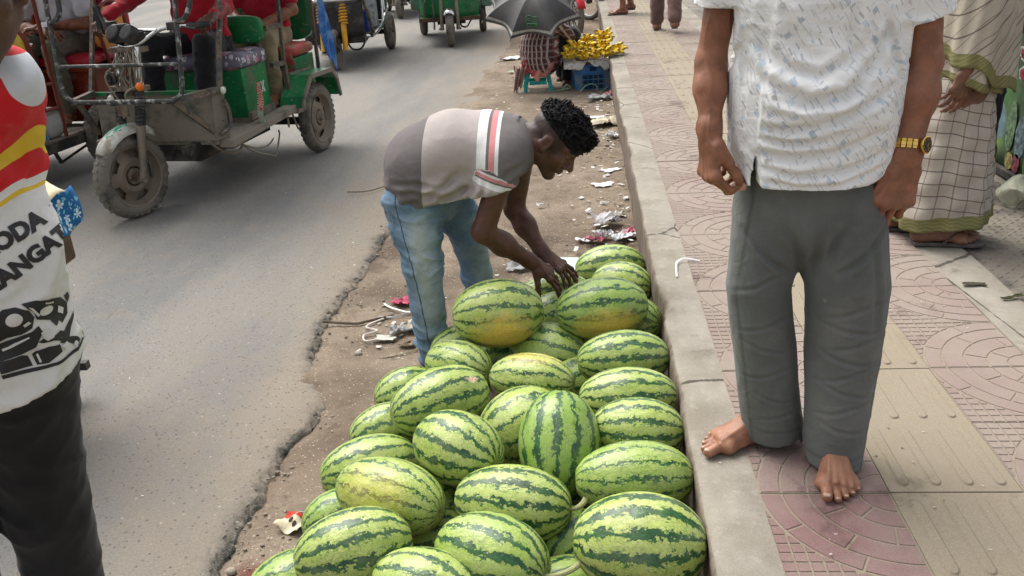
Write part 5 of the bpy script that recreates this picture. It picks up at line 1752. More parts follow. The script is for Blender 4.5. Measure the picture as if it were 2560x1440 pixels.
def creases(P, lines, ax0, ax1):
    """sum of gaussian grooves along polylines given in two world coordinates"""
    d = np.zeros(len(P)); a = P[:, ax0]; b = P[:, ax1]
    for pts, amp, wd in lines:
        best = np.full(len(P), 9.0); tt = np.zeros(len(P)); n = len(pts) - 1
        for i in range(n):
            x0, y0 = pts[i]; x1, y1 = pts[i + 1]
            L2 = (x1 - x0) ** 2 + (y1 - y0) ** 2 + 1e-12
            t = np.clip(((a - x0) * (x1 - x0) + (b - y0) * (y1 - y0)) / L2, 0, 1)
            q = np.hypot(a - x0 - t * (x1 - x0), b - y0 - t * (y1 - y0))
            m = q < best; best = np.where(m, q, best); tt = np.where(m, (i + t) / n, tt)
        w = np.sin(np.clip(tt, 0.02, 0.98) * math.pi) ** 0.5
        d += amp * w * (np.exp(-(best / wd) ** 2) - 0.6 * np.exp(-((best - 1.9 * wd) / wd) ** 2))
    return d


# ================================================================= the stooping seller
def jeans_mat():
    g = G('faded_blue_denim', 0.9, 0, 0.12); o = g.wpos(); s = g.sep(o)
    fade = g.attr('fade')
    n = g.noise(o, 11, 6, 0.65); fine = g.noise(g.mp(o, (1, 1, 0.5)), 420, 2, 0.6)
    f2 = g.ma('ADD', fade, g.ma('MULTIPLY', g.ma('SUBTRACT', n, 0.5), 0.9), clamp=True)
    col = g.ramp(f2, [(0.0, (0.058, 0.105, 0.165)), (0.4, (0.125, 0.20, 0.275)), (0.75, (0.27, 0.345, 0.39)), (1.0, (0.36, 0.405, 0.41))])
    col = g.mix(g.ma('MULTIPLY', g.step(g.noise(o, 5, 6, 0.7), 0.5, 0.75), 0.35), col, (0.27, 0.26, 0.2))
    col = g.mix(0.35, col, g.mix(1.0, col, g.ramp(fine, [(0.25, 0.35), (0.75, 1.5)]), 'MULTIPLY'))
    col = g.mix(g.step(g.attr('seam'), 0.5, 0.8), col, (0.035, 0.075, 0.13))
    g.color(col); b = g.bump(g.noise(g.mp(o, (1, 1, 1.6)), 24, 4, 0.55, 0.8), 0.006, 0.5); g.bump(fine, 0.001, 0.5, b)
    return g.m


def polo_mat():
    g = G('grey_striped_polo', 0.9, 0, 0.12); o = g.wpos()
    t = g.attr('band'); lo = g.attr('low')
    dark = (0.145, 0.132, 0.130); mid = (0.37, 0.33, 0.31); wh = (0.66, 0.66, 0.64); pk = (0.56, 0.235, 0.235)
    st = [(0.0, dark), (0.34, mid), (0.630, wh), (0.680, dark), (0.699, pk), (0.728, wh), (0.750, dark)]
    col = g.ramp(t, st, 'CONSTANT')
    col = g.mix(g.step(g.noise(o, 9, 5, 0.6), 0.3, 0.75), dull(col, 1) if False else col, g.mix(1.0, col, (0.86, 0.86, 0.87), 'MULTIPLY'))
    col = g.mix(g.step(g.attr('trim'), 0.45, 0.55), col, (0.6, 0.58, 0.48))
    wv = g.noise(o, 500, 2, 0.5)
    col = g.mix(0.2, col, g.mix(1.0, col, g.ramp(wv, [(0.25, 0.5), (0.75, 1.4)]), 'MULTIPLY'))
    g.color(col); b = g.bump(g.noise(o, 16, 4, 0.5, 1.0), 0.006, 0.55); g.bump(wv, 0.0008, 0.4, b)
    return g.m


def bender():
    base = (-0.56, 3.18, 0.0)
    root = empty('person', base, None, 'man in grey striped polo and faded jeans bending over the melons', 'person')
    B = base
    # ---- skin: head and neck
    f = (0.66, -0.30, -0.69); u = (0.70, -0.08, 0.70); sc = 1.06
    hp, P, ax = head_prims((-0.105, 3.125, 0.852), f, u, (-0.25, 3.135, 0.865), sc, 0.062)
    hp.append(ec((-0.20, 3.13, 0.845), (-0.33, 3.13, 0.80), 0.066, 0.09, 0.03))
    V1 = body(hp, 0.0030, disp=lambda Q: 0.0006 * pn(Q, 45, 2))
    # ---- arms down to the fingertips
    shN, elN, wrN = V3((-0.285, 2.985, 0.80)), V3((-0.372, 2.965, 0.568)), V3((-0.205, 3.075, 0.398))
    shF, elF, wrF = V3((-0.235, 3.29, 0.78)), V3((-0.285, 3.325, 0.535)), V3((-0.172, 3.225, 0.378))
    parts = [V1]; nails = []
    for (sh, e, w, nn, th, cu, tips, sp_) in (
        (shN, elN, wrN, (0.66, -0.30, 0.62), 1, ((8, 14, 10), (10, 16, 12), (12, 18, 12), (14, 20, 12)), (0.60, 0.36, -0.62), (16, 4, -9, -22)),
        (shF, elF, wrF, (0.5, -0.30, 0.8), -1, ((10, 14, 10), (10, 16, 12), (14, 18, 12), (16, 20, 12)), (0.74, -0.02, -0.62), (16, 4, -8, -18))):
        fw_ = nrm(V3(tips))
        hpz, nl = hand(w, fw_, nn, th, 1.05, cu, sp_, (48, 25, 12, 12))
        ap = [ec(sh, e, 0.047, 0.040, 0.02), ec(e, e + (w - e) * 0.38, 0.040, 0.0405, 0.02), ec(e + (w - e) * 0.38, w - (w - e) * 0.06, 0.040, (0.0265), 0.03), ec(w - (w - e) * 0.10, w + fw_ * 0.012, 0.0265, 0.0255, 0.02)]
        parts.append(body(ap + hpz, 0.0025, disp=lambda Q: 0.0007 * pn(Q, 40, 3)))
        nails += nl
    # ---- trunk inside the clothes joins the pieces
    core = [ec((-0.60, 3.15, 0.66), (-0.54, 3.14, 0.80), (0.10, 0.13), None, 0.04, (1, 0, 0)), ec((-0.54, 3.14, 0.80), (-0.30, 3.135, 0.80), 0.085, 0.085, 0.04), ec((-0.30, 3.02, 0.79), (-0.28, 3.25, 0.78), 0.05, 0.05, 0.04),
            ec((-0.62, 3.06, 0.66), (-0.61, 3.02, 0.45), 0.06, 0.05, 0.03), ec((-0.61, 3.02, 0.45), (-0.60, 3.0, 0.10), 0.05, 0.035, 0.03), ec((-0.56, 3.26, 0.66), (-0.48, 3.36, 0.42), 0.06, 0.05, 0.03), ec((-0.48, 3.36, 0.42), (-0.45, 3.43, 0.10), 0.05, 0.035, 0.03)]
    parts.append(body(core, 0.010))
    V, F = join_parts(parts)
    c0 = P(0, 0, 0); q = (V - c0) / sc
    r_, f_, u_ = ax
    qu, qf, qr = q @ u_, q @ f_, np.abs(q @ r_)
    hd = np.linalg.norm(q, axis=1) < 0.14
    shave = np.clip((qu - (-0.035 + 0.0 * qf)) / 0.022, 0, 1) * np.clip((0.058 - qf) / 0.02, 0, 1) * hd * np.clip((qu + 0.04 + (0.02 - qf) * 0.1) / 0.02, 0, 1)
    ear = (qr > 0.069) & (np.hypot(qf + 0.006, (qu + 0.010) / 1.5) < 0.022)
    stub = hd * 0.4 * np.clip((-0.045 - qu) / 0.02, 0, 1) * np.clip((qf - 0.0) / 0.03, 0, 1)
    dark = np.where(ear, 0, np.maximum(shave * 0.85, stub))
    b = put('body', (V, F), M['skin_dark'], root, B, {'dark': dark, 'pale': np.where(hd & (qf > 0.094) & (np.abs(qu + 0.03) < 0.02), 0.15, 0.0)})  # pale nose tip is sunlight painted into the skin colour
    m = MB(); nail_mesh(m, [(p - V3(B), d, n_, r) for p, d, n_, r in nails]); m.build('fingernail', simple('dark_hand_nail', (0.16, 0.085, 0.065), 0.4), b)
    off = MB()
    P2 = lambda a, b_, d: P(a, b_, d) - V3(B)
    face_bits(root, P2, ax, sc, None)
    # ---- hair: a fuller top of loose curls over a faded side
    def top(Q, d):
        w = (Q - c0) / sc; uu = w @ u_; ff = w @ f_; rr = np.abs(w @ r_)
        line = 0.030 + 0.012 * np.clip((0.0 - ff) / 0.1, -1, 1) + rr * 0.12
        return np.maximum(d - 0.009 * ridge(Q, 20, 1) - 0.006 * pn(Q, 30, 2), (line - uu) * sc)
    pr = [el(P(0, -0.012, 0.032), tuple(x * sc for x in (0.078, 0.100, 0.090)), 0.02, np.stack(ax)), el(P(0, 0.062, 0.066), tuple(x * sc for x in (0.058, 0.040, 0.040)), 0.02, np.stack(ax))]
    hv = body_fn(pr, 0.0038, top)
    ho = put('hair', hv, M['hair'], root, B)
    m = MB(); R_ = np.random.RandomState(5); HV = hv[0]
    ww = (HV - c0) / sc; sel = np.where((ww @ u_ > 0.045))[0]
    tree = BVHTree.FromPolygons([tuple(p) for p in HV], [tuple(x) for x in hv[1].tolist()])
    for i in R_.choice(sel, 520):
        p = HV[i].copy(); n_ = nrm(p - P(0, -0.01, 0.02)); dd = nrm(f_ * R_.uniform(-0.3, 1) + r_ * R_.normal(0, 0.8) + u_ * 0.2)
        ph_ = R_.uniform(0, 6); R0_ = R_.uniform(0.3, 1.2); am = R_.uniform(0.7, 1.5); pts = []; n_len = R_.randint(6, 12)
        for k in range(n_len):
            sd_ = nrm(np.cross(n_, dd))
            step_ = dd * 0.0042 + sd_ * 0.0042 * am * math.sin(ph_ + k * 0.95)
            hit = tree.find_nearest(Vector(p + step_))
            p = V3(hit[0]); n_ = nrm(p - P(0, -0.01, 0.02)); dd = nrm(dd - n_ * (dd @ n_) * 0.9)
            lift = 0.002 + 0.0065 * (0.5 + 0.5 * math.sin(ph_ * 2 + k * 0.9)) * R0_ + 0.0022 * max(0, k - n_len + 5)
            pts.append(p + n_ * lift - V3(B))
        m.tube(pts, [0.0014 + 0.0016 * math.sin(math.pi * min(1, (k + 1) / n_len)) for k in range(n_len)], 5, flat=0.7)
    m.build('curl', M['hair'], ho, angle=0)['kind'] = 'stuff'
    # ---- jeans
    hipN, knN, anN = V3((-0.640, 3.065, 0.66)), V3((-0.617, 3.02, 0.45)), V3((-0.606, 3.0, 0.045))
    hipF, knF, anF = V3((-0.560, 3.26, 0.66)), V3((-0.485, 3.36, 0.42)), V3((-0.445, 3.44, 0.045))
    jp = [ec((-0.60, 3.16, 0.72), (-0.60, 3.16, 0.66), (0.125, 0.155), (0.13, 0.165), 0.03, (1, 0, 0)),
          ec(hipN, hipN * 0.45 + knN * 0.55, (0.112, 0.092), (0.088, 0.080), 0.035, (1, 0, 0)), ec(hipN * 0.45 + knN * 0.55, knN, 0.085, 0.073, 0.03), ec(knN, knN * 0.5 + anN * 0.5, 0.073, 0.062, 0.03), ec(knN * 0.5 + anN * 0.5, anN, 0.062, 0.056, 0.03),
          ec(hipF, hipF * 0.45 + knF * 0.55, (0.105, 0.092), (0.085, 0.080), 0.035, (1, 0, 0)), ec(hipF * 0.45 + knF * 0.55, knF, 0.085, 0.073, 0.03), ec(knF, knF * 0.5 + anF * 0.5, 0.073, 0.062, 0.03), ec(knF * 0.5 + anF * 0.5, anF, 0.062, 0.056, 0.03)]
    def jd(Q):
        z = Q[:, 2]
        amp = 0.35 + 1.0 * np.exp(-((z - 0.44) / 0.09) ** 2) + 1.5 * np.exp(-((z - 0.12) / 0.09) ** 2) + 0.8 * np.exp(-((z - 0.62) / 0.06) ** 2)
        W = Q * np.array([0.8, 0.8, 1.7]) + np.stack([0 * z, 0 * z, 0.5 * Q[:, 0]], 1)
        return -0.011 * amp * (ridge(W, 7.5, 1, 1.6) - 0.35) - 0.0045 * amp * (ridge(W, 17, 2, 1.8) - 0.3)
    jv = body(jp, 0.0055, jd, cut=[((0, 0, 0.022), (0, 0, -1))])
    V = jv[0]; zz = V[:, 2]
    near = V[:, 1] < 3.20
    tx = V[:, 0] - np.interp(zz, [0.05, 0.45, 0.7], [-0.606, -0.617, -0.64])
    fade = np.where(near, 0.38 + 0.62 * np.exp(-((tx - 0.02) / 0.05) ** 2) * np.clip((0.66 - zz) / 0.1, 0, 1) * np.clip((zz - 0.10) / 0.2, 0.15, 1), 0.38 + 0.35 * np.clip((V[:, 0] - knF[0]) / 0.06, -0.8, 1) * np.clip((0.6 - zz) / 0.1, 0, 1))
    seamx = np.interp(zz, [0.05, 0.2, 0.45, 0.66], [-0.600, -0.612, -0.640, -0.685])
    seam = np.where(near & (V[:, 1] < 3.05), 1 - np.clip(np.abs(V[:, 0] - seamx) / 0.0075, 0, 1), 0)
    jo = put('jeans', jv, jeans_mat(), root, B, {'fade': np.clip(fade, 0, 1), 'seam': seam})
    m = MB()
    bv = BVHTree.FromPolygons([tuple(p) for p in jv[0]], [tuple(x) for x in jv[1].tolist()])
    def on_jeans(pts, lift=0.002):
        out = []
        for p in pts:
            hit = bv.ray_cast(Vector((p[0] - 0.25, p[1] - 0.45, p[2])), Vector((0.25, 0.45, 0)).normalized())
            out.append(V3(hit[0]) + V3(hit[1]) * lift - V3(B) if hit[0] else None)
        return [o for o in out if o is not None]
    pk = on_jeans([(-0.725, 3.05, 0.64), (-0.72, 3.05, 0.55), (-0.69, 3.05, 0.515), (-0.665, 3.05, 0.545), (-0.675, 3.05, 0.63)])
    if len(pk) > 3: m.tube(smoothpath(pk, 6), 0.0016, 4); m.build('pocket_stitching', simple('pale_stitch', (0.3, 0.31, 0.3), 0.9), jo)
    # ---- shoes hidden behind the heap, soles on the dirt
    m = MB()
    for a, d in ((anN, (0.9, -0.3, 0)), (anF, (0.95, -0.1, 0))):
        d = nrm(d); sgn = V3((-d[1], d[0], 0)); c = V3((a[0], a[1], 0.03)) + d * 0.05 - V3(B)
        m.ball(c, (0.12, 0.042, 0.034), 14, 8, 0, np.stack([d, sgn, V3((0, 0, 1))]))
    m.build('shoe', M['sandal'], root)
    # ---- polo shirt
    lat = (0, 1, 0)
    sp = [ec((-0.600, 3.155, 0.69), (-0.595, 3.155, 0.77), (0.150, 0.185), (0.150, 0.185), 0.05, (1, 0, 0)),
          ec((-0.585, 3.15, 0.775), (-0.48, 3.145, 0.835), (0.180, 0.130), (0.178, 0.128), 0.06, lat),
          ec((-0.48, 3.145, 0.835), (-0.33, 3.14, 0.835), (0.180, 0.128), (0.172, 0.122), 0.05, lat),
          ec((-0.33, 3.14, 0.835), (-0.26, 3.135, 0.850), (0.168, 0.120), (0.135, 0.085), 0.05, lat),
          ec((-0.50, 3.10, 0.715), (-0.40, 3.10, 0.705), (0.135, 0.070), (0.125, 0.060), 0.05, lat),
          ec((-0.27, 3.03, 0.83), (-0.25, 3.25, 0.80), 0.072, 0.070, 0.05)]
    seN = shN + (elN - shN) * 0.70; seF = shF + (elF - shF) * 0.60
    sp += [ec(shN + V3((-0.012, 0.015, 0.005)), seN, 0.080, 0.072, 0.035), ec(shF, seF, 0.076, 0.068, 0.035)]
    dN = nrm(elN - shN); dF = nrm(elF - shF)
    sp += [sub(ec(seN - dN * 0.012, seN + dN * 0.1, 0.064, 0.066, 0.006)), sub(ec(seF - dF * 0.012, seF + dF * 0.1, 0.055, 0.06, 0.006))]
    sp += [sub(ec((-0.60, 3.15, 0.60), (-0.60, 3.15, 0.655), (0.135, 0.17), None, 0.006, (1, 0, 0)))]
    cr = [([(-0.72, 0.70), (-0.62, 0.72), (-0.50, 0.70), (-0.42, 0.71)], 0.007, 0.012), ([(-0.70, 0.745), (-0.60, 0.755), (-0.52, 0.735)], 0.005, 0.010), ([(-0.66, 0.665), (-0.57, 0.70), (-0.49, 0.745), (-0.44, 0.80)], 0.007, 0.013), ([(-0.56, 0.655), (-0.50, 0.70), (-0.40, 0.74), (-0.36, 0.80)], 0.006, 0.012), ([(-0.345, 0.78), (-0.36, 0.72), (-0.40, 0.66)], 0.007, 0.010), ([(-0.47, 0.66), (-0.42, 0.69), (-0.37, 0.75)], 0.005, 0.010),
          ([(-0.30, 0.74), (-0.27, 0.79), (-0.215, 0.81)], 0.006, 0.010), ([(-0.31, 0.70), (-0.26, 0.75), (-0.20, 0.765)], 0.006, 0.009)]
    def sd(Q):
        lower = np.clip((0.83 - Q[:, 2]) / 0.12, 0.08, 1)
        W = Q @ np.array([[0.9, 0, 0.5], [0, 1, 0], [-0.5, 0, 1.5]])
        out = -0.011 * lower * (ridge(W, 6, 4, 1.5) - 0.35) - 0.004 * lower * (ridge(W, 15, 5, 1.8) - 0.3)
        nearw = np.clip((3.16 - Q[:, 1]) / 0.05, 0, 1)
        return out + nearw * creases(Q, cr, 0, 2)
    hem = [((-0.60, 3.15, 0.655), (0.22, 0, -1)), (seN + dN * 0.0, dN, 0.12), (seF, dF, 0.12)]
    sv = body(sp, 0.0050, sd, cut=hem)
    V = sv[0]
    # bands run across the spine; on the sleeves across the arm
    spine = np.array([(-0.60, 0.64), (-0.60, 0.76), (-0.50, 0.84), (-0.33, 0.845), (-0.20, 0.87)])
    cum = np.concatenate([[0], np.cumsum(np.hypot(*np.diff(spine, axis=0).T))])
    best = np.full(len(V), 9.); t = np.zeros(len(V))
    for i in range(len(spine) - 1):
        a, b_ = spine[i], spine[i + 1]; L2 = ((b_ - a) ** 2).sum()
        k = np.clip(((V[:, 0] - a[0]) * (b_[0] - a[0]) + (V[:, 2] - a[1]) * (b_[1] - a[1])) / L2, -0.5 if i == 0 else 0, 1.5 if i == len(spine) - 2 else 1)
        q = np.hypot(V[:, 0] - a[0] - k * (b_[0] - a[0]), V[:, 2] - a[1] - k * (b_[1] - a[1]))
        mm = q < best; best = np.where(mm, q, best); t = np.where(mm, cum[i] + k * (cum[i + 1] - cum[i]), t)
    band = t / cum[-1]
    # straighten: use a slanted plane coordinate so the bands cross cleanly
    band = 0.035 + (V[:, 0] + 0.78) / 0.62 * 0.92 + (0.83 - V[:, 2]) * 0.10
    slv = np.zeros(len(V))
    for sh, se, d in ((shN, seN, dN), (shF, seF, dF)):
        w = V - sh; ax_ = w @ d; radial = np.linalg.norm(w - ax_[:, None] * d, axis=1)
        on = (radial < 0.095) & (ax_ > 0.030 + 0.35 * np.clip(V[:, 0] - sh[0], -0.08, 0.1)) & (np.abs(V[:, 1] - sh[1]) < 0.10) & (V[:, 2] < sh[2] + 0.005)
        L = np.linalg.norm(se - sh)
        sb = 0.775 - (ax_ - 0.02) / L * 0.44
        band = np.where(on, np.clip(sb, 0.36, 0.95), band)
        slv = np.where(on & (ax_ > L - 0.009), 1, slv)
    put('polo_shirt', sv, polo_mat(), root, B, {'band': np.clip(band, 0.001, 0.999), 'trim': slv})
    # ---- collar
    m = MB(); nk = nrm(V3((0.80, -0.05, 0.25))); s1 = nrm(np.cross(nk, (0, 1, 0))); s2 = np.cross(nk, s1)
    C0 = V3((-0.238, 3.133, 0.862)) - V3(B)
    def col(a, b_):
        an = 2 * math.pi * (0.06 + 0.88 * a) + math.pi * 0.5
        # open at the throat (below), fold outwards
        rr_ = 0.076 + 0.022 * b_ ; 
        e = s1 * math.cos(an) + s2 * math.sin(an)
        h = 0.030 - 0.050 * b_ - (0.018 * b_ if a < 0.12 or a > 0.88 else 0)
        return C0 + e * rr_ * (1.02 if abs(e[1]) > 0.6 else 1) + nk * h
    V_s1 = s1
    m.grid(40, 6, col)
    co = m.build('collar', cloth('dark_grey_rib', (0.115, 0.105, 0.105), wrinkle=20).m, root, solid=0.004)
    m = MB(); m.tube([col(a / 40, 1.02) for a in range(41)], 0.0022, 5); m.build('collar_piping', simple('cream_piping', (0.6, 0.58, 0.48), 0.9), co)
    return root


bender()

# ================================================================= the barefoot man on the pavement
def printed_shirt_mat():
    g = G('white_shirt_with_blue_grey_print', 0.85, 0, 0.15); o = g.wpos(); s = g.sep(o)
    u = g.attr('pu'); v = g.attr('pv'); p = g.xyz(u, v, 0.0)
    base = g.mix(g.step(g.noise(o, 5, 5, 0.6), 0.35, 0.7), (0.69, 0.695, 0.68), (0.76, 0.76, 0.74))
    def layer(base, rot, sc, off, col, thr, ex, ey, hatch=0.0):
        q = g.mp(p, (1, 1, 1), (0, 0, rad(rot)), (off, off * 1.7, 0))
        q = g.mp(q, sc)
        vo = g.n('TexVoronoi', {'Vector': q, 'Scale': 1.0, 'Randomness': 0.62}, feature='F1', voronoi_dimensions='2D')
        d = g.sep(g.n('VectorMath', {0: q, 1: vo.outputs['Position']}, operation='SUBTRACT').outputs[0])
        c = g.sep(vo.outputs['Color'])
        sx = g.ma('MULTIPLY_ADD', c[0], ex * 0.9, ex * 0.55)
        ins = g.ma('MULTIPLY', g.step(g.ma('SUBTRACT', sx, g.ma('ABSOLUTE', d[0])), -0.01, 0.02), g.step(g.ma('SUBTRACT', ey, g.ma('ABSOLUTE', d[1])), -0.01, 0.02))
        keep = g.step(c[1], thr, thr + 0.02)
        tone = g.mix(c[2], col, dull(col, 1.75))
        f = g.ma('MULTIPLY', ins, keep)
        if hatch:
            h = g.step(g.ma('FRACT', g.ma('MULTIPLY', g.ma('ADD', d[0], d[1]), hatch)), 0.3, 0.5)
            f = g.ma('MULTIPLY', f, g.ma('MULTIPLY_ADD', h, 0.5, 0.5))
        return g.mix(g.ma('MULTIPLY', f, 0.85), base, tone)
    base = layer(base, 52, (34, 62, 1), 0.13, (0.33, 0.34, 0.37), 0.46, 0.24, 0.12)
    base = layer(base, -38, (40, 70, 1), 0.31, (0.42, 0.43, 0.45), 0.54, 0.22, 0.10)
    base = layer(base, 48, (27, 27, 1), 0.57, (0.27, 0.34, 0.40), 0.62, 0.17, 0.17, 7.0)
    base = layer(base, 50, (26, 90, 1), 0.77, (0.42, 0.43, 0.44), 0.25, 0.33, 0.10)
    g.color(base)
    b = g.bump(g.noise(g.mp(o, (0.7, 1, 1.8)), 20, 4, 0.55, 0.9), 0.007, 0.55)
    g.bump(g.noise(o, 700, 2, 0.5), 0.0005, 0.4, b)
    return g.m


def trouser_mat(name, c, dust, amt=0.35):
    g = G(name, 0.85, 0, 0.18); o = g.wpos()
    n = g.noise(o, 4.5, 6, 0.65)
    col = g.mix(g.step(n, 0.35, 0.68), dull(c, 0.86), dull(c, 1.14))
    col = g.mix(g.ma('MULTIPLY', g.step(g.noise(o, 8, 7, 0.7), 0.5, 0.75), amt), col, dust)
    sp = g.vor(o, 26, 'F1'); col = g.mix(g.ma('MULTIPLY', g.step(sp.outputs['Distance'], 0.16, 0.06), g.ma('MULTIPLY', g.step(g.sep(sp.outputs['Color'])[0], 0.86, 0.9), 0.4)), col, dull(dust, 1.5))
    col = g.mix(g.ma('MULTIPLY', g.attr('seam'), 0.6), col, dull(c, 0.4))
    wv = g.noise(o, 600, 2, 0.5)
    col = g.mix(0.2, col, g.mix(1.0, col, g.ramp(wv, [(0.25, 0.5), (0.75, 1.4)]), 'MULTIPLY'))
    g.color(col)
    b = g.bump(g.noise(g.mp(o, (1, 1, 1.5)), 18, 4, 0.55, 1.0), 0.006, 0.5); g.bump(wv, 0.0006, 0.4, b)
    g.b.inputs['Sheen Weight'].default_value = 0.12
    return g.m


def barefoot_man():
    G0 = 0.322
    base = (0.52, 1.93, G0)
    root = empty('person', base, None, 'barefoot man in white printed short-sleeved shirt, grey trousers and gold watch', 'person')
    B = V3(base)
    parts = []; nails = []; tn = []
    # arms. left arm (right in the picture) wears the watch
    shL, elL, wrL = V3((0.690, 1.975, 1.56)), V3((0.722, 1.965, 1.275)), V3((0.693, 1.905, 1.085))
    shR, elR, wrR = V3((0.318, 2.00, 1.56)), V3((0.283, 2.00, 1.285)), V3((0.276, 1.935, 1.140))
    fL = nrm((-0.24, -0.10, -0.96)); fR = nrm((0.02, -0.14, -1.0))
    hL, nL = hand(wrL, fL, (0.12, -0.97, 0.16), -1 if np.cross(fL, V3((0.12, -0.97, 0.16)))[0] > 0 else 1, 1.20, ((8, 44, 26), (20, 54, 32), (28, 58, 34), (34, 58, 34)), (10, 3, -5, -12), (46, -4, 20, 8))
    hR, nR = hand(wrR, fR, (-0.92, -0.36, 0.05), -1 if np.cross(fR, V3((-0.92, -0.36, 0.05)))[1] > 0 else 1, 1.04, ((46, 64, 40), (52, 68, 42), (56, 68, 42), (58, 64, 40)), (4, 1, -2, -5), (16, 26, 12, 12))
    for sh, e, w, fwd_, hp, k in ((shL, elL, wrL, fL, hL, 1.0), (shR, elR, wrR, fR, hR, 0.80)):
        ap = [ec(sh, e, 0.048 * k, 0.040 * k, 0.02), ec(e, e + (w - e) * 0.35, 0.0405 * k, 0.0405 * k, 0.02), ec(e + (w - e) * 0.35, w - (w - e) * 0.05, 0.040 * k, 0.0285 * (k + 0.06 if k < 1 else 1), 0.03), ec(w - (w - e) * 0.08, w + fwd_ * 0.014, 0.0275 * (k + 0.06 if k < 1 else 1), 0.027 * (k + 0.06 if k < 1 else 1), 0.02)]
        parts.append(body(ap + hp, 0.0024, disp=lambda Q: 0.0009 * pn(Q, 34, 3) - 0.0022 * (ridge(Q * np.array([1, 1, 0.35]), 22, 4, 2.6) ** 2 - 0.2)))
    nails += nL + nR
    # bare feet
    aR = V3((0.442, 1.985, G0 + 0.075)); aL = V3((0.588, 1.868, G0 + 0.078))
    fR_ = nrm((-0.93, -0.36, 0)); sR_ = nrm((0.36, -0.93, 0))
    fL_ = nrm((-0.12, -0.99, 0)); sL_ = nrm((-0.99, 0.12, 0))
    p1, n1 = foot(aR, fR_, sR_, 0.225, gz=G0, splay=1.2); p2, n2 = foot(aL, fL_, sL_, 0.215, gz=G0, splay=1.0)
    p1.append(ec(aR, aR + V3((0.02, 0.0, 0.14)), 0.037, 0.045, 0.02)); p2.append(ec(aL, aL + V3((0, 0.02, 0.14)), 0.037, 0.045, 0.02))
    for p, a, f_, s_ in ((p1, aR, fR_, sR_), (p2, aL, fL_, sL_)):
        for k in range(4): p.append(ec(a + f_ * 0.05 + s_ * (0.014 - 0.010 * k) - V3((0, 0, 0.012)), V3((a[0], a[1], G0)) - f_ * 0.04 + f_ * 0.168 + s_ * (0.024 - 0.018 * k) + V3((0, 0, 0.036 - 0.004 * k)), 0.004, 0.0045, 0.009))
        parts.append(body(p, 0.0024, disp=lambda Q: 0.0008 * pn(Q, 38, 5), cut=[((0, 0, G0 + 0.001), (0, 0, -1))]))
    tn += n1 + n2
    # head, neck and trunk (above the frame)
    hp, P, ax = head_prims((0.50, 1.93, 1.80), (-0.15, -0.97, -0.16), (0, -0.1, 1), (0.505, 1.99, 1.62), 1.0, 0.06)
    hp.append(ec((0.505, 1.99, 1.63), (0.505, 2.0, 1.52), 0.06, 0.085, 0.03))
    parts.append(body(hp, 0.0045))
    core = [ec((0.508, 1.99, 1.52), (0.508, 1.98, 1.0), (0.14, 0.085), None, 0.04, (1, 0, 0)), ec((0.34, 1.99, 1.54), (0.67, 1.985, 1.54), 0.05, 0.05, 0.03),
            ec((0.44, 1.98, 1.0), (0.415, 1.96, 0.76), 0.07, 0.055, 0.03), ec((0.415, 1.96, 0.76), (0.44, 1.985, 0.42), 0.05, 0.04, 0.03), ec((0.58, 1.97, 1.0), (0.60, 1.93, 0.77), 0.07, 0.055, 0.03), ec((0.60, 1.93, 0.77), (0.59, 1.87, 0.42), 0.05, 0.04, 0.03)]
    parts.append(body(core, 0.011))
    V, F = join_parts(parts)
    lowf = np.clip((G0 + 0.022 - V[:, 2]) / 0.02, 0, 1) * 0.30 * (0.5 + 0.5 * pn(V, 30, 2))
    toes = ((V[:, 2] < G0 + 0.06) * np.clip(pn(V, 26, 1) - 0.1, 0, 1)) * 0.55
    b = put('body', (V, F), M['skin_mid'], root, B, {'dark': np.clip(np.maximum(lowf, toes), 0, 1), 'pale': np.where(V[:, 2] < G0 + 0.07, np.clip(0.16 + 0.14 * pn(V, 18, 6), 0, 1), np.clip(0.06 * pn(V, 12, 5), 0, 1))})
    m = MB(); nail_mesh(m, [(p - B, d, n_, r) for p, d, n_, r in nails]); m.build('fingernail', M['nail'], b)
    m = MB(); nail_mesh(m, [(p - B, d, n_, r) for p, d, n_, r in tn], 1.1); m.build('toenail', simple('toenail', (0.36, 0.24, 0.17), 0.45, 0, 0.3, 60), b)
    P2 = lambda a, b_, d: P(a, b_, d) - B
    face_bits(root, P2, ax, 1.0, None)
    put('hair', hair_cap(P, ax, 1.0), M['hair'], root, B)
    # ---- trousers
    hR_, kR, eR = V3((0.440, 1.985, 0.96)), V3((0.406, 1.962, 0.765)), V3((0.462, 1.968, 0.385))
    hL_, kL, eL = V3((0.588, 1.975, 0.96)), V3((0.602, 1.925, 0.775)), V3((0.594, 1.872, 0.362))
    jp = [ec((0.512, 1.985, 1.06), (0.512, 1.982, 0.94), (0.155, 0.112), (0.165, 0.120), 0.03, (1, 0, 0)),
          ec(hR_, kR, (0.092, 0.105), (0.076, 0.086), 0.010, (1, 0, 0)), ec(kR, eR + (eR - kR) * 0.3, (0.076, 0.084), (0.073, 0.078), 0.004, (1, 0, 0)),
          ec(hL_, kL, (0.096, 0.108), (0.096, 0.090), 0.010, (1, 0, 0)), ec(kL, eL + (eL - kL) * 0.3, (0.096, 0.088), (0.064, 0.070), 0.004, (1, 0, 0))]
    jp.append(ec((0.513, 1.97, 0.90), (0.510, 1.955, 0.795), (0.035, 0.05), (0.006, 0.03), 0.02, (1, 0, 0)))
    for e in (eR, eL): jp.append(sub(ec(e - V3((0, 0, 0.02)), e - V3((0, 0, 0.2)), (0.062, 0.068), None, 0.004, (1, 0, 0))))
    cr = []
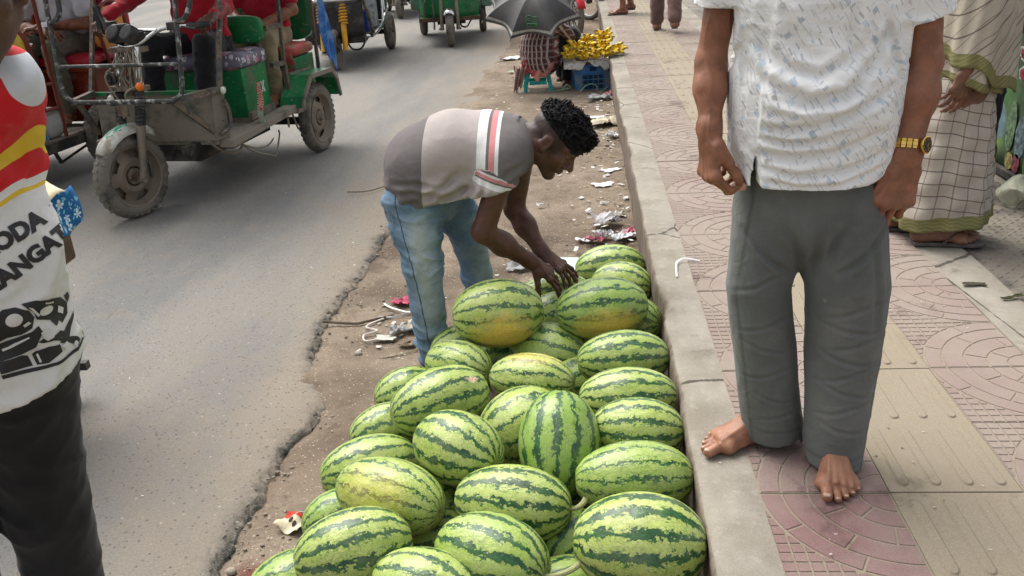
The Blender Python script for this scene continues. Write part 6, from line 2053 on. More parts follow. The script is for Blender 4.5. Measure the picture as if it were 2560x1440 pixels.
    for (x, z, w, a) in ((0.60, 0.70, 0.085, -0.25), (0.615, 0.665, 0.08, 0.22), (0.60, 0.625, 0.085, -0.30), (0.60, 0.59, 0.07, 0.3), (0.60, 0.545, 0.075, -0.35), (0.59, 0.50, 0.06, 0.25), (0.60, 0.745, 0.07, 0.3), (0.595, 0.45, 0.055, -0.3), (0.415, 0.69, 0.06, 0.35), (0.42, 0.63, 0.055, -0.3), (0.43, 0.56, 0.06, 0.3), (0.45, 0.49, 0.05, -0.3), (0.40, 0.80, 0.06, 0.5), (0.46, 0.44, 0.05, 0.25)):
        cr.append(([(x - w, z - a * w), (x - w * 0.3, z - a * w * 0.2 - 0.004), (x + w * 0.3, z + a * w * 0.4), (x + w, z + a * w * 0.8)], 0.0032, 0.0050))
    cr.append(([(0.51, 0.95), (0.515, 0.88), (0.508, 0.82)], 0.007, 0.009)); cr.append(([(0.58, 0.955), (0.55, 0.90), (0.53, 0.84)], 0.006, 0.008)); cr.append(([(0.44, 0.95), (0.47, 0.89), (0.49, 0.83)], 0.006, 0.008)); cr.append(([(0.66, 0.93), (0.61, 0.87), (0.555, 0.83)], 0.007, 0.007)); cr.append(([(0.36, 0.92), (0.41, 0.86), (0.465, 0.82)], 0.007, 0.007)); cr.append(([(0.63, 0.90), (0.645, 0.80), (0.65, 0.68)], 0.005, 0.008))
    def jd(Q):
        W = Q * np.array([1.2, 0.8, 0.75]) + np.stack([0 * Q[:, 0], 0 * Q[:, 0], 0.5 * Q[:, 0]], 1)
        return -0.0042 * (ridge(W, 4.5, 6, 1.3) - 0.35) - 0.0012 * (ridge(W, 14, 7, 1.8) - 0.3) + creases(Q, cr, 0, 2) * np.clip((1.97 - Q[:, 1]) / 0.03, 0, 1)
    def jf(Q):
        left = Q[:, 0] > 0.527 + 0.0 * Q[:, 2]
        e1 = (Q - (eR - V3((0, 0, 0.028)))) @ nrm((0.10, 0.1, -1)); e2 = (Q - (eL - V3((0, 0, 0.028)))) @ nrm((-0.05, 0, -1))
        return np.where(left, e2, e1)
    jv = body_fn2(jp, 0.0038, jd, jf)
    V = jv[0]; z = V[:, 2]
    sx = np.interp(z, [0.36, 0.78, 1.0], [0.648, 0.690, 0.660]); sx2 = np.interp(z, [0.36, 0.77, 1.0], [0.405, 0.345, 0.375])
    seam = (np.maximum(1 - np.abs(V[:, 0] - sx) / 0.006, 1 - np.abs(V[:, 0] - sx2) / 0.006)).clip(0, 1) * (V[:, 1] < 1.95)
    hemz = np.exp(-((z - np.where(V[:, 0] > 0.52, 0.372, 0.395)) / 0.004) ** 2)
    put('trousers', jv, trouser_mat('grey_green_trousers', (0.108, 0.114, 0.108), (0.20, 0.185, 0.155)), root, B, {'seam': np.maximum(seam, 0.7 * hemz)})
    # ---- shirt
    sp = [ec((0.508, 1.99, 1.60), (0.508, 1.985, 1.42), (0.175, 0.105), (0.178, 0.118), 0.04, (1, 0, 0)),
          ec((0.508, 1.985, 1.42), (0.508, 1.975, 1.20), (0.178, 0.118), (0.185, 0.145), 0.04, (1, 0, 0)),
          ec((0.508, 1.975, 1.20), (0.508, 1.975, 0.99), (0.185, 0.145), (0.184, 0.140), 0.04, (1, 0, 0)),
          ec((0.36, 1.99, 1.575), (0.65, 1.985, 1.575), 0.062, 0.062, 0.04)]
    dL = nrm(elL - shL); dR = nrm(elR - shR)
    sL = V3((0.716, 1.972, 1.365)); sR = V3((0.292, 1.998, 1.405))
    sp += [ec(shL + V3((-0.01, 0, 0)), sL - V3((0, 0, 0.03)), 0.068, 0.066, 0.035), ec(shR + V3((0.01, 0, 0)), sR - V3((0, 0, 0.03)), 0.064, 0.054, 0.035)]
    sp += [sub(ec(sL + V3((0, 0, 0.012)), sL - V3((0, 0, 0.1)), 0.057, 0.058, 0.006)), sub(ec(sR + V3((0, 0, 0.012)), sR - V3((0, 0, 0.1)), 0.046, 0.05, 0.006)), sub(ec((0.508, 1.98, 1.07), (0.508, 1.98, 0.9), (0.160, 0.108), None, 0.006, (1, 0, 0)))]
    pk = lambda pts: [(0.0 + x, z) for x, z in pts]
    # creases traced in the body's front plane (x, z)
    def zx(px, py):      # front-plane coordinates of a crease point read off the photograph, at the belly's depth
        return (px, py)
    cr = [([(0.345, 1.285), (0.40, 1.245), (0.455, 1.225), (0.53, 1.235), (0.60, 1.29)], 0.014, 0.011),
          ([(0.37, 1.235), (0.44, 1.215), (0.50, 1.222)], 0.007, 0.007),
          ([(0.36, 1.335), (0.42, 1.29), (0.48, 1.275), (0.56, 1.32)], 0.009, 0.010),
          ([(0.365, 1.168), (0.42, 1.165), (0.50, 1.178), (0.60, 1.222), (0.66, 1.26)], 0.010, 0.009),
          ([(0.37, 1.145), (0.43, 1.137), (0.50, 1.142)], 0.008, 0.007),
          ([(0.365, 1.110), (0.44, 1.103), (0.53, 1.118), (0.64, 1.160)], 0.009, 0.009),
          ([(0.37, 1.078), (0.45, 1.066), (0.55, 1.074), (0.65, 1.108)], 0.009, 0.008),
          ([(0.385, 1.055), (0.45, 1.040), (0.54, 1.043), (0.64, 1.075)], 0.006, 0.007),
          ([(0.60, 1.40), (0.63, 1.33), (0.66, 1.25), (0.675, 1.17), (0.672, 1.08)], 0.010, 0.009),
          ([(0.63, 1.38), (0.60, 1.31), (0.55, 1.26)], 0.008, 0.010),
          ([(0.335, 1.36), (0.345, 1.28), (0.34, 1.20), (0.345, 1.12)], 0.009, 0.010),
          ([(0.40, 1.42), (0.43, 1.34), (0.47, 1.30)], 0.007, 0.010), ([(0.55, 1.42), (0.54, 1.34), (0.57, 1.28)], 0.007, 0.010)]
    plx = lambda z: np.interp(z, [1.0, 1.2, 1.45], [0.375, 0.378, 0.392])
    def sd(Q):
        x, y, z = Q[:, 0], Q[:, 1], Q[:, 2]
        front = np.clip((1.96 - y) / 0.03, 0, 1)
        W = Q @ np.array([[0.75, 0, 0.55], [0, 1, 0], [-0.55, 0, 1.7]])
        d = -0.0060 * (ridge(W, 6.5, 2, 1.5) - 0.35) - 0.0026 * (ridge(W, 15, 3, 1.8) - 0.3)
        d += creases(Q, cr, 0, 2) * front
        px_ = plx(z)
        step_ = np.clip((x - px_ + 0.002) / 0.004, 0, 1) * np.clip((px_ + 0.05 - x) / 0.05, 0, 1)
        d -= 0.0042 * step_ * np.clip((1.93 - y) / 0.02, 0, 1)
        body_ = np.hypot((x - 0.508) / 0.21, (y - 1.975) / 0.21) < 1.0
        # curved shirt tail, split at the placket
        hem = 1.034 + 0.055 * np.clip((x - 0.60) / 0.085, 0, 1) ** 2 + np.where(x < px_ - 0.006, 0.012 + 0.060 * np.clip((px_ - 0.008 - x) / 0.065, 0, 1) ** 1.3 - 0.03 * np.exp(-((x - 0.362) / 0.010) ** 2), 0) + 0.01 * np.clip((y - 1.95) / 0.1, 0, 1)
        gap = 0.070 * np.exp(-((x - (px_ - 0.007)) / 0.006) ** 2) * (y < 1.93)
        return np.where(body_ & (z < 1.25), np.maximum(d, -9), d), np.where(body_, hem + gap - z, -1.0)
    def fld(Pq, d):
        shp = d.shape; Q = Pq.reshape(-1, 3); dd = d.reshape(-1)
        n = np.abs(dd) < 0.04
        o, hcut = sd(Q[n])
        e = dd.copy(); e[n] = np.maximum(dd[n] + o, hcut)
        for c, nr in ((sL, nrm((0.26, 0.0, -1.0))), (sR, nrm((-0.05, 0, -1.0)))):
            near = (np.abs(Q[:, 0] - c[0]) < 0.075) & (Q[:, 2] < c[2] + 0.1) & (((Q[:, 0] - 0.508) ** 2 / 0.19 ** 2 + (Q[:, 1] - 1.98) ** 2 / 0.155 ** 2) > 1.0)
            e = np.where(near, np.maximum(e, (Q - c) @ nr), e)
        low = Q[:, 2] < 0.99
        e = np.where(low, 1.0, e)
        return e.reshape(shp)
    sv = body_fn(sp, 0.0046, fld)
    V = sv[0]; an = np.arctan2(V[:, 0] - 0.508, -(V[:, 1] - 1.99))
    on_sl = (((V[:, 0] - 0.508) / 0.195) ** 2 + ((V[:, 1] - 1.98) / 0.16) ** 2 > 1.0) & (V[:, 2] > 1.33)
    pu = np.where(on_sl, V[:, 0] * 0.8 + V[:, 1] * 0.9, an * 0.185)
    so = put('shirt', sv, printed_shirt_mat(), root, B, {'pu': pu + 3.0, 'pv': V[:, 2]})
    # buttons down the placket
    bv = BVHTree.FromPolygons([tuple(p) for p in sv[0]], [tuple(x) for x in sv[1].tolist()])
    first = None
    for z in (1.415, 1.335, 1.235, 1.165, 1.096):
        x = float(plx(z)) + 0.012
        hit = bv.ray_cast(Vector((x, 1.5, z)), Vector((0, 1, 0)))
        if hit[0] is None: continue
        if first is None:
            m = MB(); m.lathe([(0, 0.0022), (0.0035, 0.0022), (0.0052, 0.0028), (0.0058, 0.0014), (0.0055, 0)], (0, 0, 0), (0, -1, 0), 14)
            first = m.build('button', M['button'], so); bo = first
        else:
            bo = first.copy(); COL.objects.link(bo); bo.parent = so
        bo.location = Vector(hit[0]) + Vector(hit[1]) * 0.001 - Vector(B)
    # ---- gold watch on the left wrist
    W0 = wrL + (elL - wrL) * 0.12; axw = nrm(elL - wrL); out = nrm(V3((0.62, -0.78, 0.05)) - axw * (V3((0.62, -0.78, 0.05)) @ axw)); sd_ = np.cross(axw, out)
    wm = MB(); wm.lathe([(0, 0.0), (0.0165, 0.0), (0.019, 0.003), (0.019, 0.006), (0.0165, 0.0075)], W0 + out * 0.0362 - B, out, 28); wm.bar(W0 + out * 0.039 + sd_ * 0.018 - B, W0 + out * 0.039 + sd_ * 0.023 - B, 0.003)
    wo = wm.build('wristwatch', M['gold'], root)
    wm = MB(); wm.lathe([(0, 0.0071), (0.0158, 0.0071)], W0 + out * 0.0362 - B, out, 28); wo2 = wm.build('dial', M['dial'], wo)
    wm = MB()
    c = W0 + out * 0.0436 - B
    for k in range(12):
        a = k * math.pi / 6; e = axw * math.cos(a) + sd_ * math.sin(a); wm.sbar(c + e * 0.0115, c + e * 0.0138, 0.0013, 0.0006, up=out)
    for a, l in ((0.9, 0.008), (2.6, 0.011)):
        e = axw * math.cos(a) + sd_ * math.sin(a); wm.sbar(c, c + e * l, 0.0012, 0.0006, up=out)
    wm.build('hand', M['gold'], wo)
    proto = None
    for k in range(17):
        a = rad(38 + k * (284 / 16)); e = out * math.cos(a) + sd_ * math.sin(a); tg = -out * math.sin(a) + sd_ * math.cos(a)
        rr = 0.0362
        lk = MB(); R3 = np.stack([axw, tg, e], 1)
        lk.box(W0 + e * rr - B, (0.0085, 0.0098, 0.003), R3); lk.box(W0 + e * rr + axw * 0.0072 - B, (0.0045, 0.0088, 0.0026), R3); lk.box(W0 + e * rr - axw * 0.0072 - B, (0.0045, 0.0088, 0.0026), R3)
        lk.build('bracelet_link', M['gold'], wo, smooth=False)
    return root


barefoot_man()

# ================================================================= other people
def figure(label, base, J, top, bottom, skin_, group=None, h=0.009, sleeve='short', sandal=None, wrink=1.0, face=True, hands=True, bare_head=False, curl=((30, 35, 20),) * 4, extra_top=None, feet_dir=None, skirt=None, gz=0.0, tors=(0.155, 0.105), leg=(0.085, 0.068, 0.058), top_name='shirt', bot_name='trousers', hat=True, cat='person', hand_n=None):
    """J: dict of joints in world space: pel, che, nec, hed, hf (face dir), and per side L/R: sh, el, wr, hi, kn, an"""
    J = {k: V3(v) for k, v in J.items()}
    root = empty('person', base, None, label, cat, group); B = V3(base)
    lat = nrm(J['shL'] - J['shR'])
    parts = []
    hp, P, ax = head_prims(J['hed'], J['hf'], (0, 0, 1), J['nec'], 1.0, 0.056)
    hp.append(ec(J['nec'], J['nec'] * 0.5 + J['che'] * 0.5, 0.055, 0.08, 0.03))
    parts.append(body(hp, 0.005))
    for s in 'LR':
        sh, e, w = J['sh' + s], J['el' + s], J['wr' + s]
        fwd_ = J.get('hd' + s, nrm(w - e)); fwd_ = nrm(fwd_)
        ap = [ec(sh, e, 0.046, 0.038, 0.02), ec(e, e + (w - e) * 0.35, 0.038, 0.038, 0.02), ec(e + (w - e) * 0.35, w, 0.038, 0.026, 0.03)]
        if hands:
            n_ = V3(hand_n[s]) if hand_n and s in hand_n else V3((0, 0, 1)) + 0.3 * lat * (1 if s == 'L' else -1)
            f3 = frame3(fwd_, n_)
            inner = -lat if s == 'L' else lat
            th = 1 if f3[2] @ (inner + 0.4 * V3(J['hf'])) > 0 else -1
            hz, _ = hand(w, fwd_, n_, th, 1.0, curl)
            ap += hz
        parts.append(body(ap, 0.0042 if hands else 0.007))
        hi, kn, an = J['hi' + s], J['kn' + s], J['an' + s]
        fd = nrm(feet_dir if feet_dir is not None else (J['hf'] * V3((1, 1, 0))))
        inn = -lat if s == 'L' else lat
        inn = nrm(inn - fd * (inn @ fd))
        fp, _ = foot(an, fd, inn, 0.235, gz=J['g' + s][2] if ('g' + s) in J else an[2] - 0.078)
        fp.append(ec(an, kn * 0.4 + an * 0.6, 0.036, 0.046, 0.02))
        parts.append(body(fp, 0.005))
        if sandal:
            m = MB(); H = V3((an[0], an[1], an[2] - 0.078)) - B
            ol = [(-0.055, -0.034), (-0.062, 0), (-0.055, 0.034), (0.0, 0.036), (0.08, 0.040), (0.15, 0.046), (0.195, 0.030), (0.208, 0.0), (0.195, -0.032), (0.15, -0.046), (0.08, -0.036), (0.0, -0.034)]
            side = np.cross(V3((0, 0, 1)), fd)
            m.prism(ol, H - V3((0, 0, 0.016)), fd, side, 0.016)
            so = m.build('sandal', M['sandal'], root, bevel=0.004)
            m = MB()
            for q in (-1, 1): m.tube(smoothpath([H + fd * 0.045 + side * q * 0.042, H + fd * 0.09 + side * q * 0.036 + V3((0, 0, 0.042)), H + fd * 0.145 + inn * 0.014 + V3((0, 0, 0.024))], 5), 0.008, 6, flat=0.4)
            m.build('strap', M['strap'], so)
    core = [ec(J['pel'], J['che'], (tors[0] * 0.8, tors[1] * 0.75), None, 0.04, lat), ec(J['shL'], J['shR'], 0.045, 0.045, 0.03)]
    for s in 'LR': core += [ec(J['hi' + s], J['kn' + s], 0.06, 0.05, 0.03), ec(J['kn' + s], J['an' + s], 0.048, 0.036, 0.03)]
    parts.append(body(core, 0.013))
    b = put('body', join_parts(parts), skin_, root, B)
    P2 = lambda a, b_, d: P(a, b_, d) - B
    if face: face_bits(root, P2, ax, 1.0, None)
    if hat: put('hair', hair_cap(P, ax, 1.0, h=0.006), M['hair'], root, B)
    # trousers or skirt
    if bottom is not None:
        w0, w1, w2 = leg
        jp = [ec(J['hiL'], J['hiR'], w0 * 1.12, w0 * 1.12, 0.03), ec(J['pel'], J['pel'] * 0.7 + J['che'] * 0.3, (tors[0] * 1.0, tors[1] * 1.0), None, 0.04, lat)]
        cuts = []
        for s in 'LR':
            hi, kn, an = J['hi' + s], J['kn' + s], J['an' + s]
            jp += [ec(hi, kn, w0, w1, 0.03), ec(kn, an + (kn - an) * 0.06, w1, w2, 0.02)]
        jv = body(jp, h, lambda Q: wrink * (-0.010 * (ridge(Q * np.array([1, 1, 1.3]), 7, 1, 1.5) - 0.35) - 0.004 * (ridge(Q, 15, 2, 1.8) - 0.3)))
        put(bot_name, jv, bottom, root, B)
    # top
    if top is not None:
        sp = [ec(J['pel'] * 1.0 + V3((0, 0, -0.02)), J['pel'] * 0.45 + J['che'] * 0.55, (tors[0] + 0.012, tors[1] + 0.018), (tors[0] + 0.012, tors[1] + 0.012), 0.04, lat), ec(J['pel'] * 0.45 + J['che'] * 0.55, J['che'], (tors[0] + 0.012, tors[1] + 0.012), (tors[0] + 0.008, tors[1]), 0.04, lat), ec(J['shL'] * 0.85 + J['shR'] * 0.15, J['shL'] * 0.15 + J['shR'] * 0.85, 0.068, 0.068, 0.05)]
        for s in 'LR':
            sh, e, w = J['sh' + s], J['el' + s], J['wr' + s]
            if sleeve == 'short':
                se = sh + (e - sh) * 0.72; sp += [ec(sh, se, 0.068, 0.060, 0.03)]
            else: sp += [ec(sh, e, 0.064, 0.050, 0.03), ec(e, w + (e - w) * 0.08, 0.050, 0.036, 0.02)]
        if extra_top: sp += extra_top
        sv = body(sp, h, lambda Q: wrink * (-0.011 * (ridge(Q * np.array([1, 1, 1.4]), 6.5, 4, 1.5) - 0.35) - 0.004 * (ridge(Q, 15, 5, 1.8) - 0.3)))
        put(top_name, sv, top, root, B)
    return root, P, ax, B


def seated(frame, pel, knees, feet, hands_, face=(1, 0, 0), sh_h=0.47, lean=0.0, elbows=None):
    """joints of a seated person in a vehicle's local frame, turned into world space; L is the figure's left (+y)"""
    A = np.array(frame.matrix_basis) if not isinstance(frame, np.ndarray) else frame
    T = lambda p: A[:3, :3] @ V3(p) + A[:3, 3]
    D = lambda v: A[:3, :3] @ V3(v)
    px, py, pz = pel
    L = {}
    L['pel'] = T(pel); L['che'] = T((px + lean, py, pz + sh_h * 0.82)); L['nec'] = T((px + lean * 1.15, py, pz + sh_h + 0.06)); L['hed'] = T((px + lean * 1.3 + 0.03, py, pz + sh_h + 0.20)); L['hf'] = D(face)
    for s, q in (('L', 1), ('R', -1)):
        L['sh' + s] = T((px + lean, py + q * 0.175, pz + sh_h)); L['hi' + s] = T((px + 0.02, py + q * 0.085, pz))
        L['kn' + s] = T(knees[s]); L['an' + s] = T(feet[s]); L['wr' + s] = T(hands_[s])
        L['el' + s] = T(elbows[s]) if elbows else None
    return L, T, D


M['red_shirt'] = cloth('crimson_shirt', (0.34, 0.012, 0.022), var=0.2).m
M['red_polo'] = cloth('red_polo', (0.38, 0.014, 0.03), var=0.15).m
M['black_trousers'] = cloth('black_trousers', (0.014, 0.014, 0.016), var=0.25).m
M['khaki'] = cloth('khaki_trousers', (0.26, 0.21, 0.13), var=0.15).m
M['pale_shirt'] = cloth('pale_grey_shirt', (0.50, 0.51, 0.56), var=0.12).m
M['olive_trousers'] = cloth('olive_grey_trousers', (0.125, 0.115, 0.09), var=0.15).m
M['brown_trousers'] = cloth('dusty_brown_trousers', (0.14, 0.085, 0.07), var=0.2).m
M['denim_dark'] = cloth('dark_navy_denim', (0.010, 0.014, 0.028), var=0.3).m
M['white_shirt'] = cloth('plain_white_shirt', (0.6, 0.6, 0.6), var=0.1).m


def riders():
    A = GREEN
    # driver
    J, T, D = seated(A, (0.60, 0.02, 0.90), {'L': (0.93, 0.20, 0.93), 'R': (0.95, -0.18, 0.95)}, {'L': (1.02, 0.17, 0.485), 'R': (1.05, -0.16, 0.485)}, {'L': (1.16, 0.44, 1.13), 'R': (1.13, -0.36, 1.13)}, lean=0.05, elbows={'L': (0.84, 0.34, 1.16), 'R': (0.86, -0.36, 1.20)})
    J['hdL'] = D((0.9, -0.1, -0.25)); J['hdR'] = D((0.9, 0.1, -0.25))
    figure('driver in a crimson shirt and black trousers steering the green rickshaw', T((0.60, 0, 0.42)), J, M['red_shirt'], M['black_trousers'], M['skin_dark'], h=0.009, sleeve='long', curl=((40, 60, 40),) * 4, tors=(0.165, 0.115), leg=(0.088, 0.074, 0.062))
    # passenger behind
    J, T, D = seated(A, (-0.17, 0.10, 0.85), {'L': (0.20, 0.25, 0.86), 'R': (0.20, 0.02, 0.88)}, {'L': (0.20, 0.27, 0.485), 'R': (0.24, 0.02, 0.485)}, {'L': (0.15, 0.22, 0.97), 'R': (0.14, 0.05, 0.98)}, elbows={'L': (-0.08, 0.36, 1.04), 'R': (-0.08, -0.14, 1.04)})
    J['hdL'] = D((0.8, -0.5, -0.1)); J['hdR'] = D((0.8, 0.5, -0.1))
    r, P, ax, B = figure('passenger in a red polo and khaki trousers sitting behind the driver', T((-0.17, 0, 0.42)), J, M['red_polo'], M['khaki'], M['skin_mid'], h=0.009, sandal=True, leg=(0.085, 0.070, 0.056), feet_dir=D((1, 0.1, 0)))
    # passenger in the red rickshaw
    J, T, D = seated(RED, (-0.36, 0.06, 0.87), {'L': (0.02, 0.17, 0.87), 'R': (0.02, -0.06, 0.89)}, {'L': (0.02, 0.17, 0.41), 'R': (0.05, -0.10, 0.41)}, {'L': (-0.07, 0.02, 1.02), 'R': (-0.05, 0.10, 0.99)}, lean=0.06, elbows={'L': (-0.22, 0.33, 1.02), 'R': (-0.20, -0.26, 1.02)})
    J['hdL'] = D((0.4, -0.8, -0.1)); J['hdR'] = D((0.5, 0.7, -0.1))
    r, P, ax, B = figure('passenger in a pale rolled-sleeve shirt and olive trousers in the red rickshaw', T((-0.36, 0, 0.33)), J, M['pale_shirt'], M['olive_trousers'], M['skin_mid'], h=0.009, wrink=1.2, tors=(0.165, 0.115), leg=(0.092, 0.074, 0.062), feet_dir=D((1, 0.25, 0)))
    m = MB(); c = T((-0.03, 0.14, 1.035)); m.grid(5, 5, lambda a, b: c + D((0.10 * (a - .5), 0.14 * (b - .5), 0.02 * math.sin(a * 5) + 0.02 * b)))
    tag(m.build('paper', simple('folded_paper', (0.5, 0.52, 0.6), 0.7), None, solid=0.002), 'pale folded paper in the hands of the red rickshaw\'s passenger', 'paper')
    # woman in blue floral dress on the front bench of the red rickshaw
    J, T, D = seated(RED, (0.98, 0.12, 0.84), {'L': (1.30, 0.22, 0.84), 'R': (1.30, 0.0, 0.84)}, {'L': (1.28, 0.22, 0.40), 'R': (1.28, 0.0, 0.40)}, {'L': (1.25, 0.25, 0.95), 'R': (1.25, 0.0, 0.95)}, elbows={'L': (1.05, 0.36, 1.0), 'R': (1.05, -0.12, 1.0)})
    r, P, ax, B = figure('person in a blue flowered dress, mostly hidden behind the man in the jersey', T((0.98, 0.12, 0.33)), J, M['blue_floral'], M['blue_floral'], M['skin_mid'], h=0.011, sleeve='long', tors=(0.17, 0.12), leg=(0.12, 0.11, 0.13), top_name='dress', bot_name='skirt')
    m = MB(); m.grid(8, 8, lambda a, b: T((0.60 + 0.10 * a, 0.32 + 0.12 * b + 0.02 * math.sin(a * 7), 0.335 + 0.20 * (1 - b) * (0.6 + 0.4 * a) + 0.012 * math.sin(a * 9 + b * 6))) - B)
    m.build('dress_hem', M['blue_floral'], r, solid=0.004)
    cushion(c=(0.96, 0.0, 0.70), d=(0.46, 0.8, 0.14)).build('front_seat', M['redvinyl'], RED, angle=0)
    m = MB(); m.box((0.96, 0, 0.475), (0.34, 0.74, 0.31)); m.build('front_seat_box', M['redpaint'], RED, bevel=0.008)


riders()


# ----------------------------------------------------------------- man in the racing jersey, close on the left
def jersey_mat():
    g = G('racing_jersey', 0.7, 0, 0.25); o = g.wpos()
    b = g.attr('band'); red = (0.50, 0.012, 0.018); yel = (0.62, 0.43, 0.035); wh = (0.60, 0.60, 0.575)
    k = lambda v: (v + 0.30) / 0.72
    col = g.ramp(g.ma('DIVIDE', g.ma('ADD', b, 0.30), 0.72), [(0.0, wh), (k(-0.009), yel), (k(0.0), wh), (k(0.0145), red), (k(0.044), yel), (k(0.063), red)], 'CONSTANT')
    col = g.mix(g.step(g.attr('side'), 0.49, 0.51), col, (0.52, 0.55, 0.58))
    n = g.noise(o, 7, 6, 0.65)
    col = g.mix(g.ma('MULTIPLY', g.step(n, 0.5, 0.75), 0.2), col, (0.36, 0.33, 0.28))
    wv = g.vor(o, 380, 'F1')
    col = g.mix(0.12, col, g.mix(1.0, col, g.ramp(wv.outputs['Distance'], [(0.1, 0.5), (0.5, 1.2)]), 'MULTIPLY'))
    g.color(col)
    bb = g.bump(g.noise(g.mp(o, (1, 1, 0.8)), 12, 4, 0.5, 1.0), 0.008, 0.5); g.bump(wv.outputs['Distance'], 0.0006, 0.4, bb)
    return g.m


def decal(name, polys, place, bv, way, mat, parent, B, step_=0.006, lift=0.0016):
    """lay flat polygons (list of 2D outlines or a ready triangle mesh) onto a surface"""
    bm = bmesh.new()
    for P_ in polys:
        vs_ = [bm.verts.new((x, y, 0)) for x, y in P_]
        try: bm.faces.new(vs_)
        except ValueError: pass
    bmesh.ops.triangulate(bm, faces=bm.faces[:])
    for _ in range(7):
        es = [e for e in bm.edges if e.calc_length() > step_]
        if not es: break
        bmesh.ops.subdivide_edges(bm, edges=es, cuts=1)
        bmesh.ops.triangulate(bm, faces=bm.faces[:])
    for v in bm.verts:
        p = place(v.co.x, v.co.y)
        hit = bv.ray_cast(Vector(p) - way * 0.4, way)
        v.co = (Vector(hit[0]) + Vector(hit[1]) * lift * (1 if Vector(hit[1]).dot(way) < 0 else -1) - Vector(B)) if hit[0] else Vector(p) - Vector(B) + Vector((0, 0, -9))
    bad = [v for v in bm.verts if v.co.z < -5]
    bmesh.ops.delete(bm, geom=bad, context='VERTS')
    me = bpy.data.meshes.new(name); bm.to_mesh(me); bm.free()
    me.polygons.foreach_set('use_smooth', np.ones(len(me.polygons), dtype=bool))
    return link(name, me, mat, parent)


def text_mesh(s, size, font_space=1.0):
    c = bpy.data.curves.new('t', 'FONT'); c.body = s; c.size = size; c.space_character = font_space; c.offset = 0.0028 * size / 0.05; c.resolution_u = 3
    o = bpy.data.objects.new('t', c); COL.objects.link(o)
    dg = bpy.context.evaluated_depsgraph_get(); me = bpy.data.meshes.new_from_object(o.evaluated_get(dg))
    polys = [[(me.vertices[i].co.x, me.vertices[i].co.y) for i in p.vertices] for p in me.polygons]
    bpy.data.objects.remove(o); bpy.data.meshes.remove(me)
    return polys


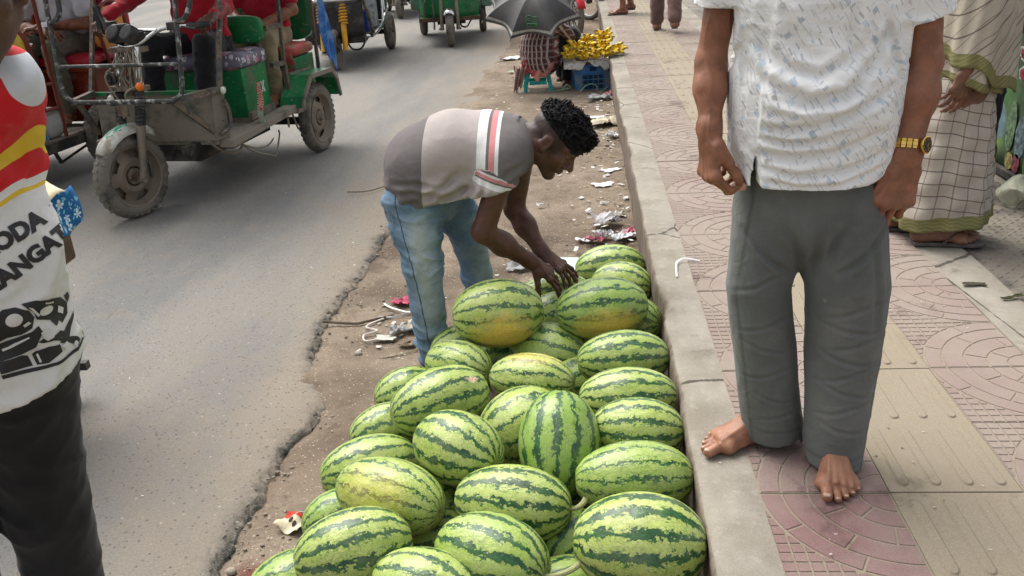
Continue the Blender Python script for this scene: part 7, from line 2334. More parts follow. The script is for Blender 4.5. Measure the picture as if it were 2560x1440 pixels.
def jersey_man():
    DX = -0.15; LO = 0.05
    base = (-1.10 + DX, 1.42, 0.03)
    J = dict(pel=(-1.06, 1.40, 0.92), che=(-1.01, 1.38, 1.28), nec=(-0.98, 1.37, 1.45), hed=(-0.922, 1.325, 1.565), hf=(0.42, -0.88, -0.20),
             shL=(-0.845, 1.40, 1.40), elL=(-0.955, 1.53, 1.16), wrL=(-1.06, 1.44, 1.0), shR=(-1.17, 1.36, 1.40), elR=(-1.24, 1.38, 1.15), wrR=(-1.24, 1.24, 0.97),
             hiL=(-0.975, 1.43, 0.90), knL=(-1.015, 1.46, 0.50), anL=(-1.04, 1.50, 0.108), hiR=(-1.13, 1.38, 0.90), knR=(-1.165, 1.34, 0.50), anR=(-1.19, 1.36, 0.108))
    J = {k: (V3(v) + V3((DX + (0.035 if k[:2] in ('pe', 'hi') else -0.02 if k[:2] == 'an' else 0.045 if k[:2] == 'sh' else 0.15 if k == 'hed' else 0.06 if k == 'nec' else 0), 0, 0)) if k != 'hf' else v) for k, v in J.items()}
    root, P, ax, B = figure('man in a red, white and yellow racing jersey and black trousers at the left edge', base, J, None, cloth('black_jeans', (0.0135, 0.013, 0.0135), var=0.3, wrinkle=9).m, M['skin_deep'], h=0.007, wrink=0.55, hands=True, leg=(0.095, 0.084, 0.075), tors=(0.165, 0.11), bot_name='jeans')
    # sparse beard along the jaw
    pr = [ec(P(s * 0.055, 0.0, -0.055), P(s * 0.016, 0.062, -0.104), 0.0155, 0.015, 0.02) for s in (-1, 1)] + [el(P(0, 0.070, -0.100), 0.0185, 0.012)]
    # jersey
    lat = nrm(V3(J['shL']) - V3(J['shR'])); 
    X = lambda p: V3(p) + V3((DX, 0, 0))
    sp = [ec((-1.06, 1.40, 0.87), (-1.03, 1.39, 1.10), (0.190, 0.140), (0.185, 0.135), 0.05, lat), ec((-1.03, 1.39, 1.10), (-1.01, 1.38, 1.32), (0.185, 0.135), (0.172, 0.115), 0.05, lat), ec((-0.90, 1.39, 1.395), (-1.12, 1.365, 1.395), 0.072, 0.072, 0.05)]
    for i, q in enumerate(sp): q['p0'] = X(q['p0']) + V3(((0.06, 0.035, 0.045)[i], 0, 0)); q['p1'] = X(q['p1']) + V3(((0.035, 0.012, 0.045)[i], 0, 0))
    seL = V3(J['shL']) * 0.35 + V3(J['elL']) * 0.65; seR = V3(J['shR']) * 0.3 + V3(J['elR']) * 0.7
    sp += [ec(J['shL'], seL, 0.062, 0.062, 0.03), ec(J['shR'], seR, 0.072, 0.070, 0.03), el(X((-0.99, 1.30, 1.05)), (0.10, 0.06, 0.12), 0.06)]
    # plane-of-the-chest coordinates for folds
    cr = [([(-1.02, 1.13), (-0.94, 1.10), (-0.87, 1.14)], 0.014, 0.016), ([(-1.00, 1.09), (-0.93, 1.075), (-0.86, 1.10)], 0.010, 0.014), ([(-1.05, 0.965), (-0.97, 0.925), (-0.90, 0.945), (-0.85, 0.99)], 0.013, 0.015), ([(-1.06, 0.93), (-0.98, 0.895), (-0.90, 0.92)], 0.010, 0.013), ([(-0.90, 1.33), (-0.885, 1.25), (-0.88, 1.15)], 0.010, 0.012), ([(-0.93, 1.38), (-0.95, 1.30), (-0.98, 1.22)], 0.008, 0.014), ([(-0.865, 1.20), (-0.90, 1.16), (-0.96, 1.145)], 0.008, 0.012)]
    def d(Q):
        front = np.clip((1.36 - Q[:, 1]) / 0.04, 0, 1)
        W = Q @ np.array([[0.8, 0, 0.4], [0, 1, 0], [-0.4, 0, 1.0]])
        return -0.011 * (ridge(W, 5, 3, 1.5) - 0.35) - 0.004 * (ridge(W, 12, 4, 1.8) - 0.3) + creases(Q - V3((DX, 0, 0)), cr, 0, 2) * front
    sv = body(sp + [sub(ec(X((-1.06, 1.40, 0.90)), X((-1.06, 1.40, 0.7)), (0.165, 0.115), None, 0.006, lat))], 0.0055, d, cut=[(X((-1.02, 1.26, 0.825)), (0.05, 0.25, -1)), (seL, nrm(V3(J['elL']) - V3(J['shL'])), 0.12), (seR, nrm(V3(J['elR']) - V3(J['shR'])), 0.12)])
    V = sv[0]
    band = (V[:, 2] - 1.24) - 0.84 * (V[:, 0] + 0.95)
    # raglan side panel and sleeves are pale
    sx_, sz_ = V[:, 0], V[:, 2]
    side = np.minimum(np.maximum(np.minimum(sx_ + 0.9186 - 0.35 * (1.4116 - sz_), sz_ - 1.34), sz_ - 1.4204 + 0.5 * (sx_ + 0.927)), 1.447 - sz_)
    side = np.clip(0.5 + side * 25, 0, 1)
    jo = put('jersey', sv, jersey_mat(), root, B, {'band': np.clip(band, -0.3, 0.42), 'side': side.astype(float)})
    bv = BVHTree.FromPolygons([tuple(p) for p in sv[0]], [tuple(x) for x in sv[1].tolist()])
    way = Vector((-0.58, 0.80, -0.10)).normalized(); rt = Vector((0.83, 0.56, 0.0)).normalized(); up_ = Vector((0, 0, 1))
    blk = simple('black_print', (0.022, 0.022, 0.024), 0.6, 0, 0.2, 20, 0.2); wht = simple('white_print', (0.58, 0.58, 0.56), 0.6, 0, 0.1, 20, 0.2)
    def at(x0, z0, rot, yy=1.38):
        c, s = math.cos(rad(rot)), math.sin(rad(rot))
        o = Vector((x0, yy, z0))
        return lambda x, y: o + rt * (x * c - y * s) + up_ * (x * s + y * c)
    decal('lettering', text_mesh('RODA', 0.039), at(-1.065, 1.118, 17), bv, way, blk, jo, B)
    decal('lettering', text_mesh('SEMANGAT', 0.039), at(-1.124, 1.037, 22), bv, way, blk, jo, B)
    # racer on a motorbike: dark shapes with pale gaps, in picture units
    K = 0.00064
    def px(pts): return [((x - 60) * K, (800 - y) * K) for x, y in pts]
    E_ = lambda cx, cy, rx, ry, n=20: [(cx + rx * math.cos(2 * math.pi * k / n), cy + ry * math.sin(2 * math.pi * k / n)) for k in range(n)]
    dark = [px(p) for p in (
        [(-60, 735), (-10, 712), (20, 716), (48, 735), (56, 760), (44, 790), (16, 800), (-20, 800), (-60, 812)],
        [(35, 712), (70, 714), (110, 728), (135, 742), (128, 780), (116, 800), (104, 815), (92, 790), (60, 770), (58, 745)],
        [(116, 748), (134, 742), (146, 770), (140, 800), (120, 816), (112, 800)], [(143, 744), (156, 742), (158, 760), (148, 772)],
        [(-60, 815), (0, 806), (40, 800), (60, 790), (66, 812), (40, 850), (10, 858), (-60, 866)], [(48, 838), (70, 830), (100, 842), (112, 866), (88, 850), (60, 846)],
        [(88, 838), (110, 832), (122, 846), (112, 856)], [(100, 866), (118, 842), (140, 822), (160, 808), (163, 814), (140, 842), (128, 866), (150, 880), (156, 896), (146, 906), (128, 888), (116, 876)],
        [(-60, 866), (0, 862), (14, 868), (20, 905), (-60, 900)], [(24, 864), (70, 862), (98, 868), (100, 892), (60, 910), (30, 906)], [(-60, 904), (30, 912), (80, 916), (150, 908), (200, 880), (202, 886), (150, 918), (80, 926), (-60, 918)],
        [(164, 868), (186, 846), (200, 838), (201, 842), (188, 852), (168, 874)], [(164, 880), (188, 858), (200, 850), (201, 855), (190, 864), (168, 886)], [(166, 892), (190, 870), (201, 862), (201, 868), (192, 876), (168, 896)])]
    em = decal('printed_racer', dark, at(-1.005, 0.975, 0), bv, way, blk, jo, B, lift=0.0014)
    light = [px(p) for p in (E_(8, 748, 20, 18), E_(88, 756, 18, 14), [(60, 812), (72, 806), (90, 812), (96, 824), (88, 840), (72, 842), (64, 830)], [(24, 770), (40, 764), (44, 772), (28, 778)], [(120, 760), (132, 776), (126, 792), (114, 778)], [(100, 876), (116, 872), (122, 884), (108, 892)], [(-40, 830), (30, 812), (32, 816), (-38, 838)], [(20, 860), (44, 846), (48, 850), (26, 866)], [(34, 872), (40, 870), (44, 900), (38, 902)], E_(140, 896, 6, 8), [(50, 725), (58, 730), (70, 760), (64, 762)], [(92, 728), (112, 740), (110, 744), (90, 733)])]
    decal('printed_highlight', light, at(-1.005, 0.975, 0), bv, way, wht, em, B, lift=0.0026)['kind'] = 'stuff'
    return root


jersey_man()


# ----------------------------------------------------------------- person in lungi and checked shawl
def check_mat(name, base, line, border, bord_attr='bord', nu=14, nv=17, wl=0.07):
    g = G(name, 0.95, 0, 0.1); o = g.wpos()
    u, v = g.attr('pu'), g.attr('pv')
    jit = g.ma('MULTIPLY', g.ma('SUBTRACT', g.noise(o, 6, 3, 0.5), 0.5), 0.1)
    lu = g.step(g.ma('ABSOLUTE', g.ma('SUBTRACT', g.ma('FRACT', g.ma('ADD', g.ma('MULTIPLY', u, nu), jit)), 0.5)), wl, wl * 0.5)
    lv = g.step(g.ma('ABSOLUTE', g.ma('SUBTRACT', g.ma('FRACT', g.ma('ADD', g.ma('MULTIPLY', v, nv), jit)), 0.5)), wl, wl * 0.5)
    col = g.mix(g.step(g.noise(o, 4, 6, 0.65), 0.35, 0.7), base, dull(base, 1.25))
    col = g.mix(g.ma('MULTIPLY', lu, 0.6), col, line); col = g.mix(g.ma('MULTIPLY', lv, 0.85), col, line)
    bd = g.attr(bord_attr)
    zig = g.step(g.ma('FRACT', g.ma('ADD', g.ma('MULTIPLY', v, 70), g.ma('ABSOLUTE', g.ma('SUBTRACT', g.ma('FRACT', g.ma('MULTIPLY', u, 18)), 0.5)))), 0.4, 0.6)
    col = g.mix(g.step(bd, 0.45, 0.55), col, g.mix(zig, border, dull(border, 0.75)))
    wv = g.noise(g.mp(o, (1, 1, 0.4)), 500, 2, 0.5)
    col = g.mix(0.25, col, g.mix(1.0, col, g.ramp(wv, [(0.25, 0.5), (0.75, 1.4)]), 'MULTIPLY'))
    g.color(col); b = g.bump(g.noise(g.mp(o, (1, 1, 0.5)), 14, 4, 0.5, 0.8), 0.007, 0.5); g.bump(wv, 0.0007, 0.5, b)
    return g.m


def lungi_person():
    G0 = 0.330
    base = (1.42, 3.42, G0)
    J = dict(pel=(1.425, 3.44, 0.94), che=(1.42, 3.44, 1.28), nec=(1.42, 3.45, 1.50), hed=(1.44, 3.44, 1.65), hf=(0.95, 0.3, -0.1),
             shL=(1.39, 3.60, 1.44), elL=(1.44, 3.60, 1.18), wrL=(1.44, 3.52, 1.0), shR=(1.43, 3.33, 1.44), elR=(1.42, 3.30, 1.20), wrR=(1.365, 3.262, 1.02),
             hiL=(1.42, 3.53, 0.92), knL=(1.40, 3.54, 0.62), anL=(1.275, 3.54, G0 + 0.088), hiR=(1.42, 3.36, 0.92), knR=(1.40, 3.37, 0.62), anR=(1.345, 3.36, G0 + 0.088), hdR=(-0.30, 0.0, -0.95))
    root, P, ax, B = figure('person in a cream checked lungi and shawl with olive borders, wearing flip-flops', base, J, None, None, M['skin_old'], sandal=True, feet_dir=V3((0.985, -0.12, 0)), curl=((16, 26, 14), (20, 28, 14), (24, 30, 16), (28, 30, 16)), hand_n={'R': (0.2, -0.95, -0.2)}, bare_head=True)
    # lungi: a tube of cloth with deep vertical folds
    c = V3((1.415, 3.45)); n = 120; rows = 60; V = []; pu = []; pv = []; bo = []
    zs = np.linspace(0.975, 0.398, rows)
    for j, z in enumerate(zs):
        t = j / (rows - 1)
        for i in range(n):
            a = 2 * math.pi * i / n
            rx = 0.116 + 0.068 * t ** 0.8; ry = 0.14 + 0.03 * t
            fold = (0.007 + 0.012 * t) * math.sin(5 * a + 0.8 + 0.5 * t) * (0.6 + 0.4 * math.sin(2 * a + 1)) + (0.003 + 0.004 * t) * math.sin(11 * a + 1.2 * t) + 0.004 * math.sin(31 * t + 3 * a)
            front = 0.03 * math.exp(-((a - 5.0) / 0.25) ** 2) * (1 - t)
            V.append((c[0] + (rx + fold + front) * math.cos(a) + 0.0 * t, c[1] + (ry + fold) * math.sin(a), z + 0.012 * math.cos(a) * t + 0.006 * math.sin(3 * a) * t))
            pu.append(a / (2 * math.pi) * 1.15 + 0.03 * t); pv.append(0.975 - z + 0.02 * math.sin(2 * a)); bo.append(1.0 if z < 0.448 else 0.0)
    F = [(j * n + i, j * n + (i + 1) % n, (j + 1) * n + (i + 1) % n, (j + 1) * n + i) for j in range(rows - 1) for i in range(n)]
    put('lungi', (np.array(V), np.array([f[::-1] for f in F])), check_mat('checked_lungi', (0.335, 0.30, 0.255), (0.10, 0.066, 0.062), (0.20, 0.19, 0.085), nu=17, nv=21, wl=0.06), root, B, {'pu': pu, 'pv': pv, 'bord': bo})
    for o in root.children:
        if o.name.startswith('lungi'):
            mm = o.modifiers.new('thick', 'SOLIDIFY'); mm.thickness = 0.004
    # shawl hung from the shoulders, lower edge falling to a point at the back
    for lay, (dr, lo0, name) in enumerate(((0.0, 0.0, 'shawl'), (-0.016, -0.11, 'shirt_tail'))):
        n = 110; rows = 46; V = []; pu = []; pv = []; bo = []
        for j in range(rows):
            t = j / (rows - 1)
            for i in range(n):
                a = 2 * math.pi * i / n
                # hem height varies round the body: high in front (left), low at the right-hand tip
                ca = math.cos(a); sa = math.sin(a)
                hem = (1.05 - 0.13 * (0.5 + 0.5 * math.cos(a - 5.95)) ** 2.0 + 0.012 * math.sin(6 * a)) if lay == 0 else (0.945 - 0.035 * math.cos(a) + 0.006 * math.sin(5 * a))
                z = 1.52 + (hem - 1.52) * t
                rx = 0.090 + 0.045 * min(1, t * 3) + dr; ry = 0.19 + 0.04 * min(1, t * 3) + dr
                if lay == 0: rx += 0.03 * max(0, math.cos(a - 5.95)) ** 6 * t
                fold = 0.016 * t * math.sin(4 * a + 2.2 * t + 1) + 0.008 * t * math.sin(9 * a - 3 * t) + 0.004 * math.sin(17 * a + 5 * t)
                V.append((1.415 + (rx + fold) * ca, 3.445 + (ry + fold) * sa, z))
                pu.append(a / (2 * math.pi) * 1.1 + 0.45 * t); pv.append((1.52 - z) * 0.9 + 0.18 * math.sin(a + 1.0)); bo.append(1.0 if (z - hem) < (0.05 if lay == 0 else 0.03) else 0.0)
        F = [(j * n + i, j * n + (i + 1) % n, (j + 1) * n + (i + 1) % n, (j + 1) * n + i) for j in range(rows - 1) for i in range(n)]
        put(name, (np.array(V), np.array([f[::-1] for f in F])), check_mat('checked_' + name, (0.345, 0.31, 0.25), (0.10, 0.066, 0.06), (0.20, 0.19, 0.085), nu=18, nv=14, wl=0.05), root, B, {'pu': pu, 'pv': pv, 'bord': bo})
        o = [q for q in root.children if q.name.startswith(name)][0]
        mm = o.modifiers.new('thick', 'SOLIDIFY'); mm.thickness = 0.004


lungi_person()


def standing(x, y, gz, az, stride=0.0, h=1.0, bend=(0, 0)):
    """standing or walking joints; az = heading angle from +x"""
    f = V3((math.cos(az), math.sin(az), 0)); l = V3((-f[1], f[0], 0)); o = V3((x, y, gz))
    T = lambda a, b, c: o + f * a + l * b + V3((0, 0, c)) * h
    J = dict(pel=T(0, 0, 0.88), che=T(0.02, 0, 1.22), nec=T(0.02, 0, 1.42), hed=T(0.05, 0, 1.57), hf=f, shL=T(0, 0.18, 1.35), shR=T(0, -0.18, 1.35), elL=T(-0.03, 0.23, 1.08), elR=T(-0.03, -0.23, 1.08), wrL=T(0.05, 0.23, 0.84), wrR=T(0.05, -0.23, 0.84),
             hiL=T(0, 0.085, 0.86), hiR=T(0, -0.085, 0.86), knL=T(0.02 + stride * 0.5, 0.09, 0.47), knR=T(0.03 - stride * 0.2, -0.09, 0.46), anL=T(stride * 0.55, 0.095, 0.088), anR=T(-stride * 0.75, -0.095, 0.11 + abs(stride) * 0.12))
    return J


def bystanders():
    G0 = 0.33
    J = standing(0.94, 10.30, G0, rad(86), 0.28)
    figure('walker in rolled brown trousers and grey sandals going away on the pavement', (0.94, 10.3, G0), J, M['white_shirt'], M['brown_trousers'], M['skin_mid'], h=0.012, sandal=True, feet_dir=V3((0.1, 1, 0)), leg=(0.10, 0.085, 0.078), hands=False, face=False)
    J = standing(0.60, 12.35, G0, rad(185), 0.10)
    figure('bare-legged person in flip-flops standing by the far motorbike', (0.60, 12.35, G0), J, M['pale_shirt'], None, M['skin_mid'], h=0.012, sandal=True, hands=False, face=False)
    o = [q for q in bpy.data.objects if q.get('label', '').startswith('bare-legged')][0]
    m = MB(); m.lathe([(0.15, 0.98), (0.17, 0.80), (0.18, 0.55), (0.19, 0.46)], (0, 0, 0), n=24); m.build('lungi', M['olive_trousers'], o, solid=0.006)
    J = standing(1.80, 4.16, G0, rad(195), 0.06)
    figure('person in dark navy trousers and white shirt at the right edge', (1.80, 4.16, G0), J, M['white_shirt'], M['denim_dark'], M['skin_mid'], h=0.011, sandal=True, feet_dir=V3((-0.95, -0.3, 0)), leg=(0.10, 0.08, 0.072), hands=False, face=False)
    # banana seller on the stool, back towards us
    J = dict(pel=(-0.43, 8.78, 0.36), che=(-0.40, 8.76, 0.60), nec=(-0.38, 8.80, 0.70), hed=(-0.37, 8.86, 0.80), hf=(0.6, 0.70, -0.4), shL=(-0.53, 8.88, 0.66), shR=(-0.24, 8.68, 0.66), elL=(-0.46, 9.05, 0.52), elR=(-0.12, 8.82, 0.50), wrL=(-0.30, 9.12, 0.58), wrR=(-0.30, 9.0, 0.62),
             hiL=(-0.46, 8.88, 0.35), hiR=(-0.38, 8.72, 0.35), knL=(-0.22, 9.15, 0.50), knR=(-0.10, 8.90, 0.50), anL=(-0.22, 9.15, 0.09), anR=(-0.155, 8.90, 0.09))
    g = G('striped_check_shirt', 0.9, 0, 0.12); o = g.wpos(); s = g.sep(g.mp(o, (1, 1, 1), (0, 0, rad(35))))
    base = (0.07, 0.042, 0.040)
    st = g.step(g.ma('FRACT', g.ma('MULTIPLY', s[0], 26)), 0.62, 0.70); st2 = g.step(g.ma('FRACT', g.ma('MULTIPLY_ADD', s[0], 26, 0.30)), 0.80, 0.86); hz = g.step(g.ma('FRACT', g.ma('MULTIPLY', s[2], 17)), 0.72, 0.8)
    c = g.mix(st, base, (0.40, 0.35, 0.33)); c = g.mix(st2, c, (0.22, 0.06, 0.06)); c = g.mix(g.ma('MULTIPLY', hz, 0.55), c, (0.30, 0.25, 0.24))
    g.color(c); g.bump(g.noise(o, 14, 4, 0.5), 0.01, 0.6)
    figure('banana seller in a striped check shirt crouching on a stool beneath the umbrella', (-0.43, 8.78, 0.0), J, g.m, M['black_trousers'], M['skin_dark'], h=0.011, sleeve='long', leg=(0.10, 0.085, 0.062), tors=(0.165, 0.12), feet_dir=V3((0.5, 0.85, 0)), face=False, extra_top=[ec((-0.41, 8.75, 0.42), (-0.41, 8.75, 0.32), (0.20, 0.18), None, 0.04, (1, 0.4, 0))])


bystanders()

# ================================================================= banana stall, umbrella, stool
def canopy_mat():
    g = G('black_umbrella_cloth', 0.6, 0, 0.3); t = g.attr('rim'); o = g.obj()
    base = g.mix(g.step(g.noise(o, 5, 5, 0.6), 0.35, 0.7), (0.040, 0.040, 0.042), (0.066, 0.064, 0.060))
    band = g.ma('MULTIPLY', g.step(t, 0.895, 0.905), g.step(t, 0.955, 0.945))
    col = g.mix(band, base, g.mix(g.step(g.noise(o, 60, 3, 0.6), 0.4, 0.6), (0.22, 0.215, 0.19), (0.34, 0.33, 0.29)))
    g.color(col); g.bump(g.noise(o, 12, 3, 0.5), 0.006, 0.4)
    return g.m


def umbrella():
    c = V3((-0.455, 8.60, 0.83)); n = nrm((0.02, -0.52, 0.85)); f = nrm(V3((0, -1, 0)) - n * (V3((0, -1, 0)) @ n)); s = np.cross(n, f)
    root = empty('umbrella', c - n * 0.30, None, 'black open umbrella with pale rim stripe and green print, tilted over the seller', 'umbrella'); B = V3(root.location)
    R = 0.50; V = []; at = []; ns, nt = 12, 16
    def pt(k, a, t):
        """gore k, a across 0..1, t apex..rim"""
        a0 = (k - 0.5) * math.pi / 4; a1 = a0 + math.pi / 4
        p0 = V3((math.cos(a0), math.sin(a0))); p1 = V3((math.cos(a1), math.sin(a1)))
        q = p0 * (1 - a) + p1 * a
        sc = 1 - 0.20 * math.sin(math.pi * a) * t ** 3
        rr = R * t * sc
        h = 0.17 * (1 - t ** 2.0) - 0.018 * math.sin(math.pi * a) * t - 0.015 * t ** 4
        return c - B + (f * q[0] + s * q[1]) * rr + n * h
    m = MB()
    for k in range(8):
        b = len(V); m.grid(ns + 1, nt + 1, lambda a, t: pt(k, a, t))
        at += [j / nt for j in range(nt + 1) for i in range(ns + 1)]
    cn = m.build('canopy', canopy_mat(), root, angle=0); set_attr(cn.data, 'rim', at)
    for k in range(8):
        m = MB(); m.tube([pt(k, 0, t) - n * 0.006 for t in (0.02, 0.3, 0.6, 0.85, 1.0, 1.03)], 0.004, 5); m.build('rib', M['frame'], root)
    m = MB(); m.tube([c - B + n * 0.22, c - B - n * 0.50], 0.008, 8); m.tube([c - B - n * 0.50, c - B - n * 0.62], 0.014, 8); m.build('shaft', M['frame'], root)
    gm = simple('green_print', (0.07, 0.27, 0.10), 0.6); m = MB()
    lay = lambda a, t: pt(0, a, t) + n * 0.004
    wave = lambda x: 0.018 * math.sin(x * 6.3)
    for t0 in (0.64, 0.74): m.tube([lay(0.30 + 0.40 * x, t0 - wave(x)) for x in np.linspace(0, 1, 14)], 0.0032, 5, flat=0.5)
    for a0 in (0.30, 0.70): m.tube([lay(a0, 0.64), lay(a0, 0.74)], 0.0032, 5, flat=0.5)
    r = random.Random(2)
    for i in range(7): m.tube([lay(0.345 + 0.048 * i, 0.68 - wave(0.1 + i / 8)), lay(0.355 + 0.048 * i, 0.71 - wave(0.1 + i / 8))], 0.0045, 5, flat=0.5)
    for i in range(9): m.tube([lay(0.34 + 0.04 * i, 0.785 + r.uniform(-.01, .01)), lay(0.35 + 0.04 * i + r.uniform(-.01, .02), 0.825)], 0.0055, 5, flat=0.5)
    m.tube([lay(0.34, 0.785), lay(0.70, 0.785)], 0.004, 5, flat=0.5); m.tube([lay(0.36, 0.855), lay(0.70, 0.855)], 0.0026, 5, flat=0.5)
    m.build('green_print', gm, cn)


def stool():
    teal = simple('teal_plastic', (0.01, 0.33, 0.31), 0.4, 0, 0.12, 6, 0.15)
    root = empty('stool', (-0.445, 8.74, 0.0), None, 'teal plastic stool with rags hanging over it', 'stool')
    root.rotation_euler = (0, 0, rad(4))
    cushion(c=(0, 0, 0.245), d=(0.25, 0.23, 0.03), e=0.3, sag=0).build('seat', teal, root, angle=0)
    for sx in (-1, 1):
        for sy in (-1, 1):
            m = MB(); t = lambda z: 0.085 + (0.245 - z) * 0.20
            for z0, z1, w0, w1 in ((0.238, 0.10, 0.046, 0.040), (0.10, 0.03, 0.040, 0.044), (0.03, 0.0, 0.050, 0.054)):
                for dx, dy in ((w0 / 2, 0.006), (0.006, w0 / 2)):
                    a, b = V3((sx * t(z0), sy * t(z0) * 0.95, z0)), V3((sx * t(z1), sy * t(z1) * 0.95, z1))
                    k = 1 if dx > dy else 0
                    m.add([a + V3((-dx, -dy, 0)), a + V3((dx, -dy, 0)), a + V3((dx, dy, 0)), a + V3((-dx, dy, 0)), b + V3((-dx, -dy, 0)), b + V3((dx, -dy, 0)), b + V3((dx, dy, 0)), b + V3((-dx, dy, 0))],
                          [(0, 1, 2, 3), (7, 6, 5, 4), (0, 4, 5, 1), (1, 5, 6, 2), (2, 6, 7, 3), (3, 7, 4, 0)])
            m.build('leg', teal, root, bevel=0.004)
    m = MB()
    for sy in (-1, 1): m.box((0, sy * 0.105, 0.10), (0.17, 0.012, 0.035)); m.box((0, sy * 0.095, 0.222), (0.20, 0.012, 0.035))
    for sx in (-1, 1): m.box((sx * 0.112, 0, 0.10), (0.012, 0.17, 0.035)); m.box((sx * 0.10, 0, 0.222), (0.012, 0.18, 0.035))
    m.build('crossbar', teal, root, bevel=0.003)
    def rag(lab, col, fn, nx=14, ny=16):
        m = MB(); m.grid(nx, ny, fn)
        tag(m.build('rag', cloth(lab.split(' rag')[0].replace(' ', '_'), col, var=0.3).m, None, solid=0.004), lab, 'rag')
    rag('crimson rag bunched on the left of the teal stool', (0.42, 0.07, 0.085), lambda a, b: (-0.58 + 0.16 * a + 0.02 * math.sin(b * 8), 8.60 + 0.10 * math.sin(b * 2) * (1 - b), 0.30 - 0.09 * b + 0.022 * math.sin(a * 13 + b * 5) + 0.02 * math.sin(b * 17)))
    rag('salmon rag hanging over the front of the teal stool', (0.50, 0.22, 0.17), lambda a, b: (-0.47 + 0.20 * a - 0.04 * b, 8.62 - 0.02 * b + 0.012 * math.sin(a * 14), 0.29 - (0.16 - 0.10 * abs(a - 0.35)) * b + 0.016 * math.sin(a * 15 + b * 6)))
    rag('long dirty pink rag trailing down the left of the teal stool to the dirt', (0.36, 0.24, 0.20), lambda a, b: (-0.60 - 0.03 * b + 0.13 * (a - 0.5) * (1 - 0.3 * b), 8.60 + 0.022 * math.sin(a * 17 + b * 5), 0.27 - (0.255 - 0.08 * a) * b + 0.02 * math.sin(a * 14)))


def banana_mat():
    g = G('ripe_banana', 0.45, 0, 0.35); o = g.obj()
    c = g.mix(g.step(g.noise(o, 8, 4, 0.6), 0.3, 0.7), (0.76, 0.48, 0.012), (0.88, 0.64, 0.05))
    c = g.mix(g.step(g.noise(o, 46, 4, 0.7), 0.70, 0.76), c, (0.16, 0.08, 0.012)); e = g.attr('tip')
    c = g.mix(e, c, (0.05, 0.035, 0.015)); g.color(c)
    return g.m


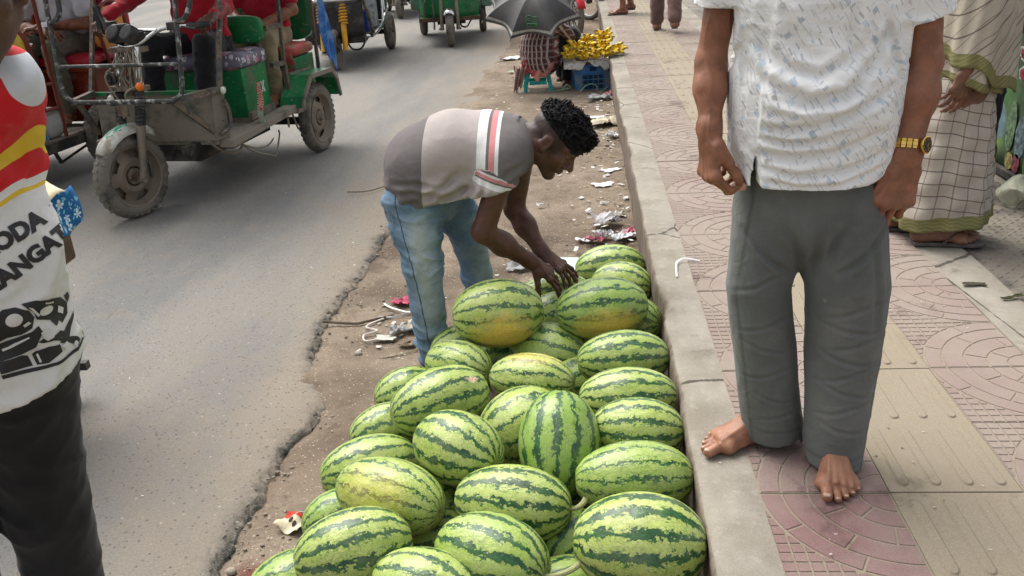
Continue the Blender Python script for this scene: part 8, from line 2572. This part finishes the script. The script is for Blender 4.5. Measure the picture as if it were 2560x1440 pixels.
def stall():
    bl = simple('blue_crate_plastic', (0.024, 0.145, 0.37), 0.45, 0, 0.2, 7, 0.2, 40, dust=(0.16, 0.18, 0.19), dscale=6, damt=0.5)
    az = rad(9)
    root = empty('crate', (0.075, 8.735, 0.0), None, 'blue slatted plastic crate carrying the bananas beside the kerb', 'crate'); root.rotation_euler = (0, 0, az)
    W, D, H = 0.335, 0.29, 0.265
    for ax_, sgn, L, o in (('y', -1, W, D / 2), ('y', 1, W, D / 2), ('x', 1, D, W / 2), ('x', -1, D, W / 2)):
        m = MB()
        def bx(u, z, w, h, t=0.006, out=0.0):
            if ax_ == 'y': m.box((u, sgn * (o + out), z), (w, t, h))
            else: m.box((sgn * (o + out), u, z), (t, w, h))
        bx(-L / 2 + 0.03, H / 2, 0.055, H, 0.008); bx(L / 2 - 0.03, H / 2, 0.055, H, 0.008); bx(0, 0.018, L - 0.11, 0.025); bx(0, H - 0.012, L - 0.11, 0.024, 0.009)
        bx(-L * 0.26, H - 0.045, L * 0.32, 0.045); bx(L * 0.26, H - 0.045, L * 0.32, 0.045); bx(0, H - 0.078, L - 0.11, 0.026)
        for k in range(5): bx(-L * 0.3 + k * L * 0.15, 0.105, 0.007, 0.14)
        m.build('side_panel', bl, root, bevel=0.0015)
        for k in range(3):
            m = MB()
            def bx2(u, z, w, h, t=0.012):
                if ax_ == 'y': m.box((u, sgn * o, z), (w, t, h))
                else: m.box((sgn * o, u, z), (t, w, h))
            bx2(0, 0.072 + k * 0.047, L - 0.11, 0.009); m.build('slat', bl, root)
    m = MB(); m.box((0, 0, 0.12), (W - 0.03, D - 0.03, 0.23)); m.build('shade_block', simple('painted_crate_shade', (0.012, 0.045, 0.11), 0.8), root)  # added dark box, its colour stands in for shade between the slats
    for sy in (-1, 1):
        m = MB(); m.box((0, 0, 0), (W + 0.02, 0.012, 0.02)); q = m.build('rim', bl, root); q.location = (0, sy * (D / 2 + 0.004), H - 0.006)
    m = MB(); m.box((0, 0, 0.012), (0.50, 0.36, 0.022)); o = m.build('tray', M['brownwood'], None, bevel=0.003); o.location = (0.075, 8.735, 0.266); o.rotation_euler = (0, 0, az)
    tag(o, 'wooden board laid on the blue crate under the bananas', 'board')
    g = G('printed_wrapping_sheet', 0.6, 0, 0.3); oo = g.obj(); v = g.vor(oo, 26, 'F1', 0.7); ds = g.n('VectorMath', {0: oo, 1: v.outputs['Position']}, operation='DISTANCE')
    g.color(g.mix(g.ma('MULTIPLY', g.step(v.outputs['Distance'], 0.38, 0.26), g.step(g.noise(oo, 90, 3, 0.6), 0.35, 0.6)), (0.52, 0.52, 0.50), (0.16, 0.11, 0.12))); g.bump(g.noise(oo, 30, 4, 0.6), 0.008, 0.6)
    m = MB(); N = 64
    def sh(a, b):
        t = 2 * math.pi * a; k = max(abs(math.cos(t)) / 0.265, abs(math.sin(t)) / 0.195); x, y = math.cos(t) / k, math.sin(t) / k
        out = 1 + (b * 0.10 if b < 0.5 else 0.05 + 0.05 * math.sin(7 * t))
        drop = 0.0 if b < 0.34 else (b - 0.34) * (0.060 + 0.05 * math.sin(5 * t + 1) + 0.035 * math.sin(11 * t))
        return (x * out * (0.55 + 0.45 * min(1, b / 0.34)), y * out * (0.55 + 0.45 * min(1, b / 0.34)), 0.030 - drop + 0.006 * math.sin(19 * t) * b)
    m.grid(N, 9, sh); o = m.build('wrapping_sheet', g.m, None, solid=0.002); o.location = (0.075, 8.735, 0.264); o.rotation_euler = (0, 0, az)
    tag(o, 'white printed sheet with a ragged hanging edge under the bananas', 'sheet')
    # bananas: hands of curved fruit, each fruit an object
    bm_ = banana_mat(); cr = simple('green_banana_stalk', (0.12, 0.2, 0.03), 0.7)
    m = MB(); L = 0.125; pts = []; rr = []
    for k in range(11):
        t = k / 10; a = (t - 0.5) * 1.25; R = L / 1.25
        pts.append((R * math.sin(a) + R * math.sin(0.625), 0, R * (1 - math.cos(a)) - R * (1 - math.cos(0.625))))
        rr.append(0.0185 * (math.sin(math.pi * (0.10 + 0.83 * t))) ** 0.6 if 0 < k < 10 else 0.005)
    m.tube(pts, rr, 7); base = m.build('banana', bm_, None, angle=0)
    set_attr(base.data, 'tip', [1.0 if (i // 7) in (0, 10) else (0.5 if (i // 7) == 9 else 0.0) for i in range(len(base.data.vertices))])
    mesh = base.data; bpy.data.objects.remove(base)
    R_ = random.Random(9)
    spots = [(-0.20, -0.10, 0.035, 250, 40, 8, 'front left corner'), (-0.09, -0.13, 0.03, 280, 35, 7, 'front, left of the middle'), (0.02, -0.14, 0.03, 265, 40, 7, 'middle of the front edge'), (0.13, -0.12, 0.04, 300, 30, 8, 'front right'), (0.22, -0.04, 0.05, 340, 25, 7, 'right end of the board'),
             (-0.12, 0.05, 0.10, 240, 10, 8, 'back left on top'), (0.0, 0.02, 0.10, 270, 10, 8, 'middle of the pile'), (0.11, 0.0, 0.09, 290, 15, 8, 'upper right of the pile'), (0.14, 0.08, 0.15, 270, 45, 11, 'topmost, standing at the back right'), (-0.02, 0.10, 0.13, 280, 25, 8, 'back of the pile, left of the topmost'), (0.12, 0.06, 0.10, 250, 10, 8, 'directly under the topmost one')]
    for i, (x, y, z, hd, up, cnt, where) in enumerate(spots):
        r = empty('banana_bunch', (0, 0, 0), None, 'yellow banana bunch at the ' + where, 'bananas', 'banana bunches on the crate')
        r.matrix_world = Matrix.Translation((0.075, 8.735, 0.285)) @ Matrix.Rotation(az, 4, 'Z') @ Matrix.Translation((x, y, z))
        for row in range(2):
            for k in range(cnt if row == 0 else cnt - 2):
                f = (k / max(1, (cnt if row == 0 else cnt - 2) - 1) - 0.5)
                o = bpy.data.objects.new('banana', mesh); COL.objects.link(o); o.parent = r
                s = R_.uniform(0.9, 1.2)
                o.matrix_local = Matrix.Rotation(rad(hd + f * (105 if i != 8 else 230) + R_.uniform(-5, 5)), 4, 'Z') @ Matrix.Translation((0.012, 0, 0.012 * row)) @ Matrix.Rotation(rad(-up * 0.6 - row * 22 + R_.uniform(-10, 10)), 4, 'Y') @ Matrix.Rotation(rad(180 + R_.uniform(-35, 35)), 4, 'X') @ Matrix.Scale(s, 4)
        m = MB(); m.ball((0, 0, 0.008), (0.022, 0.018, 0.02), 8, 6); m.build('stalk', cr, r)
    m = MB()
    P_ = [(-0.30, 8.60, .012), (-0.22, 8.57, .012), (-0.14, 8.52, .012), (-0.05, 8.50, .012), (0.02, 8.52, 0.07), (0.08, 8.545, 0.085), (0.13, 8.55, 0.06), (0.14, 8.53, 0.015), (0.20, 8.58, .02), (0.27, 8.66, .07), (0.285, 8.78, 0.12)]
    m.tube(smoothpath(P_, 7), 0.006, 5)
    m.tube(smoothpath([(-0.30, 8.60, .012), (-0.20, 8.62, .03), (-0.12, 8.58, .05), (-0.16, 8.54, .09), (-0.19, 8.58, .03), (-0.12, 8.56, .012), (-0.17, 8.50, .012), (-0.02, 8.48, .012), (0.10, 8.47, .012)], 7), 0.0055, 5)
    tag(m.build('rope', simple('pale_green_rope', (0.26, 0.40, 0.27), 0.8), None), 'pale green rope tangled in front of the blue crate', 'rope')
    m = MB(); m.ball((-0.02, 8.93, 0.40), (0.085, 0.07, 0.10), 12, 8)
    m.v = [tuple(V3(p) + 0.012 * pn(V3(p)[None], 12, 2)[0]) for p in m.v]
    gg = G('clear_plastic', 0.25, 0, 0.5); gg.color((0.55, 0.56, 0.55)); gg.b.inputs['Alpha'].default_value = 0.45
    tag(m.build('plastic_bag', gg.m, None, angle=0), 'clear plastic bag behind the bananas', 'bag')


umbrella(); stool(); stall()


# ================================================================= motorbikes, post, cycle rickshaw, stall front
def motorbike(pos, fwd, label, col):
    root = empty('motorbike', (pos[0], pos[1], pos[2] if len(pos) > 2 else 0.02), fwd, label, 'motorbike', 'parked motorbikes')
    for x in (0.62, -0.62): wheel(root, (x, 0, 0.30), (0, 1, 0), 0.30, 0.085, detail=False, rim=False, spokes=True, rimmat='chrome', R_rim=0.235, tyremat='rubber')
    m = MB(); m.grid(12, 7, lambda a, b: (0.62 + 0.325 * math.cos(rad(20 + 130 * a)), (b - 0.5) * 0.11, 0.30 + (0.325 - 0.03 * (2 * b - 1) ** 2) * math.sin(rad(20 + 130 * a)))); m.build('front_mudguard', M[col], root, solid=0.005)
    m = MB(); m.grid(10, 7, lambda a, b: (-0.62 + 0.33 * math.cos(rad(30 + 110 * a)), (b - 0.5) * 0.14, 0.30 + 0.33 * math.sin(rad(30 + 110 * a)))); m.build('rear_mudguard', M['black'], root, solid=0.005)
    m = MB()
    for s in (-0.075, 0.075): m.tube([(0.62, s, 0.30), (0.42, s, 0.86)], 0.02, 8)
    m.build('fork', M['chrome'], root)
    m = MB(); m.tube(smoothpath([(0.30, -0.34, 0.97), (0.40, -0.2, 0.98), (0.42, 0, 0.90), (0.40, 0.2, 0.98), (0.30, 0.34, 0.97)], 5), 0.013, 8); m.build('handlebar', M['black'], root)
    m = MB(); m.ball((0.13, 0, 0.78), (0.24, 0.13, 0.13), 14, 10); m.build('fuel_tank', M[col], root)
    cushion(c=(-0.34, 0, 0.77), d=(0.60, 0.24, 0.11)).build('seat', M['black'], root, angle=0)
    m = MB(); m.box((0.05, 0, 0.42), (0.34, 0.22, 0.26)); m.tube([(0.12, 0, 0.45), (0.22, 0, 0.66)], 0.07, 10); m.build('engine', M['rim'], root, bevel=0.03)
    m = MB(); m.tube(smoothpath([(0.2, 0.10, 0.45), (0.18, 0.15, 0.30), (-0.1, 0.17, 0.27), (-0.7, 0.18, 0.34)], 5), 0.035, 10); m.build('exhaust', M['chrome'], root)
    m = MB(); m.tube([(0.38, 0, 0.82), (0.12, 0, 0.66), (-0.3, 0, 0.68), (-0.62, 0.09, 0.32)], 0.022, 8); m.tube([(0.38, 0, 0.78), (0.24, 0, 0.32), (-0.2, 0, 0.30), (-0.62, -0.09, 0.30)], 0.022, 8); m.tube([(-0.05, 0.12, 0.30), (-0.1, 0.26, 0.02)], 0.011, 6); m.build('frame', M['black'], root)
    m = MB(); m.ball((0.50, 0, 0.84), (0.08, 0.09, 0.09), 12, 8); m.build('headlamp', M['whiteglass'], root)


motorbike((-0.27, 13.1), (0.3, -0.95), 'motorbike with red front mudguard behind the umbrella', 'motored')
motorbike((-0.34, 15.0), (0.75, -0.66), 'motorbike with a bright bare front rim beyond the umbrella', 'black')
motorbike((0.98, 16.30, 0.33), (-0.98, 0.10), 'motorbike parked across the far end of the pavement', 'motored')
_m = MB(); _m.box((0, 0, 0.55), (0.12, 0.10, 1.1)); _o = _m.build('wooden_post', M['brownwood'], None, bevel=0.01); _o.location = (0.40, 15.6, 0.0)
tag(_o, 'short weathered wooden post by the far motorbikes', 'post')


def cycle_rickshaw():
    root = empty('cycle_rickshaw', (-2.21, 2.62, 0.023), (0.05, -1), 'cycle rickshaw with blue flowered seat cloth, mostly hidden behind the man in the jersey', 'cycle rickshaw')
    for s in (1, -1): wheel(root, (0.05, s * 0.285, 0.225), (0, s, 0), 0.225, 0.05, detail=True, rim=False, spokes=True, rimmat='chrome', R_rim=0.18)
    m = MB(); m.box((0.10, 0, 0.64), (0.46, 0.84, 0.16)); m.build('seat_box', M['brownwood'], root, bevel=0.01)
    cushion(c=(0.11, 0, 0.775), d=(0.48, 0.86, 0.11)).build('seat', M['blue_floral'], root, angle=0)
    m = MB(); m.grid(16, 10, lambda a, b: (-0.14 + 0.50 * a, 0.455 + 0.012 * math.sin(a * 16 + b * 3) + 0.012 * b, 0.82 - (0.125 + 0.02 * math.sin(a * 9)) * b)); m.build('seat_cloth', M['blue_floral'], root, solid=0.004)
    m = MB(); m.grid(14, 10, lambda a, b: (-0.05 + 0.36 * a, 0.30 + 0.185 * b, 0.845 + 0.16 * (1 - b) ** 1.4 * (1 - 0.3 * a) - 0.02 * b + 0.008 * math.sin(a * 12))); m.build('cover_cloth', M['cream_cloth'], root, solid=0.004)
    m = MB(); m.box((0.30, 0.42, 0.50), (0.10, 0.07, 0.11)); m.box((0.36, 0.40, 0.47), (0.05, 0.10, 0.05)); m.build('step_bracket', M['rust'], root, bevel=0.006)
    m = MB()
    for s in (-0.3, 0.3): m.sbar((0.2, s, 0.62), (0.05, s, 0.225), 0.03); m.sbar((-0.1, s, 0.62), (0.05, s, 0.225), 0.03)
    m.sbar((0.05, -0.46, .225), (0.05, 0.46, .225), 0.028); m.tube([(0.2, 0, 0.6), (0.9, 0, 0.40)], 0.025, 8); m.tube([(0.9, 0, 0.40), (1.30, 0, 0.85)], 0.022, 8); m.build('frame', M['black'], root)


cycle_rickshaw()


def stall_front():
    root = empty('market_stall', (2.05, 4.15, 0.33), None, 'low stall front wrapped in a printed vegetable banner at the right edge', 'stall')
    g = G('vegetable_banner', 0.45, 0, 0.35); o = g.obj()
    v = g.vor(g.mp(o, (1, 5.2, 3.4)), 1.0, 'F1', 0.9); v2 = g.vor(g.mp(o, (1, 26, 26)), 1.0, 'F1')
    c = g.ramp(g.sep(v.outputs['Color'])[0], [(0.0, (0.05, 0.13, 0.04)), (0.25, (0.16, 0.27, 0.06)), (0.5, (0.30, 0.36, 0.30)), (0.7, (0.12, 0.20, 0.22)), (0.85, (0.34, 0.40, 0.36))], 'CONSTANT')
    c = g.mix(g.step(v.outputs['Distance'], 0.25, 0.6), c, (0.035, 0.075, 0.03)); c = g.mix(0.4, c, g.mix(1.0, c, g.ramp(v2.outputs['Distance'], [(0.1, 1.4), (0.7, 0.5)]), 'MULTIPLY')); g.color(c)
    m = MB(); m.grid(24, 12, lambda a, b: (-0.02 + 0.006 * math.sin(a * 20) * math.sin(b * 7), -0.85 + 1.45 * a, 0.03 + 0.95 * b)); m.build('banner', g.m, root, solid=0.004)
    m = MB(); m.box((0.30, -0.12, 0.50), (0.58, 1.40, 0.92)); m.build('counter', M['brownwood'], root); m = MB(); m.box((-0.035, -0.12, 0.012), (0.03, 1.46, 0.03)); m.build('bottom_rail', M['dark'], root)
    red = simple('dark_red_print', (0.22, 0.012, 0.03), 0.5); wh = simple('white_outline_print', (0.5, 0.5, 0.48), 0.5)
    c = bpy.data.curves.new('lettering', 'FONT'); c.body = 'ফল'; c.size = 0.30; c.resolution_u = 3
    t = bpy.data.objects.new('lettering', c); COL.objects.link(t)
    me = {}
    for k, off, ex in (('lettering', 0.0, 0.0015), ('letter_outline', 0.012, 0.0005)):
        c.offset = off; c.extrude = ex; dg = bpy.context.evaluated_depsgraph_get(); dg.update(); me[k] = bpy.data.meshes.new_from_object(t.evaluated_get(dg))
    bpy.data.objects.remove(t)
    for k, mt, x in (('letter_outline', wh, -0.0295), ('lettering', red, -0.0325)):
        q = link(k, me[k], mt, root); q.matrix_local = Matrix.Translation((x, 0.135, 0.40)) @ Matrix.Rotation(rad(-90), 4, 'Z') @ Matrix.Rotation(rad(90), 4, 'X')
    for cy, cz, ry, rz, col in ((0.02, 0.20, 0.055, 0.10, (0.11, 0.17, 0.19)), (0.13, 0.23, 0.045, 0.12, (0.09, 0.16, 0.08)), (-0.07, 0.09, 0.03, 0.05, (0.08, 0.17, 0.05)), (0.03, 0.075, 0.035, 0.045, (0.20, 0.04, 0.055)), (0.10, 0.07, 0.04, 0.04, (0.22, 0.18, 0.06)), (-0.12, 0.27, 0.035, 0.11, (0.24, 0.29, 0.21))):
        m = MB(); m.prism([(ry * math.cos(a) * (1 + 0.06 * math.sin(5 * a)), rz * math.sin(a)) for a in np.linspace(0, 6.28, 18)[:-1]], (-0.028, cy, cz), (0, -1, 0), (0, 0, 1), -0.002); m.build('printed_vegetable', simple('print', col, 0.5, 0, 0.75, 45, 0), root)
    m = MB(); m.ball((0, 0, 0.06), (0.10, 0.09, 0.06), 30, 20); m.v = [tuple(V3(p) + 0.03 * np.array([pn(V3(p)[None], 11, q)[0] - 0.5 * ridge(V3(p)[None], 14, q)[0] for q in (1, 2, 3)])) for p in m.v]
    gg = G('cloudy_plastic', 0.3, 0, 0.5); gg.color((0.42, 0.43, 0.33)); gg.b.inputs['Alpha'].default_value = 0.5; gg.bump(gg.noise(gg.obj(), 22, 4, 0.6), 0.02, 0.8)
    o = m.build('plastic_bag', gg.m, None, angle=0); o.location = (1.93, 3.84, 0.318); tag(o, 'crumpled clear plastic bag on the floor at the foot of the banner', 'bag')


stall_front()


# ================================================================= litter
def litter():
    R_ = random.Random(3)
    mats = {}
    def mt(c, al=1.0):
        k = (c, al)
        if k not in mats:
            g = G('litter_%d' % len(mats), 0.7, 0, 0.25); o = g.obj()
            g.color(g.mix(g.step(g.noise(o, 20, 5, 0.6), 0.35, 0.7), dull(c, 0.8), dull(c, 1.1))); g.bump(g.noise(o, 60, 4, 0.6), 0.006, 0.6)
            if al < 1: g.b.inputs['Alpha'].default_value = al
            mats[k] = g.m
        return mats[k]
    W = (0.62, 0.62, 0.63); CR = (0.45, 0.40, 0.30); PK = (0.50, 0.16, 0.21); GR = (0.36, 0.37, 0.37)
    def sheet(x, y, w, d, rot, crump, c, label, cat='litter', gz=0.008, al=1.0, ragged=0.25, seed=1, name='scrap'):
        m = MB(); n = 13; ph = seed * 1.7
        def f(a, b):
            u, v = (a - .5), (b - .5)
            e = 1 + ragged * (0.6 * math.sin(math.atan2(v, u) * 3 + ph) + 0.4 * math.sin(math.atan2(v, u) * 7 + 2 * ph))
            p = V3((u * w * e, v * d * e, 0))
            h = crump * (0.5 + 0.5 * float(pn(np.array([[u * 4, v * 4, ph]]), 1.0, seed)[0])) + 0.4 * crump * abs(float(pn(np.array([[u * 9, v * 9, ph]]), 1.0, seed + 1)[0]))
            return p + V3((0.3 * crump * math.sin(v * 9 + ph), 0.3 * crump * math.sin(u * 8), h + 0.002))
        m.grid(n, n, f)
        o = m.build(name, mt(c, al), None, solid=0.0015); o.location = (x, y, gz); o.rotation_euler = (0, 0, rad(rot))
        tag(o, label, cat)
        return o
    up = 0.029
    o = sheet(-0.065, 4.02, 0.20, 0.19, -8, 0.004, (0.50, 0.62, 0.60), 'flat pale turquoise sheet lying just beyond the seller\'s hands', 'sheet', ragged=0.05, seed=2, name='sheet')
    sheet(-0.33, 4.01, 0.12, 0.10, 30, 0.02, GR, 'clear crumpled polythene scrap beyond the seller\'s wrists', al=0.7, seed=3)
    sheet(0.108, 4.62, 0.135, 0.11, 10, 0.05, (0.62, 0.60, 0.62), 'crumpled ball of white tissue against the kerb', 'tissue', 0.014, seed=4, name='tissue')
    sheet(0.045, 4.34, 0.085, 0.07, 0, 0.03, PK, 'pink plastic scrap in the litter beyond the farthest melon', gz=0.01, seed=5)
    sheet(0.085, 4.40, 0.07, 0.06, 50, 0.04, W, 'white tissue twist beside the pink scrap', 'tissue', 0.01, seed=6, name='tissue')
    sheet(-0.01, 4.36, 0.09, 0.045, -15, 0.012, (0.7, 0.7, 0.7), 'white plastic loop left of the pink scrap', seed=7)
    sheet(0.19, 4.38, 0.13, 0.10, 20, 0.03, (0.55, 0.55, 0.58), 'torn white paper at the kerb foot next to the farthest melon', 'paper', seed=8, name='paper')
    sheet(0.222, 4.44, 0.05, 0.06, 0, 0.03, PK, 'small bright pink scrap touching the kerb', gz=0.012, seed=9)
    sheet(0.17, 4.75, 0.085, 0.06, 15, 0.02, (0.45, 0.44, 0.40), 'grey-white crumpled scrap just above the tissue ball', seed=10)
    sheet(0.108, 5.32, 0.12, 0.085, 8, 0.006, (0.68, 0.68, 0.68), 'oval white paper scrap in the middle of the verge', 'paper', up, seed=11, ragged=0.3, name='paper')
    sheet(0.171, 5.64, 0.12, 0.07, 25, 0.008, (0.70, 0.71, 0.74), 'torn white scrap shaped like a wing near the kerb', gz=up, seed=12, ragged=0.35)
    sheet(0.176, 7.02, 0.26, 0.22, 10, 0.045, CR, 'heap of crumpled cream packing paper near the seller\'s head', 'paper', up, seed=13, name='paper')
    sheet(0.09, 7.28, 0.16, 0.07, 5, 0.01, W, 'flat white scrap behind the cream packing paper', gz=up, seed=14)
    sheet(0.215, 6.58, 0.10, 0.10, 40, 0.03, (0.6, 0.6, 0.6), 'small white crumpled scrap nearer than the cream packing paper', gz=up, seed=15)
    sheet(0.15, 8.08, 0.20, 0.16, 0, 0.03, GR, 'grey clear plastic lump near the blue crate', gz=up, al=0.8, seed=16)
    sheet(0.275, 8.24, 0.12, 0.10, 20, 0.03, PK, 'pink scrap at the kerb in front of the blue crate', gz=up, seed=17)
    sheet(-0.845, 3.60, 0.085, 0.075, 10, 0.02, (0.42, 0.07, 0.12), 'maroon-pink net scrap left of the seller\'s leg', seed=18)
    sheet(-0.849, 3.24, 0.085, 0.04, -8, 0.006, (0.50, 0.50, 0.43), 'small pale printed card on the dirt left of the seller\'s foot', 'card', seed=19, ragged=0.1, name='card')
    sheet(-0.80, 3.31, 0.09, 0.07, 30, 0.02, GR, 'clear plastic scrap behind the printed card', al=0.75, seed=20)
    sheet(-0.74, 3.36, 0.11, 0.08, 60, 0.02, (0.42, 0.37, 0.28), 'crumpled brown-white scrap next to the seller\'s trouser leg', seed=21)
    sheet(-0.74, 3.18, 0.08, 0.04, 15, 0.012, (0.20, 0.14, 0.09), 'curled dead leaf in front of the seller\'s shoe', 'leaf', seed=22, name='leaf')
    sheet(-0.272, 4.94, 0.035, 0.03, 0, 0.01, W, 'tiny white flake on the verge beyond the seller\'s elbow', gz=up, seed=23)
    sheet(-0.80, 10.7, 0.30, 0.16, 5, 0.03, (0.62, 0.64, 0.66), 'white lump of paper beside the broken road edge near the stool', 'paper', up, seed=24, name='paper')
    sheet(-0.62, 9.75, 0.35, 0.14, 10, 0.02, (0.40, 0.52, 0.36), 'pale green scrap on the dirt left of the umbrella', gz=up, seed=25)
    sheet(0.10, 12.3, 0.22, 0.10, 5, 0.02, (0.7, 0.5, 0.56), 'pale pink scrap beneath the motorbike wheel', gz=up, seed=26)
    o = sheet(-0.345, 2.235, 0.05, 0.022, 60, 0.004, (0.50, 0.38, 0.25), 'small dry leaf stuck on the large watermelon', 'leaf', 0.363, seed=27, name='leaf')
    o.rotation_euler = (rad(25), rad(20), rad(70))
    sheet(1.357, 2.944, 0.075, 0.022, -10, 0.004, (0.06, 0.052, 0.03), 'oval dark leaf on the concrete strip behind the standing man', 'leaf', 0.324, ragged=0.05, seed=28, name='leaf')
    sheet(1.434, 2.825, 0.085, 0.016, 22, 0.006, (0.055, 0.055, 0.02), 'narrow dark curled leaf at the edge of the tread plate', 'leaf', 0.324, seed=29, ragged=0.1, name='leaf')
    for x, y, r, lab in ((-0.726, 1.92, 0.015, 'pale pebble on the dirt left of the scuffed melon'), (-0.986, 1.826, 0.013, 'pale stone chip at the broken road edge, lower left'), (-0.935, 3.105, 0.014, 'small grey stone near the printed card')):
        m = MB(); m.ball((0, 0, r * 0.6), (r * 1.2, r, r * 0.8), 10, 7); m.v = [tuple(V3(p) * (1 + 0.15 * float(pn(V3(p)[None], 30, 3)[0]))) for p in m.v]
        o = m.build('stone', mt((0.33, 0.29, 0.23)), None, angle=0); o.location = (x, y, 0.002); tag(o, lab, 'stone')
    # snack wrapper
    wr = empty('wrapper', (-0.872, 2.02, 0.006), None, 'crumpled cream and red snack wrapper on the dirt left of the melons', 'wrapper'); wr.rotation_euler = (0, 0, rad(-22))
    m = MB(); ff = lambda a, b: ((a - .5) * 0.088, (b - .5) * 0.075 * (1 - 0.25 * abs(a - .5)), 0.012 + 0.014 * math.sin(a * 7 + 1) * math.sin(b * 5 + 1) + 0.010 * b); m.grid(11, 11, ff); m.build('foil', mt((0.62, 0.54, 0.38)), wr, solid=0.0012)
    m = MB(); m.grid(8, 6, lambda a, b: V3(ff(a, 0.72 + 0.28 * b)) + V3((0, 0, 0.0018))); m.build('red_print', mt((0.45, 0.05, 0.03)), wr)
    m = MB(); m.grid(6, 5, lambda a, b: V3(ff(0.5 + 0.5 * a, 0.86 + 0.2 * b)) + V3((0, 0.004, 0.003))); m.build('silver_lining', M['chrome'], wr)
    for q, (ca, cb) in enumerate(((0.42, 0.52), (0.62, 0.42))):
        m = MB(); cpt = V3(ff(ca, cb)); V = [cpt + V3((0, 0, .002))] + [V3(ff(ca + 0.085 * math.cos(t), cb + 0.10 * math.sin(t))) + V3((0, 0, .002)) for t in np.linspace(0, 6.283, 13)[:-1]]; m.add(V, [(0, i, i % 12 + 1) for i in range(1, 13)]); m.build('dark_print', mt((0.035, 0.03, 0.03)), wr)
    # ribbons, twigs
    def cord(pts, r, c, name, lab, cat, flat=1.0):
        m = MB(); m.tube(smoothpath(pts, 6), r, 5, flat=flat); tag(m.build(name, mt(c), None), lab, cat)
    cord([(-0.93, 3.60, .012), (-0.89, 3.54, .02), (-0.80, 3.49, .016), (-0.78, 3.52, .012), (-0.85, 3.45, .014), (-0.93, 3.46, .01)], 0.005, (0.72, 0.72, 0.70), 'ribbon', 'white plastic ribbon loops left of the seller\'s knee', 'ribbon', 0.4)
    cord([(-0.90, 3.44, .01), (-0.96, 3.36, .012), (-0.90, 3.31, .014), (-0.95, 3.28, .01), (-0.93, 3.22, .01), (-0.87, 3.24, .012)], 0.004, (0.60, 0.56, 0.50), 'string', 'wriggling pale string near the printed card', 'string')
    cord([(-1.16, 3.40, .02), (-1.02, 3.39, .012), (-0.97, 3.41, .012), (-0.86, 3.47, .012)], 0.006, (0.11, 0.085, 0.06), 'twig', 'thin brown twig by the road edge', 'twig')
    cord([(-1.52, 5.30, .045), (-1.40, 5.32, .040), (-1.30, 5.42, .040)], 0.004, (0.14, 0.11, 0.08), 'twig', 'dry twig on the asphalt behind the seller', 'twig')
    cord([(-0.90, 3.10, .006), (-0.84, 3.06, .01), (-0.72, 3.12, .008), (-0.70, 3.16, .008)], 0.0025, (0.36, 0.30, 0.2), 'straw', 'thin straw loop in front of the printed card', 'straw')
    cord([(0.335, 3.08, .326), (0.345, 3.20, .330), (0.365, 3.24, .332), (0.39, 3.24, .336), (0.44, 3.235, .326)], 0.0042, (0.72, 0.72, 0.72), 'string', 'white plastic string lying on the kerb by the far melons', 'string', 0.5)
    # uncountable small scraps and grit
    m = MB(); cols = [(0.40, 0.36, 0.28), (0.5, 0.49, 0.46), (0.14, 0.11, 0.08), (0.30, 0.2, 0.08)]
    def bit(x, y, z, s, mi):
        a = R_.uniform(0, 6.28); u = V3((math.cos(a), math.sin(a), R_.uniform(-.2, .3))) * s; w = V3((-math.sin(a), math.cos(a), R_.uniform(-.2, .3))) * s * R_.uniform(0.25, 0.8); c = V3((x, y, z + 0.003 + 0.2 * s))
        m.add([c - u - w, c + u - w * 0.6, c + u * 0.7 + w, c - u * 0.8 + w * 0.9], [(0, 1, 2, 3)], mi)
    for k in range(1500):
        y = 1.5 + 11.5 * R_.random() ** 1.3; x = R_.uniform(-1.0, 0.26)
        if R_.random() < 0.55: x = 0.26 - abs(R_.gauss(0, 0.22))
        if x < -1.0: continue
        bit(x, y, 0.0 if y < 4.8 else 0.025, R_.uniform(0.003, 0.012) * (1.0 if y < 6 else 1.7), R_.choice([0, 0, 1, 2, 2, 3]))
    for k in range(110): bit(0.24 - abs(R_.gauss(0, 0.17)), R_.uniform(3.9, 8.4), 0.012 if R_.random() < 0.3 else 0.026, R_.uniform(0.010, 0.026), 1)
    for k in range(30): bit(R_.uniform(-0.95, -0.70), R_.uniform(2.9, 3.6), 0.003, R_.uniform(0.006, 0.016), R_.choice([0, 1]))
    for k in range(160): bit(R_.uniform(0.3, 1.45), R_.uniform(1.4, 6), 0.322, R_.uniform(0.002, 0.005), R_.choice([0, 1, 2]))
    for k in range(260): bit(R_.uniform(-3.5, -1.1), 1.5 + 9 * R_.random(), 0.025, R_.uniform(0.002, 0.007), R_.choice([0, 1, 2, 2]))
    tag(m.build('litter_scraps', [mt(c) for c in cols], None, smooth=False), kind='stuff')
    m = MB()
    for k in range(650):
        y = 1.5 + 6 * R_.random() ** 1.4
        e = road_edge(y); x = e + R_.gauss(0.04, 0.05) if R_.random() < 0.6 and y < 4.9 else R_.uniform(-1.0, 0.25)
        r = 0.0022 + 0.006 * R_.random() ** 2.5
        m.ball((x, y, (0.004 if y < 4.6 else 0.025) + r * 0.4), (r * R_.uniform(.8, 1.4), r, r * .8), 5, 3)
    tag(m.build('gravel', mt((0.25, 0.215, 0.17)), None, smooth=False), kind='stuff')


litter()
